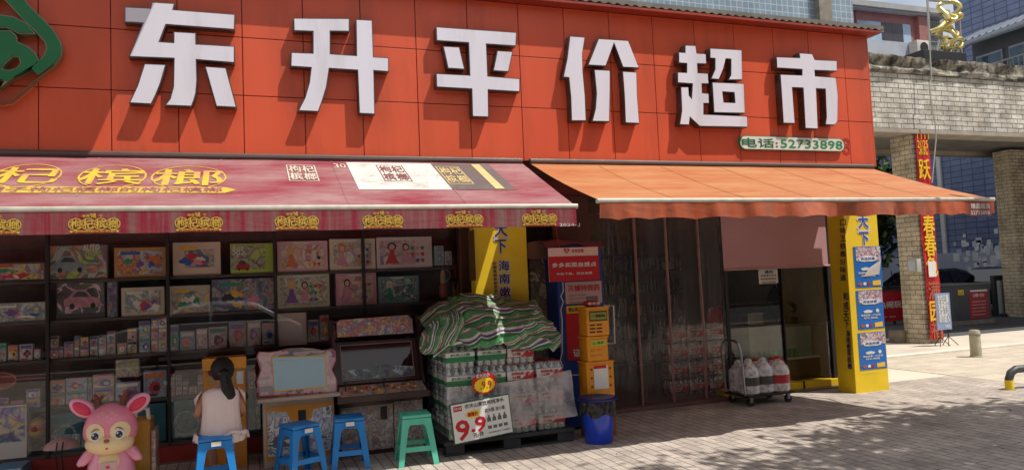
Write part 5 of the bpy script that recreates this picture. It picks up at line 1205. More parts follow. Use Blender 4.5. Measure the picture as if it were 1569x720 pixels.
for i, j, k in plan:
    kind = 'g' if i < 2 or (k < 0) else 'r'
    lab = ('green' if kind == 'g' else 'red') + ' labelled water bottle pack, ' + (f'{ROWN[k]} layer, {COLN[i]} in front' if j == 0 else f'{ROWN[k]} layer, {COLN[i]}, {ORD[j]} behind the front')
    put(kind, xp0+PW/2+i*(PW+.008)+random.uniform(-.006, .006), yp+PD/2+.02+j*(PD+.006)+random.uniform(-.008, .008), zp_+k*PH, random.uniform(-.02, .02), lab)
# green carton packs on top left, under the blanket
# pallet
r = thing('pallet', (xp0+.6, yp+.4, 0), 'dark grey plastic pallet under the bottled water', 'pallet')
m_pal = mat('pallet_plastic', '35373a', .6, .25, 8)
mb = MB(); mb.box((xp0-.05, yp-.02, .105), (xp0+1.30, yp+.95, .143), bev=.006); mb.build('deck', m_pal, r)
for i in range(3):
    for j in range(3):
        mb = MB(); cx = xp0+.05+i*.575; mb.box((cx-.08, yp+j*.41, 0.024), (cx+.10, yp+.12+j*.41, .104), bev=.005); mb.build('block', m_pal, r)
for j in range(3): mb = MB(); mb.box((xp0-.04, yp+j*.41, .003), (xp0+1.29, yp+.12+j*.41, .023), bev=.004); mb.build('skid', m_pal, r)
# clear plastic sheet hanging over the lower packs
m_sheet = clear('plastic_sheet', (.88, .88, .88), .16, .16, ripple=.8, rscale=4, haze=.30, hazecol=(.85, .80, .78))
r0 = P(692, 600, yp-.05); r1 = P(868, 600, yp-.05)
def sh_(u, v):
    x = xp0-.02+(1.30)*u; zt = .66-.03*sin(pi*u)*1 + .06*u; zb1 = .17+.10*u; z = zt+(zb1-zt)*v
    y = yp-.012-.035*v-.025*v*sin(u*14+2*sin(v*3))-.02*noise.noise((x*6, z*5, 1))-.02
    return Vector((x+.03*v*(u), y, z))
mb = MB(); mb.grid(sh_, 70, 30); sh = mb.build('plastic_sheet', m_sheet, None, smooth=True, angle=80)
tag(sh, 'crinkled clear plastic sheet covering the lower front of the bottled water pile', 'plastic sheet')
# striped woven blanket
def stripemat():
    m, n, l, b = newmat('striped_weave'); tc = n.new('ShaderNodeAttribute'); tc.attribute_name = 'weave'
    rp = n.new('ShaderNodeValToRGB'); rp.color_ramp.interpolation = 'CONSTANT'; e = rp.color_ramp.elements
    seq = [(0, '4a7a52'), (.15, 'c8c4b8'), (.23, '5c4878'), (.31, 'd0ccc0'), (.36, '2c6a3c'), (.44, '5c9a64'), (.60, 'd0ccc0'), (.64, 'a0685c'), (.70, 'd0ccc0'), (.74, '2c6a3c'), (.80, '4a7a52'), (.92, 'c8c4b8'), (.95, '9a6a60')]
    for i, (p_, c_) in enumerate(seq):
        el = e[i] if i < 2 else e.new(p_); el.position = p_; el.color = srgb(c_)
    fr_ = n.new('ShaderNodeMath'); fr_.operation = 'FRACT'; l.new(tc.outputs['Fac'], fr_.inputs[0]); l.new(fr_.outputs[0], rp.inputs['Fac']); l.new(rp.outputs[0], b.inputs['Base Color'])
    b.inputs['Roughness'].default_value = .55
    to = n.new('ShaderNodeTexCoord'); nz = n.new('ShaderNodeTexNoise'); nz.inputs['Scale'].default_value = 11; nz.inputs['Detail'].default_value = 6; nz.inputs['Distortion'].default_value = 1.5; l.new(to.outputs['Object'], nz.inputs[0])
    bp = n.new('ShaderNodeBump'); bp.inputs['Strength'].default_value = 1; bp.inputs['Distance'].default_value = .06; l.new(nz.outputs['Fac'], bp.inputs['Height']); l.new(bp.outputs[0], b.inputs['Normal'])
    return m
def drape(name, c, rad, sq, nu, nv, fold, seed, ang, freq, m, label, cat, rot=0):
    """crumpled cloth heap: rounded block with folds running across it"""
    mb = MB(); R_z = Matrix.Rotation(rot, 3, 'Y'); vals = []
    lay = mb.b.verts.layers.float.new('weave')
    rows = []
    for i in range(nu):
        rw = []
        for j in range(nv+1):
            t = 2*pi*i/nu; ph_ = -pi*.5+pi*j/nv
            e = lambda q, p_: (abs(q)**p_)*(1 if q >= 0 else -1)
            d = Vector((e(cos(ph_), sq)*e(cos(t), sq), e(cos(ph_), sq)*e(sin(t), sq), e(sin(ph_), sq)))
            p = Vector((d.x*rad[0], d.y*rad[1], d.z*rad[2]))
            s = p.x*cos(ang)+p.z*sin(ang)+p.y*.5
            q = p*3.0+Vector((seed, 0, 0))
            wob = noise.noise(q)*.22+noise.noise(q*2.3)*.08
            dn = fold*(1.1*(1-abs(sin(s*freq*.6+5*noise.noise(q*.9))))**2 + 1.6*(1-abs(noise.noise(p*4+Vector((0, seed, 0))))*3) + .8*noise.noise(p*11))
            p2 = p*(1+wob*.5)+d.normalized()*dn
            v = mb.b.verts.new(Vector(c)+R_z@p2); v[lay] = ((p.z*cos(ang*.3)-p.y*.8)+.05*noise.noise(p*2+Vector((9, 0, seed)))+.35*p.x*sin(ang)+noise.noise(q*1.4)*.05)/.21
            rw.append(v)
        rows.append(rw)
    for i in range(nu):
        for j in range(nv): mb.b.faces.new((rows[i][j], rows[(i+1) % nu][j], rows[(i+1) % nu][j+1], rows[i][j+1]))
    bmesh.ops.remove_doubles(mb.b, verts=mb.b.verts, dist=1e-4)
    o = mb.build(name, m, None, smooth=True, angle=80)
    return tag(o, label, cat)
m_str = stripemat()
zt4 = zp_+4*PH
def heap(c, rad, seed, ang, **k): return drape('part', c, rad, .62, 120, 80, .020, seed, ang, 16, m_str, None, None, **k)

xq = [P(x, 500, yp+.2).x for x in (655, 690, 720, 760, 830, 846)]
def lerp(t, xs_, ys_):
    for i in range(len(xs_)-1):
        if t <= xs_[i+1] or i == len(xs_)-2:
            k = (t-xs_[i])/(xs_[i+1]-xs_[i]); return ys_[i]+(ys_[i+1]-ys_[i])*max(0, min(1, k))
zk = lambda px, py, Y: P(px, py, Y).z
ridge = [zk(665, 480, yp+.5), zk(690, 458, yp+.5), zk(720, 449, yp+.5), zk(760, 453, yp+.5), zk(825, 456, yp+.5), zk(842, 470, yp+.5)]
hem = [zk(655, 538, yp), zk(690, 528, yp), zk(720, 532, yp), zk(760, 531, yp), zk(830, 541, yp), zk(840, 520, yp)]
mb = MB(); lay = mb.b.verts.layers.float.new('weave'); NU, NV = 150, 110; rows = []
for i in range(NU+1):
    rw = []
    for j in range(NV+1):
        u, v = i/NU, j/NV; x = xq[0]+(xq[-1]-xq[0])*u; zr_, zh_ = lerp(x, xq, ridge), lerp(x, xq, hem)
        if v < .3: y = yp+.95-.45*v/.3; z = zr_-.12*(1-v/.3)**1.5
        else:
            k = (v-.3)/.7; y = yp+.50-.56*sin(k*pi/2)**.9; z = zr_+(zh_-zr_)*(.55*k+.45*k**2.4)
        n1 = noise.noise((x*2.2, v*2.2, 1.3)); q = x*1.1+v*1.9+.55*n1
        f1 = (1-abs(sin(q*3.6+1)))**1.6; f2 = (1-abs(noise.noise((x*3.1+v*3, v*5-x*2, 5))))**3; f3 = noise.noise((x*9, v*12, 2))
        h = .055*f1+.05*f2+.018*f3-.05; ed = min(1, u*9, (1-u)*9)
        h -= .07*(1-ed)
        p = Vector((x+.02*n1, y-h*.75, z+h*.8)); vv_ = mb.b.verts.new(p)
        vv_[lay] = (v*1.02+.10*n1+.16*sin(x*2.3+.6)*v-.10*f1*.6+.20*max(0, .35-u)*sin(v*5))/.235; rw.append(vv_)
    rows.append(rw)
for i in range(NU):
    for j in range(NV): mb.b.faces.new((rows[i][j], rows[i+1][j], rows[i+1][j+1], rows[i][j+1]))
o1_ = mb.build('part', m_str, None, smooth=True, angle=80)
# the gathered bundle that hangs over the left side of the pile
mb = MB(); lay = mb.b.verts.layers.float.new('weave'); rows = []
cB = P(678, 508, yp+.12); NU, NV = 90, 60; tip = P(650, 548, yp+.05)-cB
for i in range(NU):
    rw = []
    for j in range(NV+1):
        t = 2*pi*i/NU; k = j/NV; ph_ = -pi/2+pi*k
        d = Vector((cos(ph_)*cos(t), cos(ph_)*sin(t), sin(ph_)))
        gat = .9+.10*sin(t*9+2*sin(ph_*2)); p = Vector((d.x*.21*gat, d.y*.26*gat, d.z*.20))
        p.x += -.10*max(0, -d.z)**1.2 + .10*max(0, d.z); p.z += -.05*max(0, -d.x)
        p += d*(.03*noise.noise(p*6)+.012*noise.noise(p*15))
        vv_ = mb.b.verts.new(cB+p); vv_[lay] = (p.x*.95-p.z*.35+.05*noise.noise(p*5))/.16; rw.append(vv_)
    rows.append(rw)
for i in range(NU):
    for j in range(NV): mb.b.faces.new((rows[i][j], rows[(i+1) % NU][j], rows[(i+1) % NU][j+1], rows[i][j+1]))
bmesh.ops.remove_doubles(mb.b, verts=mb.b.verts, dist=1e-4)
o2_ = mb.build('part', m_str, None, smooth=True, angle=80)
bmj = bmesh.new()
for o in (o1_, o2_): bmj.from_mesh(o.data)
me = bpy.data.meshes.new('striped_blanket'); bmj.to_mesh(me); bmj.free(); me.materials.append(m_str); me.polygons.foreach_set('use_smooth', [True]*len(me.polygons))
for o in (o1_, o2_): bpy.data.objects.remove(o)
o = bpy.data.objects.new('striped_blanket', me); COL.objects.link(o); tag(o, 'crumpled green, white and purple striped sheet heaped on the bottled water pile', 'blanket')
# price board
yb2 = yp-.13
bpn = Plane(P(750, 640, yb2), (cos(radians(-1)), 0, sin(radians(12))), (-sin(radians(8)), sin(radians(6)), cos(radians(8))))
bq = [(688, 620), (778, 602)]
c_ = [P(x, y, yb2) for x, y in ((688, 620), (697, 681), (788, 663), (778, 601))]
ctr = sum(c_, Vector())/4; uu = ((c_[2]-c_[1])+(c_[3]-c_[0])).normalized(); vv0 = ((c_[0]-c_[1])+(c_[3]-c_[2])); vv = (vv0-uu*vv0.dot(uu)).normalized()
bpn = Plane(ctr, uu, vv); wB = (c_[2]-c_[1]).length/2; hB = (c_[0]-c_[1]).length/2
r = thing('price_board', ctr, 'white price board with green edge and big red 9.9 leaning on the bottled water', 'sign')
q = [(-wB, -hB), (wB, -hB), (wB, hB), (-wB, hB)]
flat_curve('board_edge', [q], pmat(bpn, -.004), mat('board_green_edge', '2c5a44', .5), r, ext=.008)
flat_curve('board_face', [[(x*.965, y*.95) for x, y in q]], pmat(bpn, .006), m_white, r, ext=.0015)
m_rb = mat('price_red', 'b8101c', .5, .05)
def bw(s, x0, y0, x1, y1, m, bold=.03, h=.009): return writing(s, bpn, (-wB+2*wB*x0, hB-2*hB*y1), (-wB+2*wB*x1, hB-2*hB*y0), m, r, h=h, bold=bold, px=False)
def bpoly(pts, m, h, nm='print'): return flat_curve(nm, [[(-wB+2*wB*x, hB-2*hB*y) for x, y in pts]], pmat(bpn, h), m, r, ext=.0004)
bpoly([(.05, .07), (.19, .07), (.19, .2), (.05, .2)], m_rb, .0085, 'logo_block'); bw('农夫山泉', .06, .10, .18, .16, m_white, h=.011)
bw('农夫山泉饮用纯净水', .24, .06, .90, .17, m_black, .02)
bpoly([(.36+(.155 if k % 2 else .10)*cos(k*pi/12), .33+(.115 if k % 2 else .075)*sin(k*pi/12)) for k in range(24)], m_yellow, .0085, 'starburst'); bw('爆爆价', .27, .28, .44, .38, m_rb, .05, h=.011)
bw('9', .06, .44, .27, .92, m_rb, .07); bw('.', .30, .70, .37, .78, m_rb, .07); bw('9', .38, .43, .55, .79, m_rb, .07); bw('元/件', .32, .80, .50, .92, m_black, .02)
bw('买大瓶 送小瓶', .56, .26, .90, .36, m_black, .01)
for k in range(4):
    x = .58+k*.09; bpoly([(x, .78), (x, .52), (x+.02, .47), (x+.02, .43), (x+.045, .43), (x+.045, .47), (x+.065, .52), (x+.065, .78)], mat('bottle_ink', '5c5c5c', .5), .0085, 'bottle_print'); bpoly([(x, .70), (x, .60), (x+.065, .60), (x+.065, .70)], m_white, .010, 'bottle_print')
bw('饮用纯净水 24瓶装', .58, .86, .94, .89, m_black, .01)
# starburst ticket
tpn = Plane(P(742, 586, yp-.07), uu, vv)
r = thing('price_ticket', tpn.o, 'red and yellow starburst price ticket reading 9.9 on the water packs', 'sign')
def star(n, r1, r2, sx=1, sy=1, cy=0): return [((r1 if k % 2 else r2)*sx*cos(k*pi/n), cy+(r1 if k % 2 else r2)*sy*sin(k*pi/n)) for k in range(2*n)]
flat_curve('ticket_back', [star(16, .122, .108, 1.08, .92)], pmat(tpn, 0), m_rb, r, ext=.004)
flat_curve('ticket_face', [star(16, .10, .092, 1.08, .72, -.02)], pmat(tpn, .0045), m_yellow, r, ext=.0006)
writing('.9.9', tpn, (-.045, -.055), (.07, .015), m_rb, r, h=.007, bold=.06, px=False)
writing('买大送小', tpn, (-.075, .055), (.06, .092), m_paper, r, h=.006, bold=.05, px=False)

# ================================================================ BLUE COOLER, its sign, posters, cloth; vase; yellow crates; bin
YB = 7.42
a = P(858, 520, YB).x; b = P(926, 480, YB).x; zt_ = P(885, 372, YB).z
m_cool = mat('cooler_blue', (.012, .045, .24), .4, .15, 2, coat=.2)
r = thing('drinks_cooler', ((a+b)/2, YB, 0), 'tall dark blue drinks cooler with white wavy outline beside the yellow crates', 'cooler')
mb = MB(); mb.box((a, YB, .03), (b, YB+.55, zt_), bev=.012); body = mb.build('cabinet', m_cool, r, smooth=True)
cpn = wall(YB-.001)
def wave(pts, rad=.006):
    return [cpn.at(x, y, .004) for x, y in pts]
mb = MB(); mb.tube(wave([(862, 432), (863, 446), (859, 454), (863, 462), (859, 474), (861, 490), (861, 540), (858, 552), (862, 560), (860, 568), (866, 574), (886, 574), (905, 573)]), .006, 6, flat=1); mb.build('white_outline', m_white, r, smooth=True)
for dx in (0.03, (b-a)-.09): mb = MB(); mb.box((a+dx, YB+.05, .0), (a+dx+.06, YB+.12, .03)); mb.build('foot', m_black, r)
o1 = P(868, 400, YB-.06); m_pinkc = mat('dusty_red_cloth', '7c3c44', .75, .15, 6, bump=.3)
def cl(u, v):
    x = a-.14+(b-a+.16)*u; return Vector((x, YB-.03+.6*v, zt_+.015+.02*sin(u*6)+.03*(1-v)*(noise.noise((x*4, v*3, 0))) - (.05 if v < .06 else 0)*(1+.5*sin(u*9))))
mb = MB(); mb.grid(cl, 40, 16); o = mb.build('cover_cloth', m_pinkc, None, smooth=True, angle=80); tag(o, 'dusty red cloth lying over the top of the blue drinks cooler', 'cloth')
# brown cover and carved screen left of the cooler
YG = 7.75
x0, x1 = P(812, 420, YG).x, P(850, 420, YG).x
r = thing('wrapped_goods', ((x0+x1)/2, YG, 0), 'tall brown patterned bundle with tan cover between yellow column and blue cooler', 'goods')
mb = MB(); mb.box((x0, YG, 0), (x1, YG+.3, P(830, 392, YG).z), bev=.03); mb.build('bundle', art('bark_print', ['2c221e', '34281e', '3c3024', '241c1a', '7c6c5c', '30261e'], 6), r, smooth=True)
zc_ = P(830, 372, YG).z
def cv(u, v): x = x0-.04+(x1-x0+.12)*u; return Vector((x, YG-.05-.02*sin(u*5), zc_-(zc_-P(830, 396, YG).z)*v-.03*sin(u*3)*v+.02*sin(u*4)))
mb = MB(); mb.grid(cv, 20, 8); mb.build('cover', mat('tan_cloth', '7c5444', .8, .12, 6), r, smooth=True, angle=80)
# pick-up point sign
YSg = YB-.10
pp = wall(YSg)
r = thing('pickup_sign', pp.at(878, 405), 'red and white sign with heart logo hanging on the front of the blue cooler', 'sign')
mb = MB(); A1 = pp.at(842, 432); A2 = pp.at(916, 378); mb.box((A1.x, YSg+.001, A1.z), (A2.x, YSg+.012, A2.z), bev=.002); mb.build('board', mat('sign_pink_white', 'd8b8b4', .5, .05), r)
panel(pp, (842, 432), (917, 391), mat('pickup_red', 'b40c20', .45, .05), r, 'red_field', h=.001, t=.0015)
writing('多多买菜自提点', pp, (846, 410), (913, 401), m_white, r, h=.004, bold=.04)
writing('今日下单，明日自提', pp, (852, 422), (907, 416), m_white, r, h=.004, bold=.03)
writing('多多买菜', pp, (876, 387), (894, 381.5), m_rb, r, h=.003, bold=.03)
hx, hz = pp.uv(868, 384); hr_ = .034
flat_curve('heart_logo', [[(hx+hr_*.9*sin(t)**3*1.1, hz+hr_*(.8*cos(t)-.3*cos(2*t)-.1*cos(3*t)-.05*cos(4*t))) for t in [k*2*pi/30 for k in range(30)]]], pmat(pp, .003), m_rb, r, ext=.0005)
ring(pp, hx, hz+.002, .014, .014, .004, m_white, r, h=.005, n=16)
mb = MB(); q = pp.at(843, 352); mb.tube([(q.x+.10, YSg+.006, A2.z), (q.x+.10, YSg+.2, 2.62)], .004, 6); mb.build('hanger', m_red, r)
# notice under it
pq = wall(YB-.014)
r = thing('poison_notice', pq.at(895, 450), 'pale pink notice with red heading taped below the red sign', 'poster')
panel(pq, (867, 466), (921, 430), mat('pink_paper', 'c0a09c', .7, .08, 9), r, 'paper', h=.002)
writing('灭蟑特效药', pq, (870, 447), (918, 435), m_rb, r, h=.005, bold=.03)
for y in (452, 457, 463): writing('无毒无味 安全可靠 家庭必备', pq, (871, y+1.8), (897, y-1.8), m_navy, r, h=.005, bold=.0)
panel(pq, (898, 461), (916, 453), mat('grey_ink', '6c6c74', .5), r, 'picture', h=.005)
r = thing('red_poster', pq.at(885, 500), 'narrow red and yellow poster on the cooler behind the yellow crates', 'poster')
panel(pq, (870, 552), (915, 468), m_rb, r, 'paper', h=.004); panel(pq, (868, 480), (900, 467), m_ybase, r, 'yellow_strip', h=.006)
writing('营业执照', pq, (871, 478), (890, 470), m_navy, r, h=.008, bold=.03); writing('证', pq, (878, 546), (890, 534), m_white, r, h=.008, bold=.04)
# white wire frame by the cooler
r = thing('wire_frame', P(935, 500, YB), 'small white wire frame fixed at the right edge of the blue cooler', 'rack')
mb = MB(); mb.tube([P(x, y, YB-.02) for x, y in ((925, 468), (940, 468), (942, 526), (925, 526))], .008, 8); mb.build('wire', m_white, r, smooth=True)
# yellow crates: three boxes stacked
m_cry = mat('crate_yellow', (.70, .27, .012), .38, .10, 5)
YY = 6.95
lvl = [(898, 932, 470, 515), (899, 931, 515, 553), (898, 940, 553, 612)]
zprev = None
names = ['topmost yellow plastic box with slotted front and dark display label', 'middle yellow plastic box of the stack with green warning label', 'largest lowest yellow plastic box with torn white label']
zbase = .0
hs = []
for k in (2, 1, 0):
    x0, x1, yt, yb1 = lvl[k]; X0, X1 = P(x0, yt, YY).x, P(x1, yt, YY).x; Zt = P((x0+x1)/2, yt, YY).z; Zb = zbase if k < 2 else .34
    hs.append((X0, X1, Zb, Zt)); zbase = Zt+.002
# low carton that carries the stack, behind the bin
X0, X1, Zb, Zt = hs[0]
r = thing('brown_carton', ((X0+X1)/2, YY, 0), 'brown carton under the yellow boxes, mostly hidden by the blue bin', 'box')
mb = MB(); mb.box((X0-.0, YY+.01, .003), (X1, YY+.20, .337), bev=.004); mb.build('carton', mat('orange_brown_board', '8c5424', .7, .12, 5), r)
mb = MB(); mb.box((X0+.0, YY+.09, .3375), (X1, YY+.12, .339)); mb.build('tape', mat('tape', 'a88458', .3), r)
for k, (X0, X1, Zb, Zt) in zip((2, 1, 0), hs):
    r = thing('storage_box', ((X0+X1)/2, YY, Zb), names[k], 'box', 'yellow plastic boxes stacked by the cooler')
    mb = MB(); mb.box((X0, YY, Zb+.001), (X1, YY+.20, Zt-.02), bev=.012); mb.build('body', m_cry, r, smooth=True)
    mb = MB(); mb.box((X0-.008, YY-.008, Zt-.022), (X1+.008, YY+.208, Zt-.001), bev=.006); mb.build('rim', m_cry, r, smooth=True)
    kp_ = wall(YY-.001)
    h_ = Zt-Zb
    if k == 0:
        panel(kp_, (X0+.03, Zb+h_*.52), (X1-.02, Zb+h_*.86), mat('display_dark', '3a3820', .4), r, 'display', h=.004, px=False); panel(kp_, (X0+.04, Zb+h_*.57), (X1-.03, Zb+h_*.81), mat('display_olive', '8a8c34', .4, .15, 30), r, 'display_face', h=.006, px=False)
        writing('一苇酥院', kp_, (X0+.06, Zb+h_*.64), (X1-.05, Zb+h_*.74), m_black, r, h=.008, bold=.03, px=False)
        for j in range(3):
            for s in (0, 1): x_ = X0+.03+s*.08; mb = MB(); mb.box((x_, YY-.003, Zb+h_*(.12+.12*j)), (x_+.06, YY-.001, Zb+h_*(.17+.12*j))); mb.build('slot', m_black, r)
    elif k == 1:
        panel(kp_, (X0+.04, Zb+h_*.62), (X1-.03, Zb+h_*.86), mat('label_lime', 'b8b83c', .5), r, 'label', h=.004, px=False); writing('△ 易碎', kp_, (X0+.06, Zb+h_*.68), (X1-.05, Zb+h_*.80), m_green, r, h=.006, px=False)
        for j in range(2):
            for s in (0, 1): x_ = X0+.03+s*.08; mb = MB(); mb.box((x_, YY-.005, Zb+h_*(.2+.2*j)), (x_+.06, YY+.002, Zb+h_*(.29+.2*j)), bev=.003); mb.build('handle', mat('crate_yellow_b', (.6, .2, .01), .4), r)
    else:
        panel(kp_, (X0+.08, Zb+h_*.35), (X1-.07, Zb+h_*.90), m_paper, r, 'label', h=.004, px=False); panel(kp_, (X0+.08, Zb+h_*.83), (X1-.09, Zb+h_*.90), m_rb, r, 'label', h=.006, px=False)
        for j in range(3):
            for s in (0, 1): p = kp_.pt(X0+.055+s*(X1-X0-.10), Zb+h_*(.42+.2*j), 0); mb = MB(); mb.tube([p+Vector((0, -.003, 0)), p+Vector((0, .01, 0))], .012, 10); mb.build('hole', m_darkred, r, smooth=True)
X0, X1, Zb, Zt = hs[2]
r = thing('snack_packet', ((X0+X1)/2, YY+.1, Zt), 'small red packet with white characters lying on the topmost yellow box', 'packet')
mb = MB(); mb.ell(((X0+X1)/2-.01, YY+.12, Zt+.035), (.10, .07, .034), 0, 20, 12, fn=lambda p: Vector((p.x, p.y, p.z*(1+.3*noise.noise(p*3))))); mb.build('foil', mat('red_foil', 'a0182c', .3, .2, 20, bump=.5, bscale=30), r, smooth=True)
pk = wall(YY+.05); writing('老北京', pk, (X0+.04, Zt+.02), (X1-.07, Zt+.05), m_white, r, h=.012, px=False)
# blue bin with black liner
bx, by = G(918, 677).x, G(918, 677).y
r = thing('waste_bin', (bx, by, 0), 'round blue plastic bin with black liner bag folded over its rim', 'bin')
k_ = .44; mb = MB(); mb.lathe([(.135, .003), (.14, .01), (.168, k_*.95), (.172, k_*.95), (.172, k_*.97), (.165, k_*.97), (.13, .03)], (bx, by, 0), 36); mb.build('body', mat('bin_blue', (.01, .05, .50), .25, .06, coat=.3), r, smooth=True)
mb = MB()
def ln(u, v):
    t = 2*pi*u; rr = .178+.012*noise.noise((cos(t)*4, sin(t)*4, v*3))+.006*sin(t*17+v*4); return Vector((bx+rr*cos(t), by+rr*sin(t), k_*.98-.15*v-.02*v*sin(t*5)))
mb.grid(ln, 90, 12)
bmesh.ops.remove_doubles(mb.b, verts=mb.b.verts, dist=1e-4); mb.build('liner', mat('black_bag', '17171a', .28, .2, 9, bump=.6, bscale=14), r, smooth=True, angle=70)
mb = MB(); mb.lathe([(.15, k_*.90), (.20, k_*.97), (.205, k_*1.0), (.19, k_*1.02), (.165, k_*1.03), (.12, k_*.99)], (bx, by, 0), 36); mb.build('rim', mat('rim_blue', '1c2060', .35, .1), r, smooth=True)

# ================================================================ FLATBED TROLLEY WITH WATER JUGS
cw = [G(1197, 618), G(1162, 622), G(1135, 612)]
tz = .14; ty0, ty1 = 7.50, 7.98; tx0, tx1 = P(1126, 600, 7.75).x-.0, P(1216, 605, 7.55).x
r = thing('flatbed_trolley', ((tx0+tx1)/2, 7.7, 0), 'low platform trolley with bent steel push handle carrying water jugs', 'trolley')
mb = MB(); mb.box((tx0, ty0, tz-.025), (tx1, ty1, tz), bev=.01); mb.build('deck', m_dark, r, smooth=True)
hz_ = P(1130, 520, 7.75).z
mb = MB(); xh = tx0+.0
pts = [(xh, ty1-.05, tz), (xh-.03, ty1-.05, hz_-.12), (xh-.03, ty1-.09, hz_-.03), (xh-.03, ty1-.16, hz_), (xh-.03, ty0+.16, hz_), (xh-.03, ty0+.09, hz_-.03), (xh-.03, ty0+.05, hz_-.12), (xh, ty0+.05, tz)]
mb.tube(pts, .014, 10); mb.build('push_handle', m_steel, r, smooth=True)
for x in (tx0+.08, tx1-.08):
    for y in (ty0+.06, ty1-.06):
        mb = MB(); mb.tube([(x, y-.016, .05), (x, y+.016, .05)], .048, 16); w = mb.build('caster', m_black, r, smooth=True)
        mb = MB(); mb.box((x-.02, y-.022, .05), (x+.02, y+.022, tz-.026)); mb.build('fork', m_steel, r)
m_jug = clear('jug_plastic', (.80, .82, .84), .14, .10, ripple=.4, rscale=12, haze=.55, hazecol=(.85, .84, .85))
m_oil = clear('oil_gold', (.85, .66, .30), .14, .06, ripple=.2, rscale=8, haze=.28, hazecol=(.62, .42, .14))
m_dlab = mat('dark_label', '4a4840', .5, .2, 20)
def jug(x, y, z, h, w, cap, label, lab, mm, half=None):
    g = thing('water_jug', (x, y, z), label, 'jug', 'jugs standing on the trolley')
    pf = [(w*.42, .001), (w*.5, .02), (w*.49, h*.2), (w*.5, h*.3), (w*.49, h*.45), (w*.5, h*.58), (w*.46, h*.70), (w*.30, h*.83), (w*.13, h*.92), (w*.12, h*.955)]
    mb = MB(); mb.lathe(pf, (x, y, z), 22); mb.build('jug_body', mm, g, smooth=True)
    mb = MB(); mb.lathe([(w*.15, h*.945), (w*.15, h*1.0), (w*.12, h*1.01)], (x, y, z), 16); mb.build('cap', cap, g, smooth=True)
    mb = MB(); mb.tube([(x-.06, y, z+h*.74), (x-.05, y, z+h*.95), (x, y, z+h*1.03), (x+.05, y, z+h*.95), (x+.06, y, z+h*.74)], .007, 6); mb.build('handle', cap, g, smooth=True)
    mb = MB(); seg = 16
    def lb(u, v): t = -pi*.5+(u-.5)*2.1; return Vector((x+w*.505*cos(t), y+w*.505*sin(t), z+h*(.26+.24*v)))
    mb.grid(lb, 14, 2); mb.build('label', lab, g, smooth=True)
jw = .245
jug(tx0+.13, ty0+.13, tz, .42, jw, m_capw, 'clear water jug with dark label nearest the trolley handle', m_dlab, m_jug)
jug(tx0+.35, ty0+.14, tz, .42, jw, m_capw, 'clear water jug with dark label, second from the trolley handle', m_dlab, m_jug)
jug(tx0+.56, ty0+.12, tz, .42, jw+.02, m_capr, 'clear water jug with red cap in the middle of the trolley', m_labr, m_jug)
jug(tx1-.11, ty0+.11, tz, .38, .19, m_capr, 'golden cooking oil jug with red cap and red label at the trolley end', m_labr, m_oil)
jug(tx0+.15, ty1-.12, tz, .38, jw, m_capw, 'clear water jug at the back corner beside the trolley handle', m_labw, m_jug)
jug(tx0+.40, ty1-.13, tz, .38, jw, m_capr, 'clear water jug with red cap at the back, middle of the trolley', m_labw, m_jug)
jug(tx0+.65, ty1-.14, tz, .38, jw, m_capr, 'clear water jug with red cap at the back, near the oil jug', m_labr, m_jug)
# packs of water stacked inside the shop behind the curtain, right part
k0 = 0
xi, yi = P(1060, 560, 8.75).x, 8.7
for k in range(4):
    for i in range(3):
        o = copy_tree(rr_); place(o, (xi+(i-1)*(PW+.01), yi, .02+k*(PH+.01)), 0, f'red labelled water pack inside the shop behind the curtain, {ROWN[k]} layer, {("left", "middle", "right")[i]}', 'water packs behind the curtain')

# ================================================================ BRICK GATE AT THE RIGHT
m_gb = bricks('whitewashed_brick', 'dcd8cf', 'c4bfb4', '7c746a', .34, .105, .010, 'XZ', .85, .7, .5, dirt='7c6c58', dirt_amt=.55, dscale=.9)
m_gp = bricks('tan_brick', 'd4c4a8', 'ddd0b6', 'a09078', .26, .10, .010, 'YZ', .85, .7, .5, dirt='6c604c', dirt_amt=.4, dscale=1.5)
m_gpx = bricks('tan_brick_front', 'cfc4b0', 'b8aa92', '766a5a', .26, .10, .010, 'XZ', .85, .7, .5)
YG1 = G(1421, 527).y; gx1 = G(1421, 527).x
zbot, ztop = P(1450, 201, YG1).z, P(1450, 118, YG1).z
zcap = P(1400, 99, YG1-.1).z
PD1 = PX(1388, 524, gx1).y-YG1
gate = thing('brick_gateway', (16, 12, 0), 'weathered brick gateway with white brick beam on two tan brick piers', 'gateway')
mb = MB(); mb.box((8.4, YG1, zbot), (26, YG1+.35, ztop)); mb.build('beam', m_gb, gate)
mb = MB(); mb.box((8.4, YG1-.06, zbot-.09), (26, YG1+.4, zbot-.003), bev=.01); mb.build('beam_edge', mat('edge_concrete', '9a9184', .85, .2, 3), gate)
m_cap = mat('mossy_concrete', 'b4ad9e', .9, .3, 5, dirt='24211f', dirt_amt=.97, dth=.36, bump=.8, bscale=7)
def capf(t):
    def f(u, v):
        x = 8.4+17.6*u; a_ = [(YG1-.03, ztop), (YG1-.06, ztop+.03), (YG1-.06, ztop+.10), (YG1-.02, ztop+.14), (YG1-.07, ztop+.36), (YG1-.03, zcap+.04), (YG1+.4, zcap+.06)]
        k = v*(len(a_)-1); i = min(int(k), len(a_)-2); q = k-i; y = a_[i][0]*(1-q)+a_[i+1][0]*q; z = a_[i][1]*(1-q)+a_[i+1][1]*q
        n_ = noise.noise((x*1.3, v*3, 0)); return Vector((x, y+.05*n_+.02*noise.noise((x*6, v*9, 1)), z+(.05*noise.noise((x*.8, 0, 4))+.03*noise.noise((x*5, v*5, 2)))*(v > .2)))
    return f
mb = MB(); mb.grid(capf(0), 260, 22); mb.build('parapet', m_cap, gate, smooth=True, angle=80)
YRB = 15.8; zrb = P(1460, 238, YRB).z
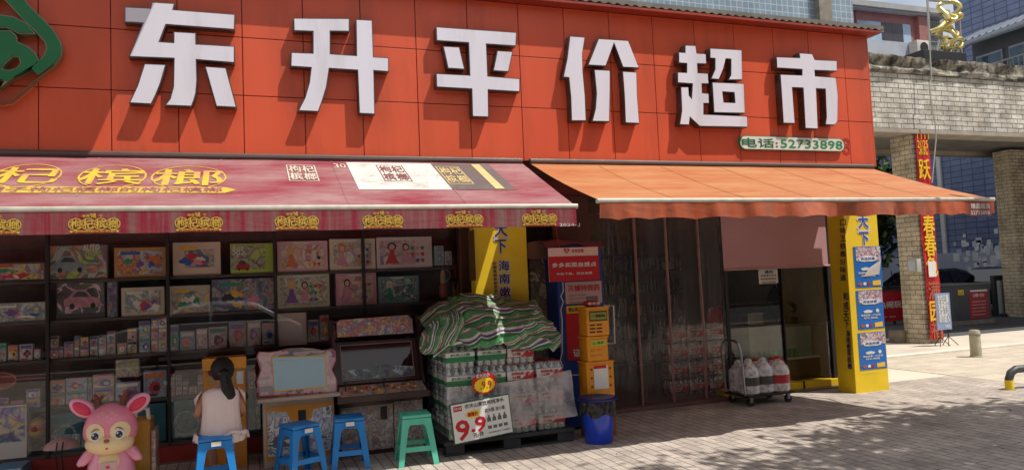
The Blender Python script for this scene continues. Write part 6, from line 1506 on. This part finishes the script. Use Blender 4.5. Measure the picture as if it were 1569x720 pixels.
mb = MB(); mb.box((8.4, YG1+.36, zrb+.12), (30, YRB+.3, zrb+.3)); mb.build('soffit_slab', mat('slab_concrete', '8c8880', .8, .2, 2), gate)
mb = MB(); mb.box((8.4, YRB, zrb), (30, YRB+.3, zrb+.119)); mb.build('rear_beam', mat('rear_concrete', 'a39a8a', .8, .2, 2), gate)
for nm, x_, w_, y_, zz_ in (('pier', gx1, .46, YG1+.02, zbot-.092), ('pier', P(1556, 350, YRB-1.0).x, 1.2, YRB-1.0, zrb-.002)):
    mb = MB(); mb.box((x_, y_, 0), (x_+w_, y_+(PD1 if zz_ < zrb-.1 else .5), zz_)); q = mb.build(nm, [m_gp], gate)
    q.data.materials.append(m_gpx)
    for f in q.data.polygons:
        if abs(f.normal.y) > .9: f.material_index = 1
mb = MB(); mb.lathe([(.16, 0), (.17, .2), (.15, .26)], (gx1-.12, YG1+PD1+.1, 0), 12); mb.build('pier_foot', mat('old_stone', '7c7264', .9, .3, 5), gate, smooth=True)
# soffit lamp disc
p = P(1485, 221, YG1+2.4); r = thing('ceiling_lamp', (p.x, YG1+2.4, zrb+.12), 'round flat lamp under the gateway slab', 'lamp')
mb = MB(); mb.lathe([(.25, -.05), (.26, -.03), (.26, -.001)], (p.x, YG1+2.4, zrb+.12), 20); mb.build('lamp_disc', mat('dirty_white', '8c8474', .6), r, smooth=True)
# meter box
mp = P(1400, 420, YG1); r = thing('meter_box', (gx1-.1, YG1+.35, mp.z), 'small pale grey meter box on the left face of the brick pier', 'box')
gsd = side(gx1-.001); a_ = gsd.uv(1398, 417); b_ = gsd.uv(1411, 396)
mb = MB(); mb.box((gx1-.12, -a_[0], a_[1]), (gx1-.002, -b_[0], b_[1]), bev=.01); mb.build('case', mat('box_grey', 'a8a8a2', .5, .08), r, smooth=True)
mb = MB(); mb.box((gx1-.126, -a_[0]-.03, a_[1]+.04), (gx1-.121, -b_[0]+.03, b_[1]-.04)); mb.build('door', m_steel, r)
# red couplet banner hanging on the pier front
gf = wall(YG1-.0)
r = thing('couplet_banner', P(1415, 360, YG1), 'long red vertical banner with yellow brush characters on the brick pier', 'banner')
x0, x1 = P(1402, 200, YG1).x+.02, P(1421.5, 200, YG1).x+.02
zt_ = P(1411, 197, YG1).z; zb_ = P(1436, 519, YG1).z; zt_ -= .12
x0 = gx1+.05; x1 = x0+.36
def bn(u, v): return Vector((x0+(x1-x0)*u+.01*sin(v*9), YG1-.03-.012*sin(v*22+u*2), zb_+(zt_-zb_)*v))
mb = MB(); mb.grid(bn, 4, 80); mb.build('cloth', mat('banner_red', 'b80c1c', .6, .08), r, smooth=True, angle=80)
bp2 = Plane((0, YG1-.050, 0), (1, 0, 0), (0, 0, 1)); m_by = mat('banner_yellow', 'e0b81c', .6)
W_ = x1-x0
def bch(s, yc, k=.8, hh=.34, m_=m_by, bold=.03):
    zc2 = P(1420, yc, YG1).z; writing(s, bp2, (x0+W_*(1-k)/2, zc2-hh/2), (x1-W_*(1-k)/2, zc2+hh/2), m_, r, h=.0, bold=bold, px=False)
for k in range(4): panel(bp2, (x0+.05+k*.1, P(1410, 211, YG1).z-.04), (x0+.065+k*.1, P(1410, 207, YG1).z+.03), m_by, r, 'printed_tassel', h=.002, px=False)
bch('2025', 222, .8, .16); bch('蛇年', 231, .5, .08); bch('恭贺新春', 236, .7, .07)
bch('跃', 260, .85, .42); bch('马', 300, .85, .42); bch('春', 346, .85, .44); bch('春', 376, .85, .44); bch('色', 408, .85, .40); bch('满', 445, .8, .36, MC['orange_plastic']); bch('园', 477, .8, .40); bch('福', 505, .8, .36, MC['orange_plastic'])
r2 = thing('white_notice', P(1427, 410, YG1), 'blank white sheet taped over the red couplet banner', 'notice')
zc2 = P(1427, 424, YG1).z; zd2 = P(1427, 400, YG1).z
mb = MB(); mb.box((x0+.06, YG1-.066, zc2), (x1-.10, YG1-.063, zd2)); mb.build('sheet', m_paper, r2)
mb = MB(); mb.box((x0+.15, YG1-.068, zd2-.02), (x1-.2, YG1-.0665, zd2+.03)); mb.build('tape', m_gold, r2)
# standing sign in front of the pier
q0, q1 = P(1434, 440, 11.0), P(1451, 447, 11.0)
r = thing('standing_sign', (13.3, 10.95, 0), 'blue grey standing signboard with white characters before the red banner', 'sign')
spn = wall(10.92)
(ua, va) = spn.uv(1443, 507); (ub, vb) = spn.uv(1453, 447)
xa_, xb_ = P(1435, 480, 10.92).x, P(1457, 480, 10.92).x; za_, zb2 = P(1447, 505, 10.92).z, P(1443, 449, 10.92).z
mb = MB(); mb.box((xa_, 10.921, za_), (xb_, 10.94, zb2), bev=.003); mb.build('board', mat('sign_blue_grey', '8090b4', .5, .08), r)
for k in range(4):
    t0 = zb2-.10-(k+1)*(zb2-za_-.2)/4.2
    writing(('车位已满', '免费停车', '不准入内', '请勿进入')[k], spn, (xa_+.05, t0+.02), (xb_-.05, t0+.19), m_white, r, h=.004, bold=.06, px=False)
writing('多谢合作', spn, (xa_+.2, za_+.03), (xb_-.05, za_+.10), m_white, r, h=.004, bold=.03, px=False)
for x_ in (xa_+.08, xb_-.08):
    mb = MB(); mb.tube([(x_, 10.95, .15), (x_, 10.95, za_+.1)], .012, 6)
    for dx, dy in ((-.13, -.1), (.13, -.1), (0, .14)): mb.tube([(x_, 10.95, .18), (x_+dx, 10.95+dy, .003)], .008, 6)
    mb.build('leg', m_dark, r)
# bollard
p = G(1496, 547); r = thing('stone_bollard', (p.x, p.y, 0), 'short grey concrete bollard standing alone on the pale paving', 'bollard')
hb = P(1494, 505, p.y).z; mb = MB(); mb.lathe([(.10, 0), (.10, .02), (.088, .03), (.085, hb-.03), (.07, hb)], (p.x, p.y, 0), 20); mb.build('post', mat('bollard_stone', 'a39c88', .85, .2, 12, dirt='6c6454', dirt_amt=.5), r, smooth=True)
mb = MB(); mb.lathe([(.089, hb*.80), (.089, hb*.86)], (p.x, p.y, 0), 20); mb.build('groove_band', mat('band_grey', '7c786c', .8), r, smooth=True)
# hoop barrier
p = G(1547, 597); r = thing('hoop_barrier', (p.x+.6, p.y, 0), 'bent dark steel hoop barrier with yellow foot at the right edge', 'barrier')
hh = P(1547, 566, p.y).z
mb = MB(); d = Vector((1.3, -.15, 0))
def hp_(t): return Vector((p.x, p.y, 0))+d*t
pts = [hp_(0)+Vector((0, 0, .12)), hp_(0)+Vector((0, 0, hh-.12)), hp_(.03)+Vector((0, 0, hh-.04)), hp_(.09)+Vector((0, 0, hh)), hp_(.91)+Vector((0, 0, hh)), hp_(.97)+Vector((0, 0, hh-.04)), hp_(1)+Vector((0, 0, hh-.12)), hp_(1)+Vector((0, 0, .12))]
mb.tube(pts, .048, 16); mb.build('bar', mat('barrier_dark', '3a3c3c', .5, .2, 6), r, smooth=True)
for t in (0, 1): mb = MB(); mb.tube([hp_(t), hp_(t)+Vector((0, 0, .125))], .050, 16); mb.build('foot', m_yellow, r, smooth=True)

# dark equipment cabinets and white board behind the gateway
def px_box(name, label, cat, x0, x1, yt, yb, Y, depth, m, parts=None):
    gnd = 0; X0, X1 = P(x0, yb, Y).x, P(x1, yb, Y).x; zt = P((x0+x1)/2, yt, Y).z
    r = thing(name, ((X0+X1)/2, Y, 0), label, cat)
    mb = MB(); mb.box((X0, Y, .12), (X1, Y+depth, zt-.03), bev=.01); mb.build('body', m, r)
    mb = MB(); mb.box((X0-.05, Y-.05, 0), (X1+.05, Y+depth+.05, .12), bev=.01); mb.build('plinth', mat('plinth_stone', '7c786e', .9, .2, 5), r)
    mb = MB(); mb.box((X0-.03, Y-.03, zt-.03), (X1+.03, Y+depth+.03, zt), bev=.006); mb.build('lid', mat('lid_grey', '6c6c68', .6, .1), r)
    return r, X0, X1, zt
m_cab = mat('cabinet_grey', '46464a', .5, .15, 3)
YCb = 14.1
r, X0, X1, zt = px_box('utility_cabinet', 'dark grey utility cabinet with red notice poster behind the bollard', 'cabinet', 1464, 1521, 434, 500, YCb, 1.2, m_cab)
cwp = wall(YCb-.001)
panel(cwp, (1487, 488), (1512, 445), mat('notice_red', '9c2430', .5, .15, 4), r, 'notice', h=.004); panel(cwp, (1486, 447), (1512, 443), m_paper, r, 'notice_head', h=.006)
writing('通告', cwp, (1490, 455), (1508, 449), m_offwhite, r, h=.007)
for k in range(5): writing('严禁停放车辆后果自负', cwp, (1489, 463+k*5), (1510, 460+k*5), m_offwhite, r, h=.007)
panel(cwp, (1468, 452), (1476, 444), m_yellow, r, 'warning_label', h=.004); writing('止步', cwp, (1469, 451), (1475, 446), m_black, r, h=.006)
YBd = 15.4
r = thing('notice_board', P(1540, 460, YBd), 'black framed white standing board right of the utility cabinet', 'sign')
r.location.z = 0
bd = wall(YBd); A_, B_ = bd.at(1528, 492), bd.at(1564, 420)
mb = MB(); mb.box((A_.x, YBd, .1), (B_.x, YBd+.12, B_.z), bev=.01); mb.build('frame', m_black, r)
panel(bd, (1531, 484), (1557, 428), mat('board_pale', 'a8b4b8', .4, .06, 3), r, 'white_panel', h=.004)
for q in (A_.x+.1, B_.x-.15): mb = MB(); mb.box((q, YBd-.2, 0), (q+.06, YBd+.3, .1)); mb.build('foot', m_black, r)
# red advertising barrier left of the pier
YR2 = 15.6
bb = wall(YR2); A_, B_ = bb.at(1340, 494), bb.at(1424, 444)
r = thing('red_barrier', ((A_.x+B_.x)/2, YR2, 0), 'low red banner barrier with white characters in front of parked car', 'barrier')
mb = MB(); mb.box((A_.x, YR2+.002, A_.z), (B_.x, YR2+.05, B_.z)); mb.build('banner', mat('barrier_red', 'b41828', .5, .1), r)
mb = MB(); mb.box((A_.x, YR2-.01, B_.z), (B_.x, YR2+.06, B_.z+.05)); mb.build('top_rail', m_darkred, r)
writing('热闹玩乐王', bb, (1346, 473), (1404, 459), m_white, r, h=.004, bold=.04); writing('电 玩 · 电 玩', bb, (1350, 487), (1404, 481), m_white, r, h=.004, bold=.03)
for k in range(4): x_ = A_.x+.1+(B_.x-A_.x-.3)*k/3; mb = MB(); mb.box((x_, YR2+.0, 0), (x_+.06, YR2+.04, A_.z)); mb.build('post', m_dark, r)

# cars ------------------------------------------------------------
def car(label, paint, loc, rz, group=None):
    r = thing('parked_car', (0, 0, 0), label, 'car', group, local=True)
    Lc, Wc = 4.5, 1.78
    low = [(-2.22, .34), (-2.25, .55), (-2.15, .78), (-1.75, .88), (-1.05, .95), (-.45, .97), (.6, .97), (1.4, .96), (2.0, .92), (2.2, .80), (2.24, .5), (2.18, .32)]
    secs = [(-1, .06), (-.93, .0), (0, 0), (.93, 0), (1, .06)]
    mb = MB()
    rows = []
    for s, ins in secs:
        y = s*Wc/2; rows.append([Vector((x*(1-ins*.25), y, z-(ins*.5 if z > .6 else 0))) for x, z in low])
    # wheel arches cut as black rounds, body side
    vs = [[mb.b.verts.new(p) for p in q] for q in rows]
    for a1, b1 in zip(vs, vs[1:]):
        for k in range(len(low)): mb.b.faces.new((a1[k], a1[(k+1) % len(low)], b1[(k+1) % len(low)], b1[k]))
    mb.b.faces.new(vs[0]); mb.b.faces.new(vs[-1][::-1]); mb.build('body', paint, r, smooth=True, angle=40)
    top = [(-1.15, .94), (-.55, 1.36), (-.2, 1.44), (.7, 1.45), (1.2, 1.36), (1.85, .94)]
    mb = MB(); vs = []
    for s, k in ((-1, 0), (-.93, .0), (.93, .0), (1, 0)):
        vs.append([mb.b.verts.new(Vector((x, s*(Wc/2-.06-(z-.94)*.40*(1 if abs(s) == 1 else 1)), z-(.05 if abs(s) == 1 and z > 1 else 0)))) for x, z in top])
    for a1, b1 in zip(vs, vs[1:]):
        for k in range(len(top)): mb.b.faces.new((a1[k], a1[(k+1) % len(top)], b1[(k+1) % len(top)], b1[k]))
    mb.b.faces.new(vs[0]); mb.b.faces.new(vs[-1][::-1]); mb.build('cabin', paint, r, smooth=True, angle=30)
    mg = mat('car_glass', '12161a', .05, .1, spec=.8)
    for s in (-1, 1):
        for q in ([(-.98, .97), (-.45, 1.32), (.10, 1.37), (.10, .97)], [(.17, .97), (.17, 1.37), (.72, 1.37), (1.15, 1.28), (1.6, .97)]):
            mb = MB(); mb.prism([Vector((x, s*(Wc/2-.050-(z-.94)*.40), z)) for x, z in q], (0, s*.006, 0)); mb.build('side_window', mg, r)
        for x in (-1.35, 1.4):
            mb = MB(); mb.tube([(x, s*(Wc/2-.18), .32), (x, s*(Wc/2+.01), .32)], .32, 24); w = mb.build('wheel', m_black, r, smooth=True)
            mb = MB(); mb.tube([(x, s*(Wc/2), .32), (x, s*(Wc/2+.02), .32)], .20, 16); mb.build('rim', m_steel, w, smooth=True)
        mb = MB(); mb.ell((-.85, s*(Wc/2+.08), 1.02), (.08, .10, .07), 0, 12, 8); mb.build('mirror', paint, r, smooth=True)
        mb = MB(); mb.box((-2.20, s*.5, .66), (-2.05, s*.82, .76), bev=.02); mb.build('headlight', m_white, r, smooth=True)
        mb = MB(); mb.box((2.10, s*.5, .72), (2.21, s*.84, .82), bev=.02); mb.build('tail_light', m_red, r, smooth=True)
        mb = MB(); mb.tube([(.12, s*(Wc/2+.012), .80), (.30, s*(Wc/2+.012), .80)], .012, 6); mb.build('door_handle', m_steel, r)
    mb = MB(); mb.prism([(-1.08, -.72, .985), (-1.08, .72, .985), (-.575, .60, 1.355), (-.575, -.60, 1.355)], (-.012, 0, .012)); mb.build('windscreen', mg, r)
    mb = MB(); mb.prism([(1.80, -.70, .985), (1.80, .70, .985), (1.25, .58, 1.345), (1.25, -.58, 1.345)], (.012, 0, .012)); mb.build('rear_window', mg, r)
    place(r, loc, rz); return r
p_dark = mat('paint_charcoal', '2c3238', .25, .05, coat=.6); p_white = mat('paint_white', 'd0d0d0', .25, .04, coat=.6)
p_blk = mat('paint_black', '17191c', .2, .05, coat=.7)
car('dark grey car parked behind the red barrier left of the pier', p_dark, (20.2, 17.6, 0), radians(8))
car('black car parked between the brick pier and the utility cabinet', p_blk, (22.6, 16.9, 0), radians(6))
car('white car parked at the kerb across the paving, seen only as a reflection', p_white, (-.9, -3.6, 0), radians(0))

# blue tiled tower along the right, with flyers
m_blt = bricks('blue_tower_tiles', '7686ac', '6a7aa0', '4c5876', .45, .22, .02, 'YZ', .4, .3, .2, offset=0, spec=.5)
TX = 25.5
pa = PX(1462, 30, TX); 
tw = thing('blue_tower', (TX, pa.y-6, 0), 'tall dark blue tiled building wall rising at the far right', 'building')
mb = MB(); mb.box((TX, 7, 0), (TX+10, pa.y, 17)); mb.build('wall', m_blt, tw)
tsd = side(TX-.001)
mb = MB(); mb.box((TX+.01, pa.y+.001, 0), (TX+8, pa.y+16, 8.6)); mb.build('low_wing', m_blt, tw)
mb = MB(); mb.box((TX-.08, -tsd.uv(1446, 300)[0], 0), (TX-.004, -tsd.uv(1440, 300)[0], 9)); mb.build('white_pipe', m_white, tw)
# low painted base wall where flyers are stuck
yw0 = pa.y+14
mb = MB(); mb.box((TX-.15, 7.5, 0), (TX-.005, yw0, P(1500, 385, 20).z)); 
mb.build('base_wall', mat('grey_blue_wall', 'acb2c8', .6, .12, 1.2), tw)
random.seed(11); fw = side(TX-.152)
for i in range(60):
    x = random.uniform(1462, 1543); y = random.uniform(372, 424) if i > 12 else random.uniform(350, 395)
    if i > 12: x = random.choice([random.uniform(1478, 1545), random.uniform(1495, 1535)])
    u, v = fw.uv(x, y); s = random.uniform(.10, .26)
    o = panel(fw, (u-s/2, v-s*.6), (u+s/2, v+s*.6), mat('flyer_%d' % (i % 3), ('d4dae4', 'b8c4d8', 'e4e6ea')[i % 3], .7, .08), tw, 'flyer', h=.004+.003*(i % 4), px=False)
# lean-to roof and balcony windows at the upper right
RX = 21.5
rs = side(RX)
ytop, y2 = 0, 0
e0 = PX(1487, 66, RX); e1 = PX(1569, 22, RX)
lt = thing('balcony_block', (RX, 13, 0), 'grey upper floor with sliding windows and corrugated eaves beside the blue tower', 'building')
zw0, zw1 = PX(1530, 120, RX).z, PX(1530, 50, RX).z
yA, yB = -rs.uv(1480, 90)[0], 8.0
mb = MB(); mb.box((RX+.3, yB, zrb+.6), (RX+3.9, yA, zw1)); mb.build('wall', mat('grey_wall', '4c525c', .8, .1, 2), lt)
mb = MB()
def rf(u, v):
    y = yA+.1+(yB-yA)*u; return Vector((RX-.45+1.6*v, y, zw1-.05+.7*v+.04*sin(y*28)))
mb.grid(rf, 260, 3); mb.build('roof', mat('eaves_sheet', '4a5464', .5, .15, 4, metal=.2), lt, smooth=True, angle=80)
mb = MB(); q = Vector((RX-.35, yA-.05, 0)); mb.tube([q+Vector((0, 0, zw0-.3)), q+Vector((0, 0, zw1-.35)), q+Vector((0, -.12, zw1-.18)), q+Vector((0, -.35, zw1-.1)), q+Vector((0, -4.4, zw1-.06))], .10, 12); mb.build('downpipe', mat('pipe_bluegrey', '8c97a6', .5, .1), lt, smooth=True)
for k in range(5):
    y_ = yA-.15-k*1.05
    mb = MB(); mb.box((RX+.24, y_-.85, zw0-.1), (RX+.296, y_, zw1-.45)); f = mb.build('window', mat('win_white', '8c929c', .5), lt)
    for j in range(2): mb = MB(); mb.box((RX+.225, y_-.80+.40*j, zw0-.02), (RX+.238, y_-.43+.40*j, zw1-.52)); mb.build('pane', mat('win_glass_blue', '3c5468', .08, .2, spec=.8), f)
mb = MB()
for k in range(34): y_ = yA-.5-k*.16; mb.tube([(RX-.2, y_, zw0-.35), (RX-.2, y_, zw0+.42)], .012, 5)
mb.tube([(RX-.2, yA-.4, zw0+.43), (RX-.2, yA-6, zw0+.43)], .025, 6); mb.build('railing', mat('rail_grey', '8c8c84', .5), lt)
# pink framed building behind the gateway
PY = 27.0
pw = wall(PY)
pb_ = thing('pink_building', (PX(1370, 60, 30).x, PY, 0), 'old building with pink window frames and white slab roof beyond the gateway', 'building')
A_, B_ = pw.at(1290, 100), pw.at(1421, 30)
zr = pw.at(1370, 26)
mb = MB(); mb.box((A_.x-6, PY, 0), (B_.x, PY+8, zr.z)); mb.build('wall', mat('faded_pink_wall', '8c7874', .8, .15, 2), pb_)
rz0 = pw.at(1370, 24).z; rz1 = pw.at(1370, 13).z
mb = MB(); mb.box((A_.x-6, PY-.4, rz0), (pw.at(1443, 30).x, PY+8, rz0+.10)); mb.box((A_.x-6, PY-.5, rz0+.103), (pw.at(1443, 30).x, PY+8, rz1)); mb.build('roof', mat('roof_pale', 'a8a8a4', .7, .12, 1.5), pb_)
panel(pw, (1312, 88), (1402, 70), mat('sill_white', 'b4b8bc', .6, .1, 2), pb_, 'sill_band', h=.25, t=.25)
m_pf = mat('pink_frame', '9c6460', .6, .15, 4)
panel(pw, (1312, 72), (1406, 28), m_pf, pb_, 'window_frame', h=.12, t=.12)
wins = [(1330, 1346, 0), (1349, 1363, 1), (1365, 1379, 1), (1381, 1391, 0), (1312, 1328, 0)]
for x0, x1, k in wins:
    panel(pw, (x0, 65+(x0-1330)*.08), (x1, 36+(x0-1330)*.08), mat('pane_sky', '9cb4cc', .1, .1, 2, spec=.8) if k == 0 else mat('pane_dark', '3c3a40', .1, .3, 2), pb_, 'pane', h=.14, t=.015)
panel(pw, (1404, 92), (1412, 26), m_pf, pb_, 'corner_trim', h=.3, t=.3)
# lattice guard + blinds part on the right of it
panel(pw, (1413, 92), (1442, 30), mat('dull_blind', '7c807c', .7, .25, 6), pb_, 'louvre_wall', h=.02, t=.02)
mb = MB()
for k in range(9): u, v0_ = pw.uv(1414+k*3.2, 84); v1_ = pw.uv(1414+k*3.2, 34)[1]; mb.tube([(u, PY-.25, v0_), (u, PY-.25, v1_)], .02, 5)
for y in (36, 46, 56, 66, 76): mb.tube([(pw.uv(1412, y)[0], PY-.25, pw.uv(1412, y)[1]), (pw.uv(1442, y)[0], PY-.25, pw.uv(1412, y)[1])], .02, 5)
mb.build('window_guard', mat('guard_grey', '8c8c88', .5), pb_)
p = pw.at(1396, 80, .3); r = thing('air_conditioner', p, 'white air conditioner outdoor unit below the pink framed windows', 'air conditioner')
mb = MB(); mb.box((p.x-.45, PY-.75, p.z-.32), (p.x+.40, PY-.27, p.z+.35), bev=.02); mb.build('case', m_offwhite, r, smooth=True)
mb = MB(); mb.tube([(p.x-.0, PY-.77, p.z), (p.x-.0, PY-.752, p.z)], .25, 20); mb.build('fan_grille', m_dark, r, smooth=True)
# gold sculpture in a wire frame on the gateway
YQ = 11.5; gq = wall(YQ)
r = thing('gold_knot_sculpture', gq.at(1455, 88), 'twisted golden tube ornament in a steel frame on top of the gateway', 'sculpture')
m_gd = mat('gold_tube', (.62, .52, .20), .28, .1, 9, metal=.55)
def Q(x, y, d=0): return gq.at(1330+x*239/1324, y*130/720, 0)+Vector((0, -d, 0))
paths = [([(530,275),(560,262),(600,225),(640,190),(660,175)],.075), ([(640,185),(628,120),(625,60),(650,22),(685,12),(720,30),(738,75),(728,115),(700,140)],.07),
 ([(650,110),(670,90),(700,125),(665,155),(690,190),(715,165),(700,135)],.06), ([(630,40),(645,90),(640,140),(655,180)],.06), ([(715,140),(745,140),(770,155),(745,175),(710,185)],.055),
 ([(690,190),(670,220),(650,260),(625,285),(625,320),(650,330)],.065), ([(700,195),(740,230),(755,265),(735,300),(705,330),(690,280),(670,245),(690,215),(740,225)],.06),
 ([(640,380),(680,360),(720,345),(765,345),(790,370),(785,410),(760,425)],.06), ([(620,350),(622,400),(650,425),(700,420),(745,385)],.055), ([(715,340),(722,400),(715,440)],.055), ([(655,385),(690,405),(735,400),(745,420),(765,385)],.05), ([(600,50),(615,45)],.03)]
mb = MB()
for i, (pp_, rr) in enumerate(paths):
    P3 = [Q(x, y, .12*sin(i*1.7+k)) for k, (x, y) in enumerate(pp_)]
    sm = []
    for k in range(len(P3)-1):
        p0, p1, p2, p3 = P3[max(k-1, 0)], P3[k], P3[k+1], P3[min(k+2, len(P3)-1)]
        for t in (0, .25, .5, .75): sm.append(.5*((2*p1)+(p2-p0)*t+(2*p0-5*p1+4*p2-p3)*t*t+(3*p1-p0-3*p2+p3)*t**3))
    sm.append(P3[-1]); mb.tube(sm, rr*.72, 10)
mb.build('gold_knot', m_gd, r, smooth=True, angle=60)
mb = MB()
for pts in ([(503,0),(520,290),(535,500)], [(760,25),(780,240),(797,530)], [(500,5),(760,20)], [(520,110),(770,140)], [(525,300),(785,345)], [(528,445),(800,460)], [(600,345),(575,490)], [(655,430),(668,520)], [(700,460),(690,520)], [(735,345),(722,450)]):
    mb.tube([Q(x, y, .0) for x, y in pts], .026, 6)
mb.build('steel_frame', m_steel, r)
mb = MB(); A_, B_ = Q(440, 530), Q(800, 455); mb.box((A_.x, YQ-.1, zcap-.1), (B_.x, YQ+.6, B_.z-.02), bev=.02); mb.build('black_base', m_black, r)
# hanging cable
r = thing('hanging_cable', P(1425, 100, YG1-.2), 'thin white cable hanging down in front of the brick gateway', 'cable')
cpts = [(1419, -25), (1422, 20), (1425, 80), (1427, 122), (1424, 128), (1427, 160), (1433, 190), (1434, 215), (1431, 245), (1428, 280)]
mb = MB(); mb.tube([P(x, y, YG1-.22) for x, y in cpts], .014, 6); mb.build('cable', mat('cable_white', 'a8a8a0', .5), r, smooth=True)

# ================================================================ TREES
def tree(name, label, x, y, h, cr, seed, nl, leaf=.10, col='3e5a28', crz=None, zc=None, ysc=1, group=None):
    random.seed(seed); r = thing(name, (x, y, 0), label, 'tree', group)
    m_bark = mat('bark', '5c4c3c', .9, .3, 8, bump=.6)
    crz = crz or cr*.8; zc = zc or h-crz
    mb = MB(); mb.tube([(x, y, 0), (x+.1, y, zc*.4), (x, y+.05, zc*.8), (x, y, zc+crz*.3)], [.17, .13, .11, .05], 10)
    limbs = []
    for k in range(9):
        a_ = random.random()*6.28; e = Vector((x+cos(a_)*cr*.75, y+sin(a_)*cr*.75*ysc, zc+random.uniform(-.3, .7)*crz)); s = Vector((x, y, zc*random.uniform(.55, .95))); limbs.append(e)
        mb.tube([s, (s+e)/2+Vector((0, 0, .15)), e], [.07, .045, .015], 6)
    mb.build('trunk', m_bark, r, smooth=True)
    clumps = []
    for k in range(int(26*cr)):
        while True:
            d = Vector((random.uniform(-1, 1), random.uniform(-1, 1), random.uniform(-1, 1)))
            if .25 < d.length < 1: break
        clumps.append((Vector((x+d.x*cr, y+d.y*cr*ysc, zc+d.z*crz)), random.uniform(.16, .34)*cr*.8))
    mb = MB()
    for k in range(nl):
        c_, rr = random.choice(clumps); d = Vector((random.gauss(0, .5), random.gauss(0, .5), random.gauss(0, .35)))*rr
        p = c_+d; n_ = Vector((random.gauss(0, 1), random.gauss(0, 1), random.gauss(0, 1)+.8)).normalized(); t = n_.orthogonal().normalized(); t = Matrix.Rotation(random.random()*6.28, 3, n_) @ t; b_ = n_.cross(t)
        L = leaf*random.uniform(.6, 1.3); w = L*.42
        mb.face([p-t*L, p-b_*w, p+t*L, p+b_*w], random.choice((0, 0, 1)))
    mb.build('crown', [mat('leaf_'+col, col, .5, .35, 3), mat('leafb_'+col, '55702c', .5, .3, 3)], r, fix=False)
    return r
tree('street_tree', 'leafy street tree beside the pavement whose shade dapples the paving', 9.3, 2.75, 8.2, 2.35, 3, 5200, leaf=.12, crz=.9, zc=6.7, ysc=.62)
tree('street_tree', 'second street tree by the kerb near the camera', 6.6, 2.5, 8.4, 1.4, 8, 620, leaf=.11, crz=.7, zc=7.2, ysc=.7)
tree('dark_tree', 'dark dense tree seen between the yellow column and the brick pier', 19.0, 22.0, 7.5, 3.4, 5, 11000, leaf=.20, col='26381e', crz=3.6, zc=3.9)
tree('dark_tree', 'low bushy tree behind the parked cars seen through the gateway', 16.8, 20.5, 5.0, 2.2, 9, 5000, leaf=.16, col='26381e', crz=1.8, zc=3.0)
random.seed(21); mb = MB()
for k in range(90):
    x, y = random.uniform(1.5, 10), random.uniform(4.6, 7.3); a_ = random.random()*6.28; L = random.uniform(.008, .028); d = Vector((cos(a_), sin(a_), 0))*L; e = Vector((-sin(a_), cos(a_), 0))*L*.45; c_ = Vector((x, y, .008))
    mb.face([c_-d, c_-e+Vector((0, 0, .004)), c_+d+Vector((0, 0, .003)), c_+e], k % 3)
lf = mb.build('fallen_leaves', [mat('dry_leaf', '7c5c34', .8), mat('green_leaf_litter', '5c6c34', .8), m_paper]); tag(lf, 'dry leaves and scraps scattered over the paving', 'litter', kind='stuff')
# opposite side of the street (seen as reflection in the glass)
ob = thing('opposite_building', (5, -16, 0), 'long plain building across the street behind the camera, seen only in reflections', 'building')
mb = MB(); mb.box((-40, -20, 0), (45, -15, 11)); mb.build('wall', mat('opposite_wall', '6c6860', .8, .15, .7), ob)
for k in range(16):
    for j in range(3): mb = MB(); x_ = -36+k*5; mb.box((x_, -14.99, 2+j*3), (x_+2.4, -14.93, 3.7+j*3)); mb.build('window', MC['pane_dark'], ob)
for k, x_ in enumerate((-9.5, -3.5, 11.5)):
    tree('street_tree', ('dense tree across the street at the left', 'dense tree across the street behind the white car', 'dense tree across the street at the right')[k], x_, -7.5, 6.6, 3.0, 30+k, 2600, leaf=.30, col='2c3f20', crz=2.3, zc=4.0)
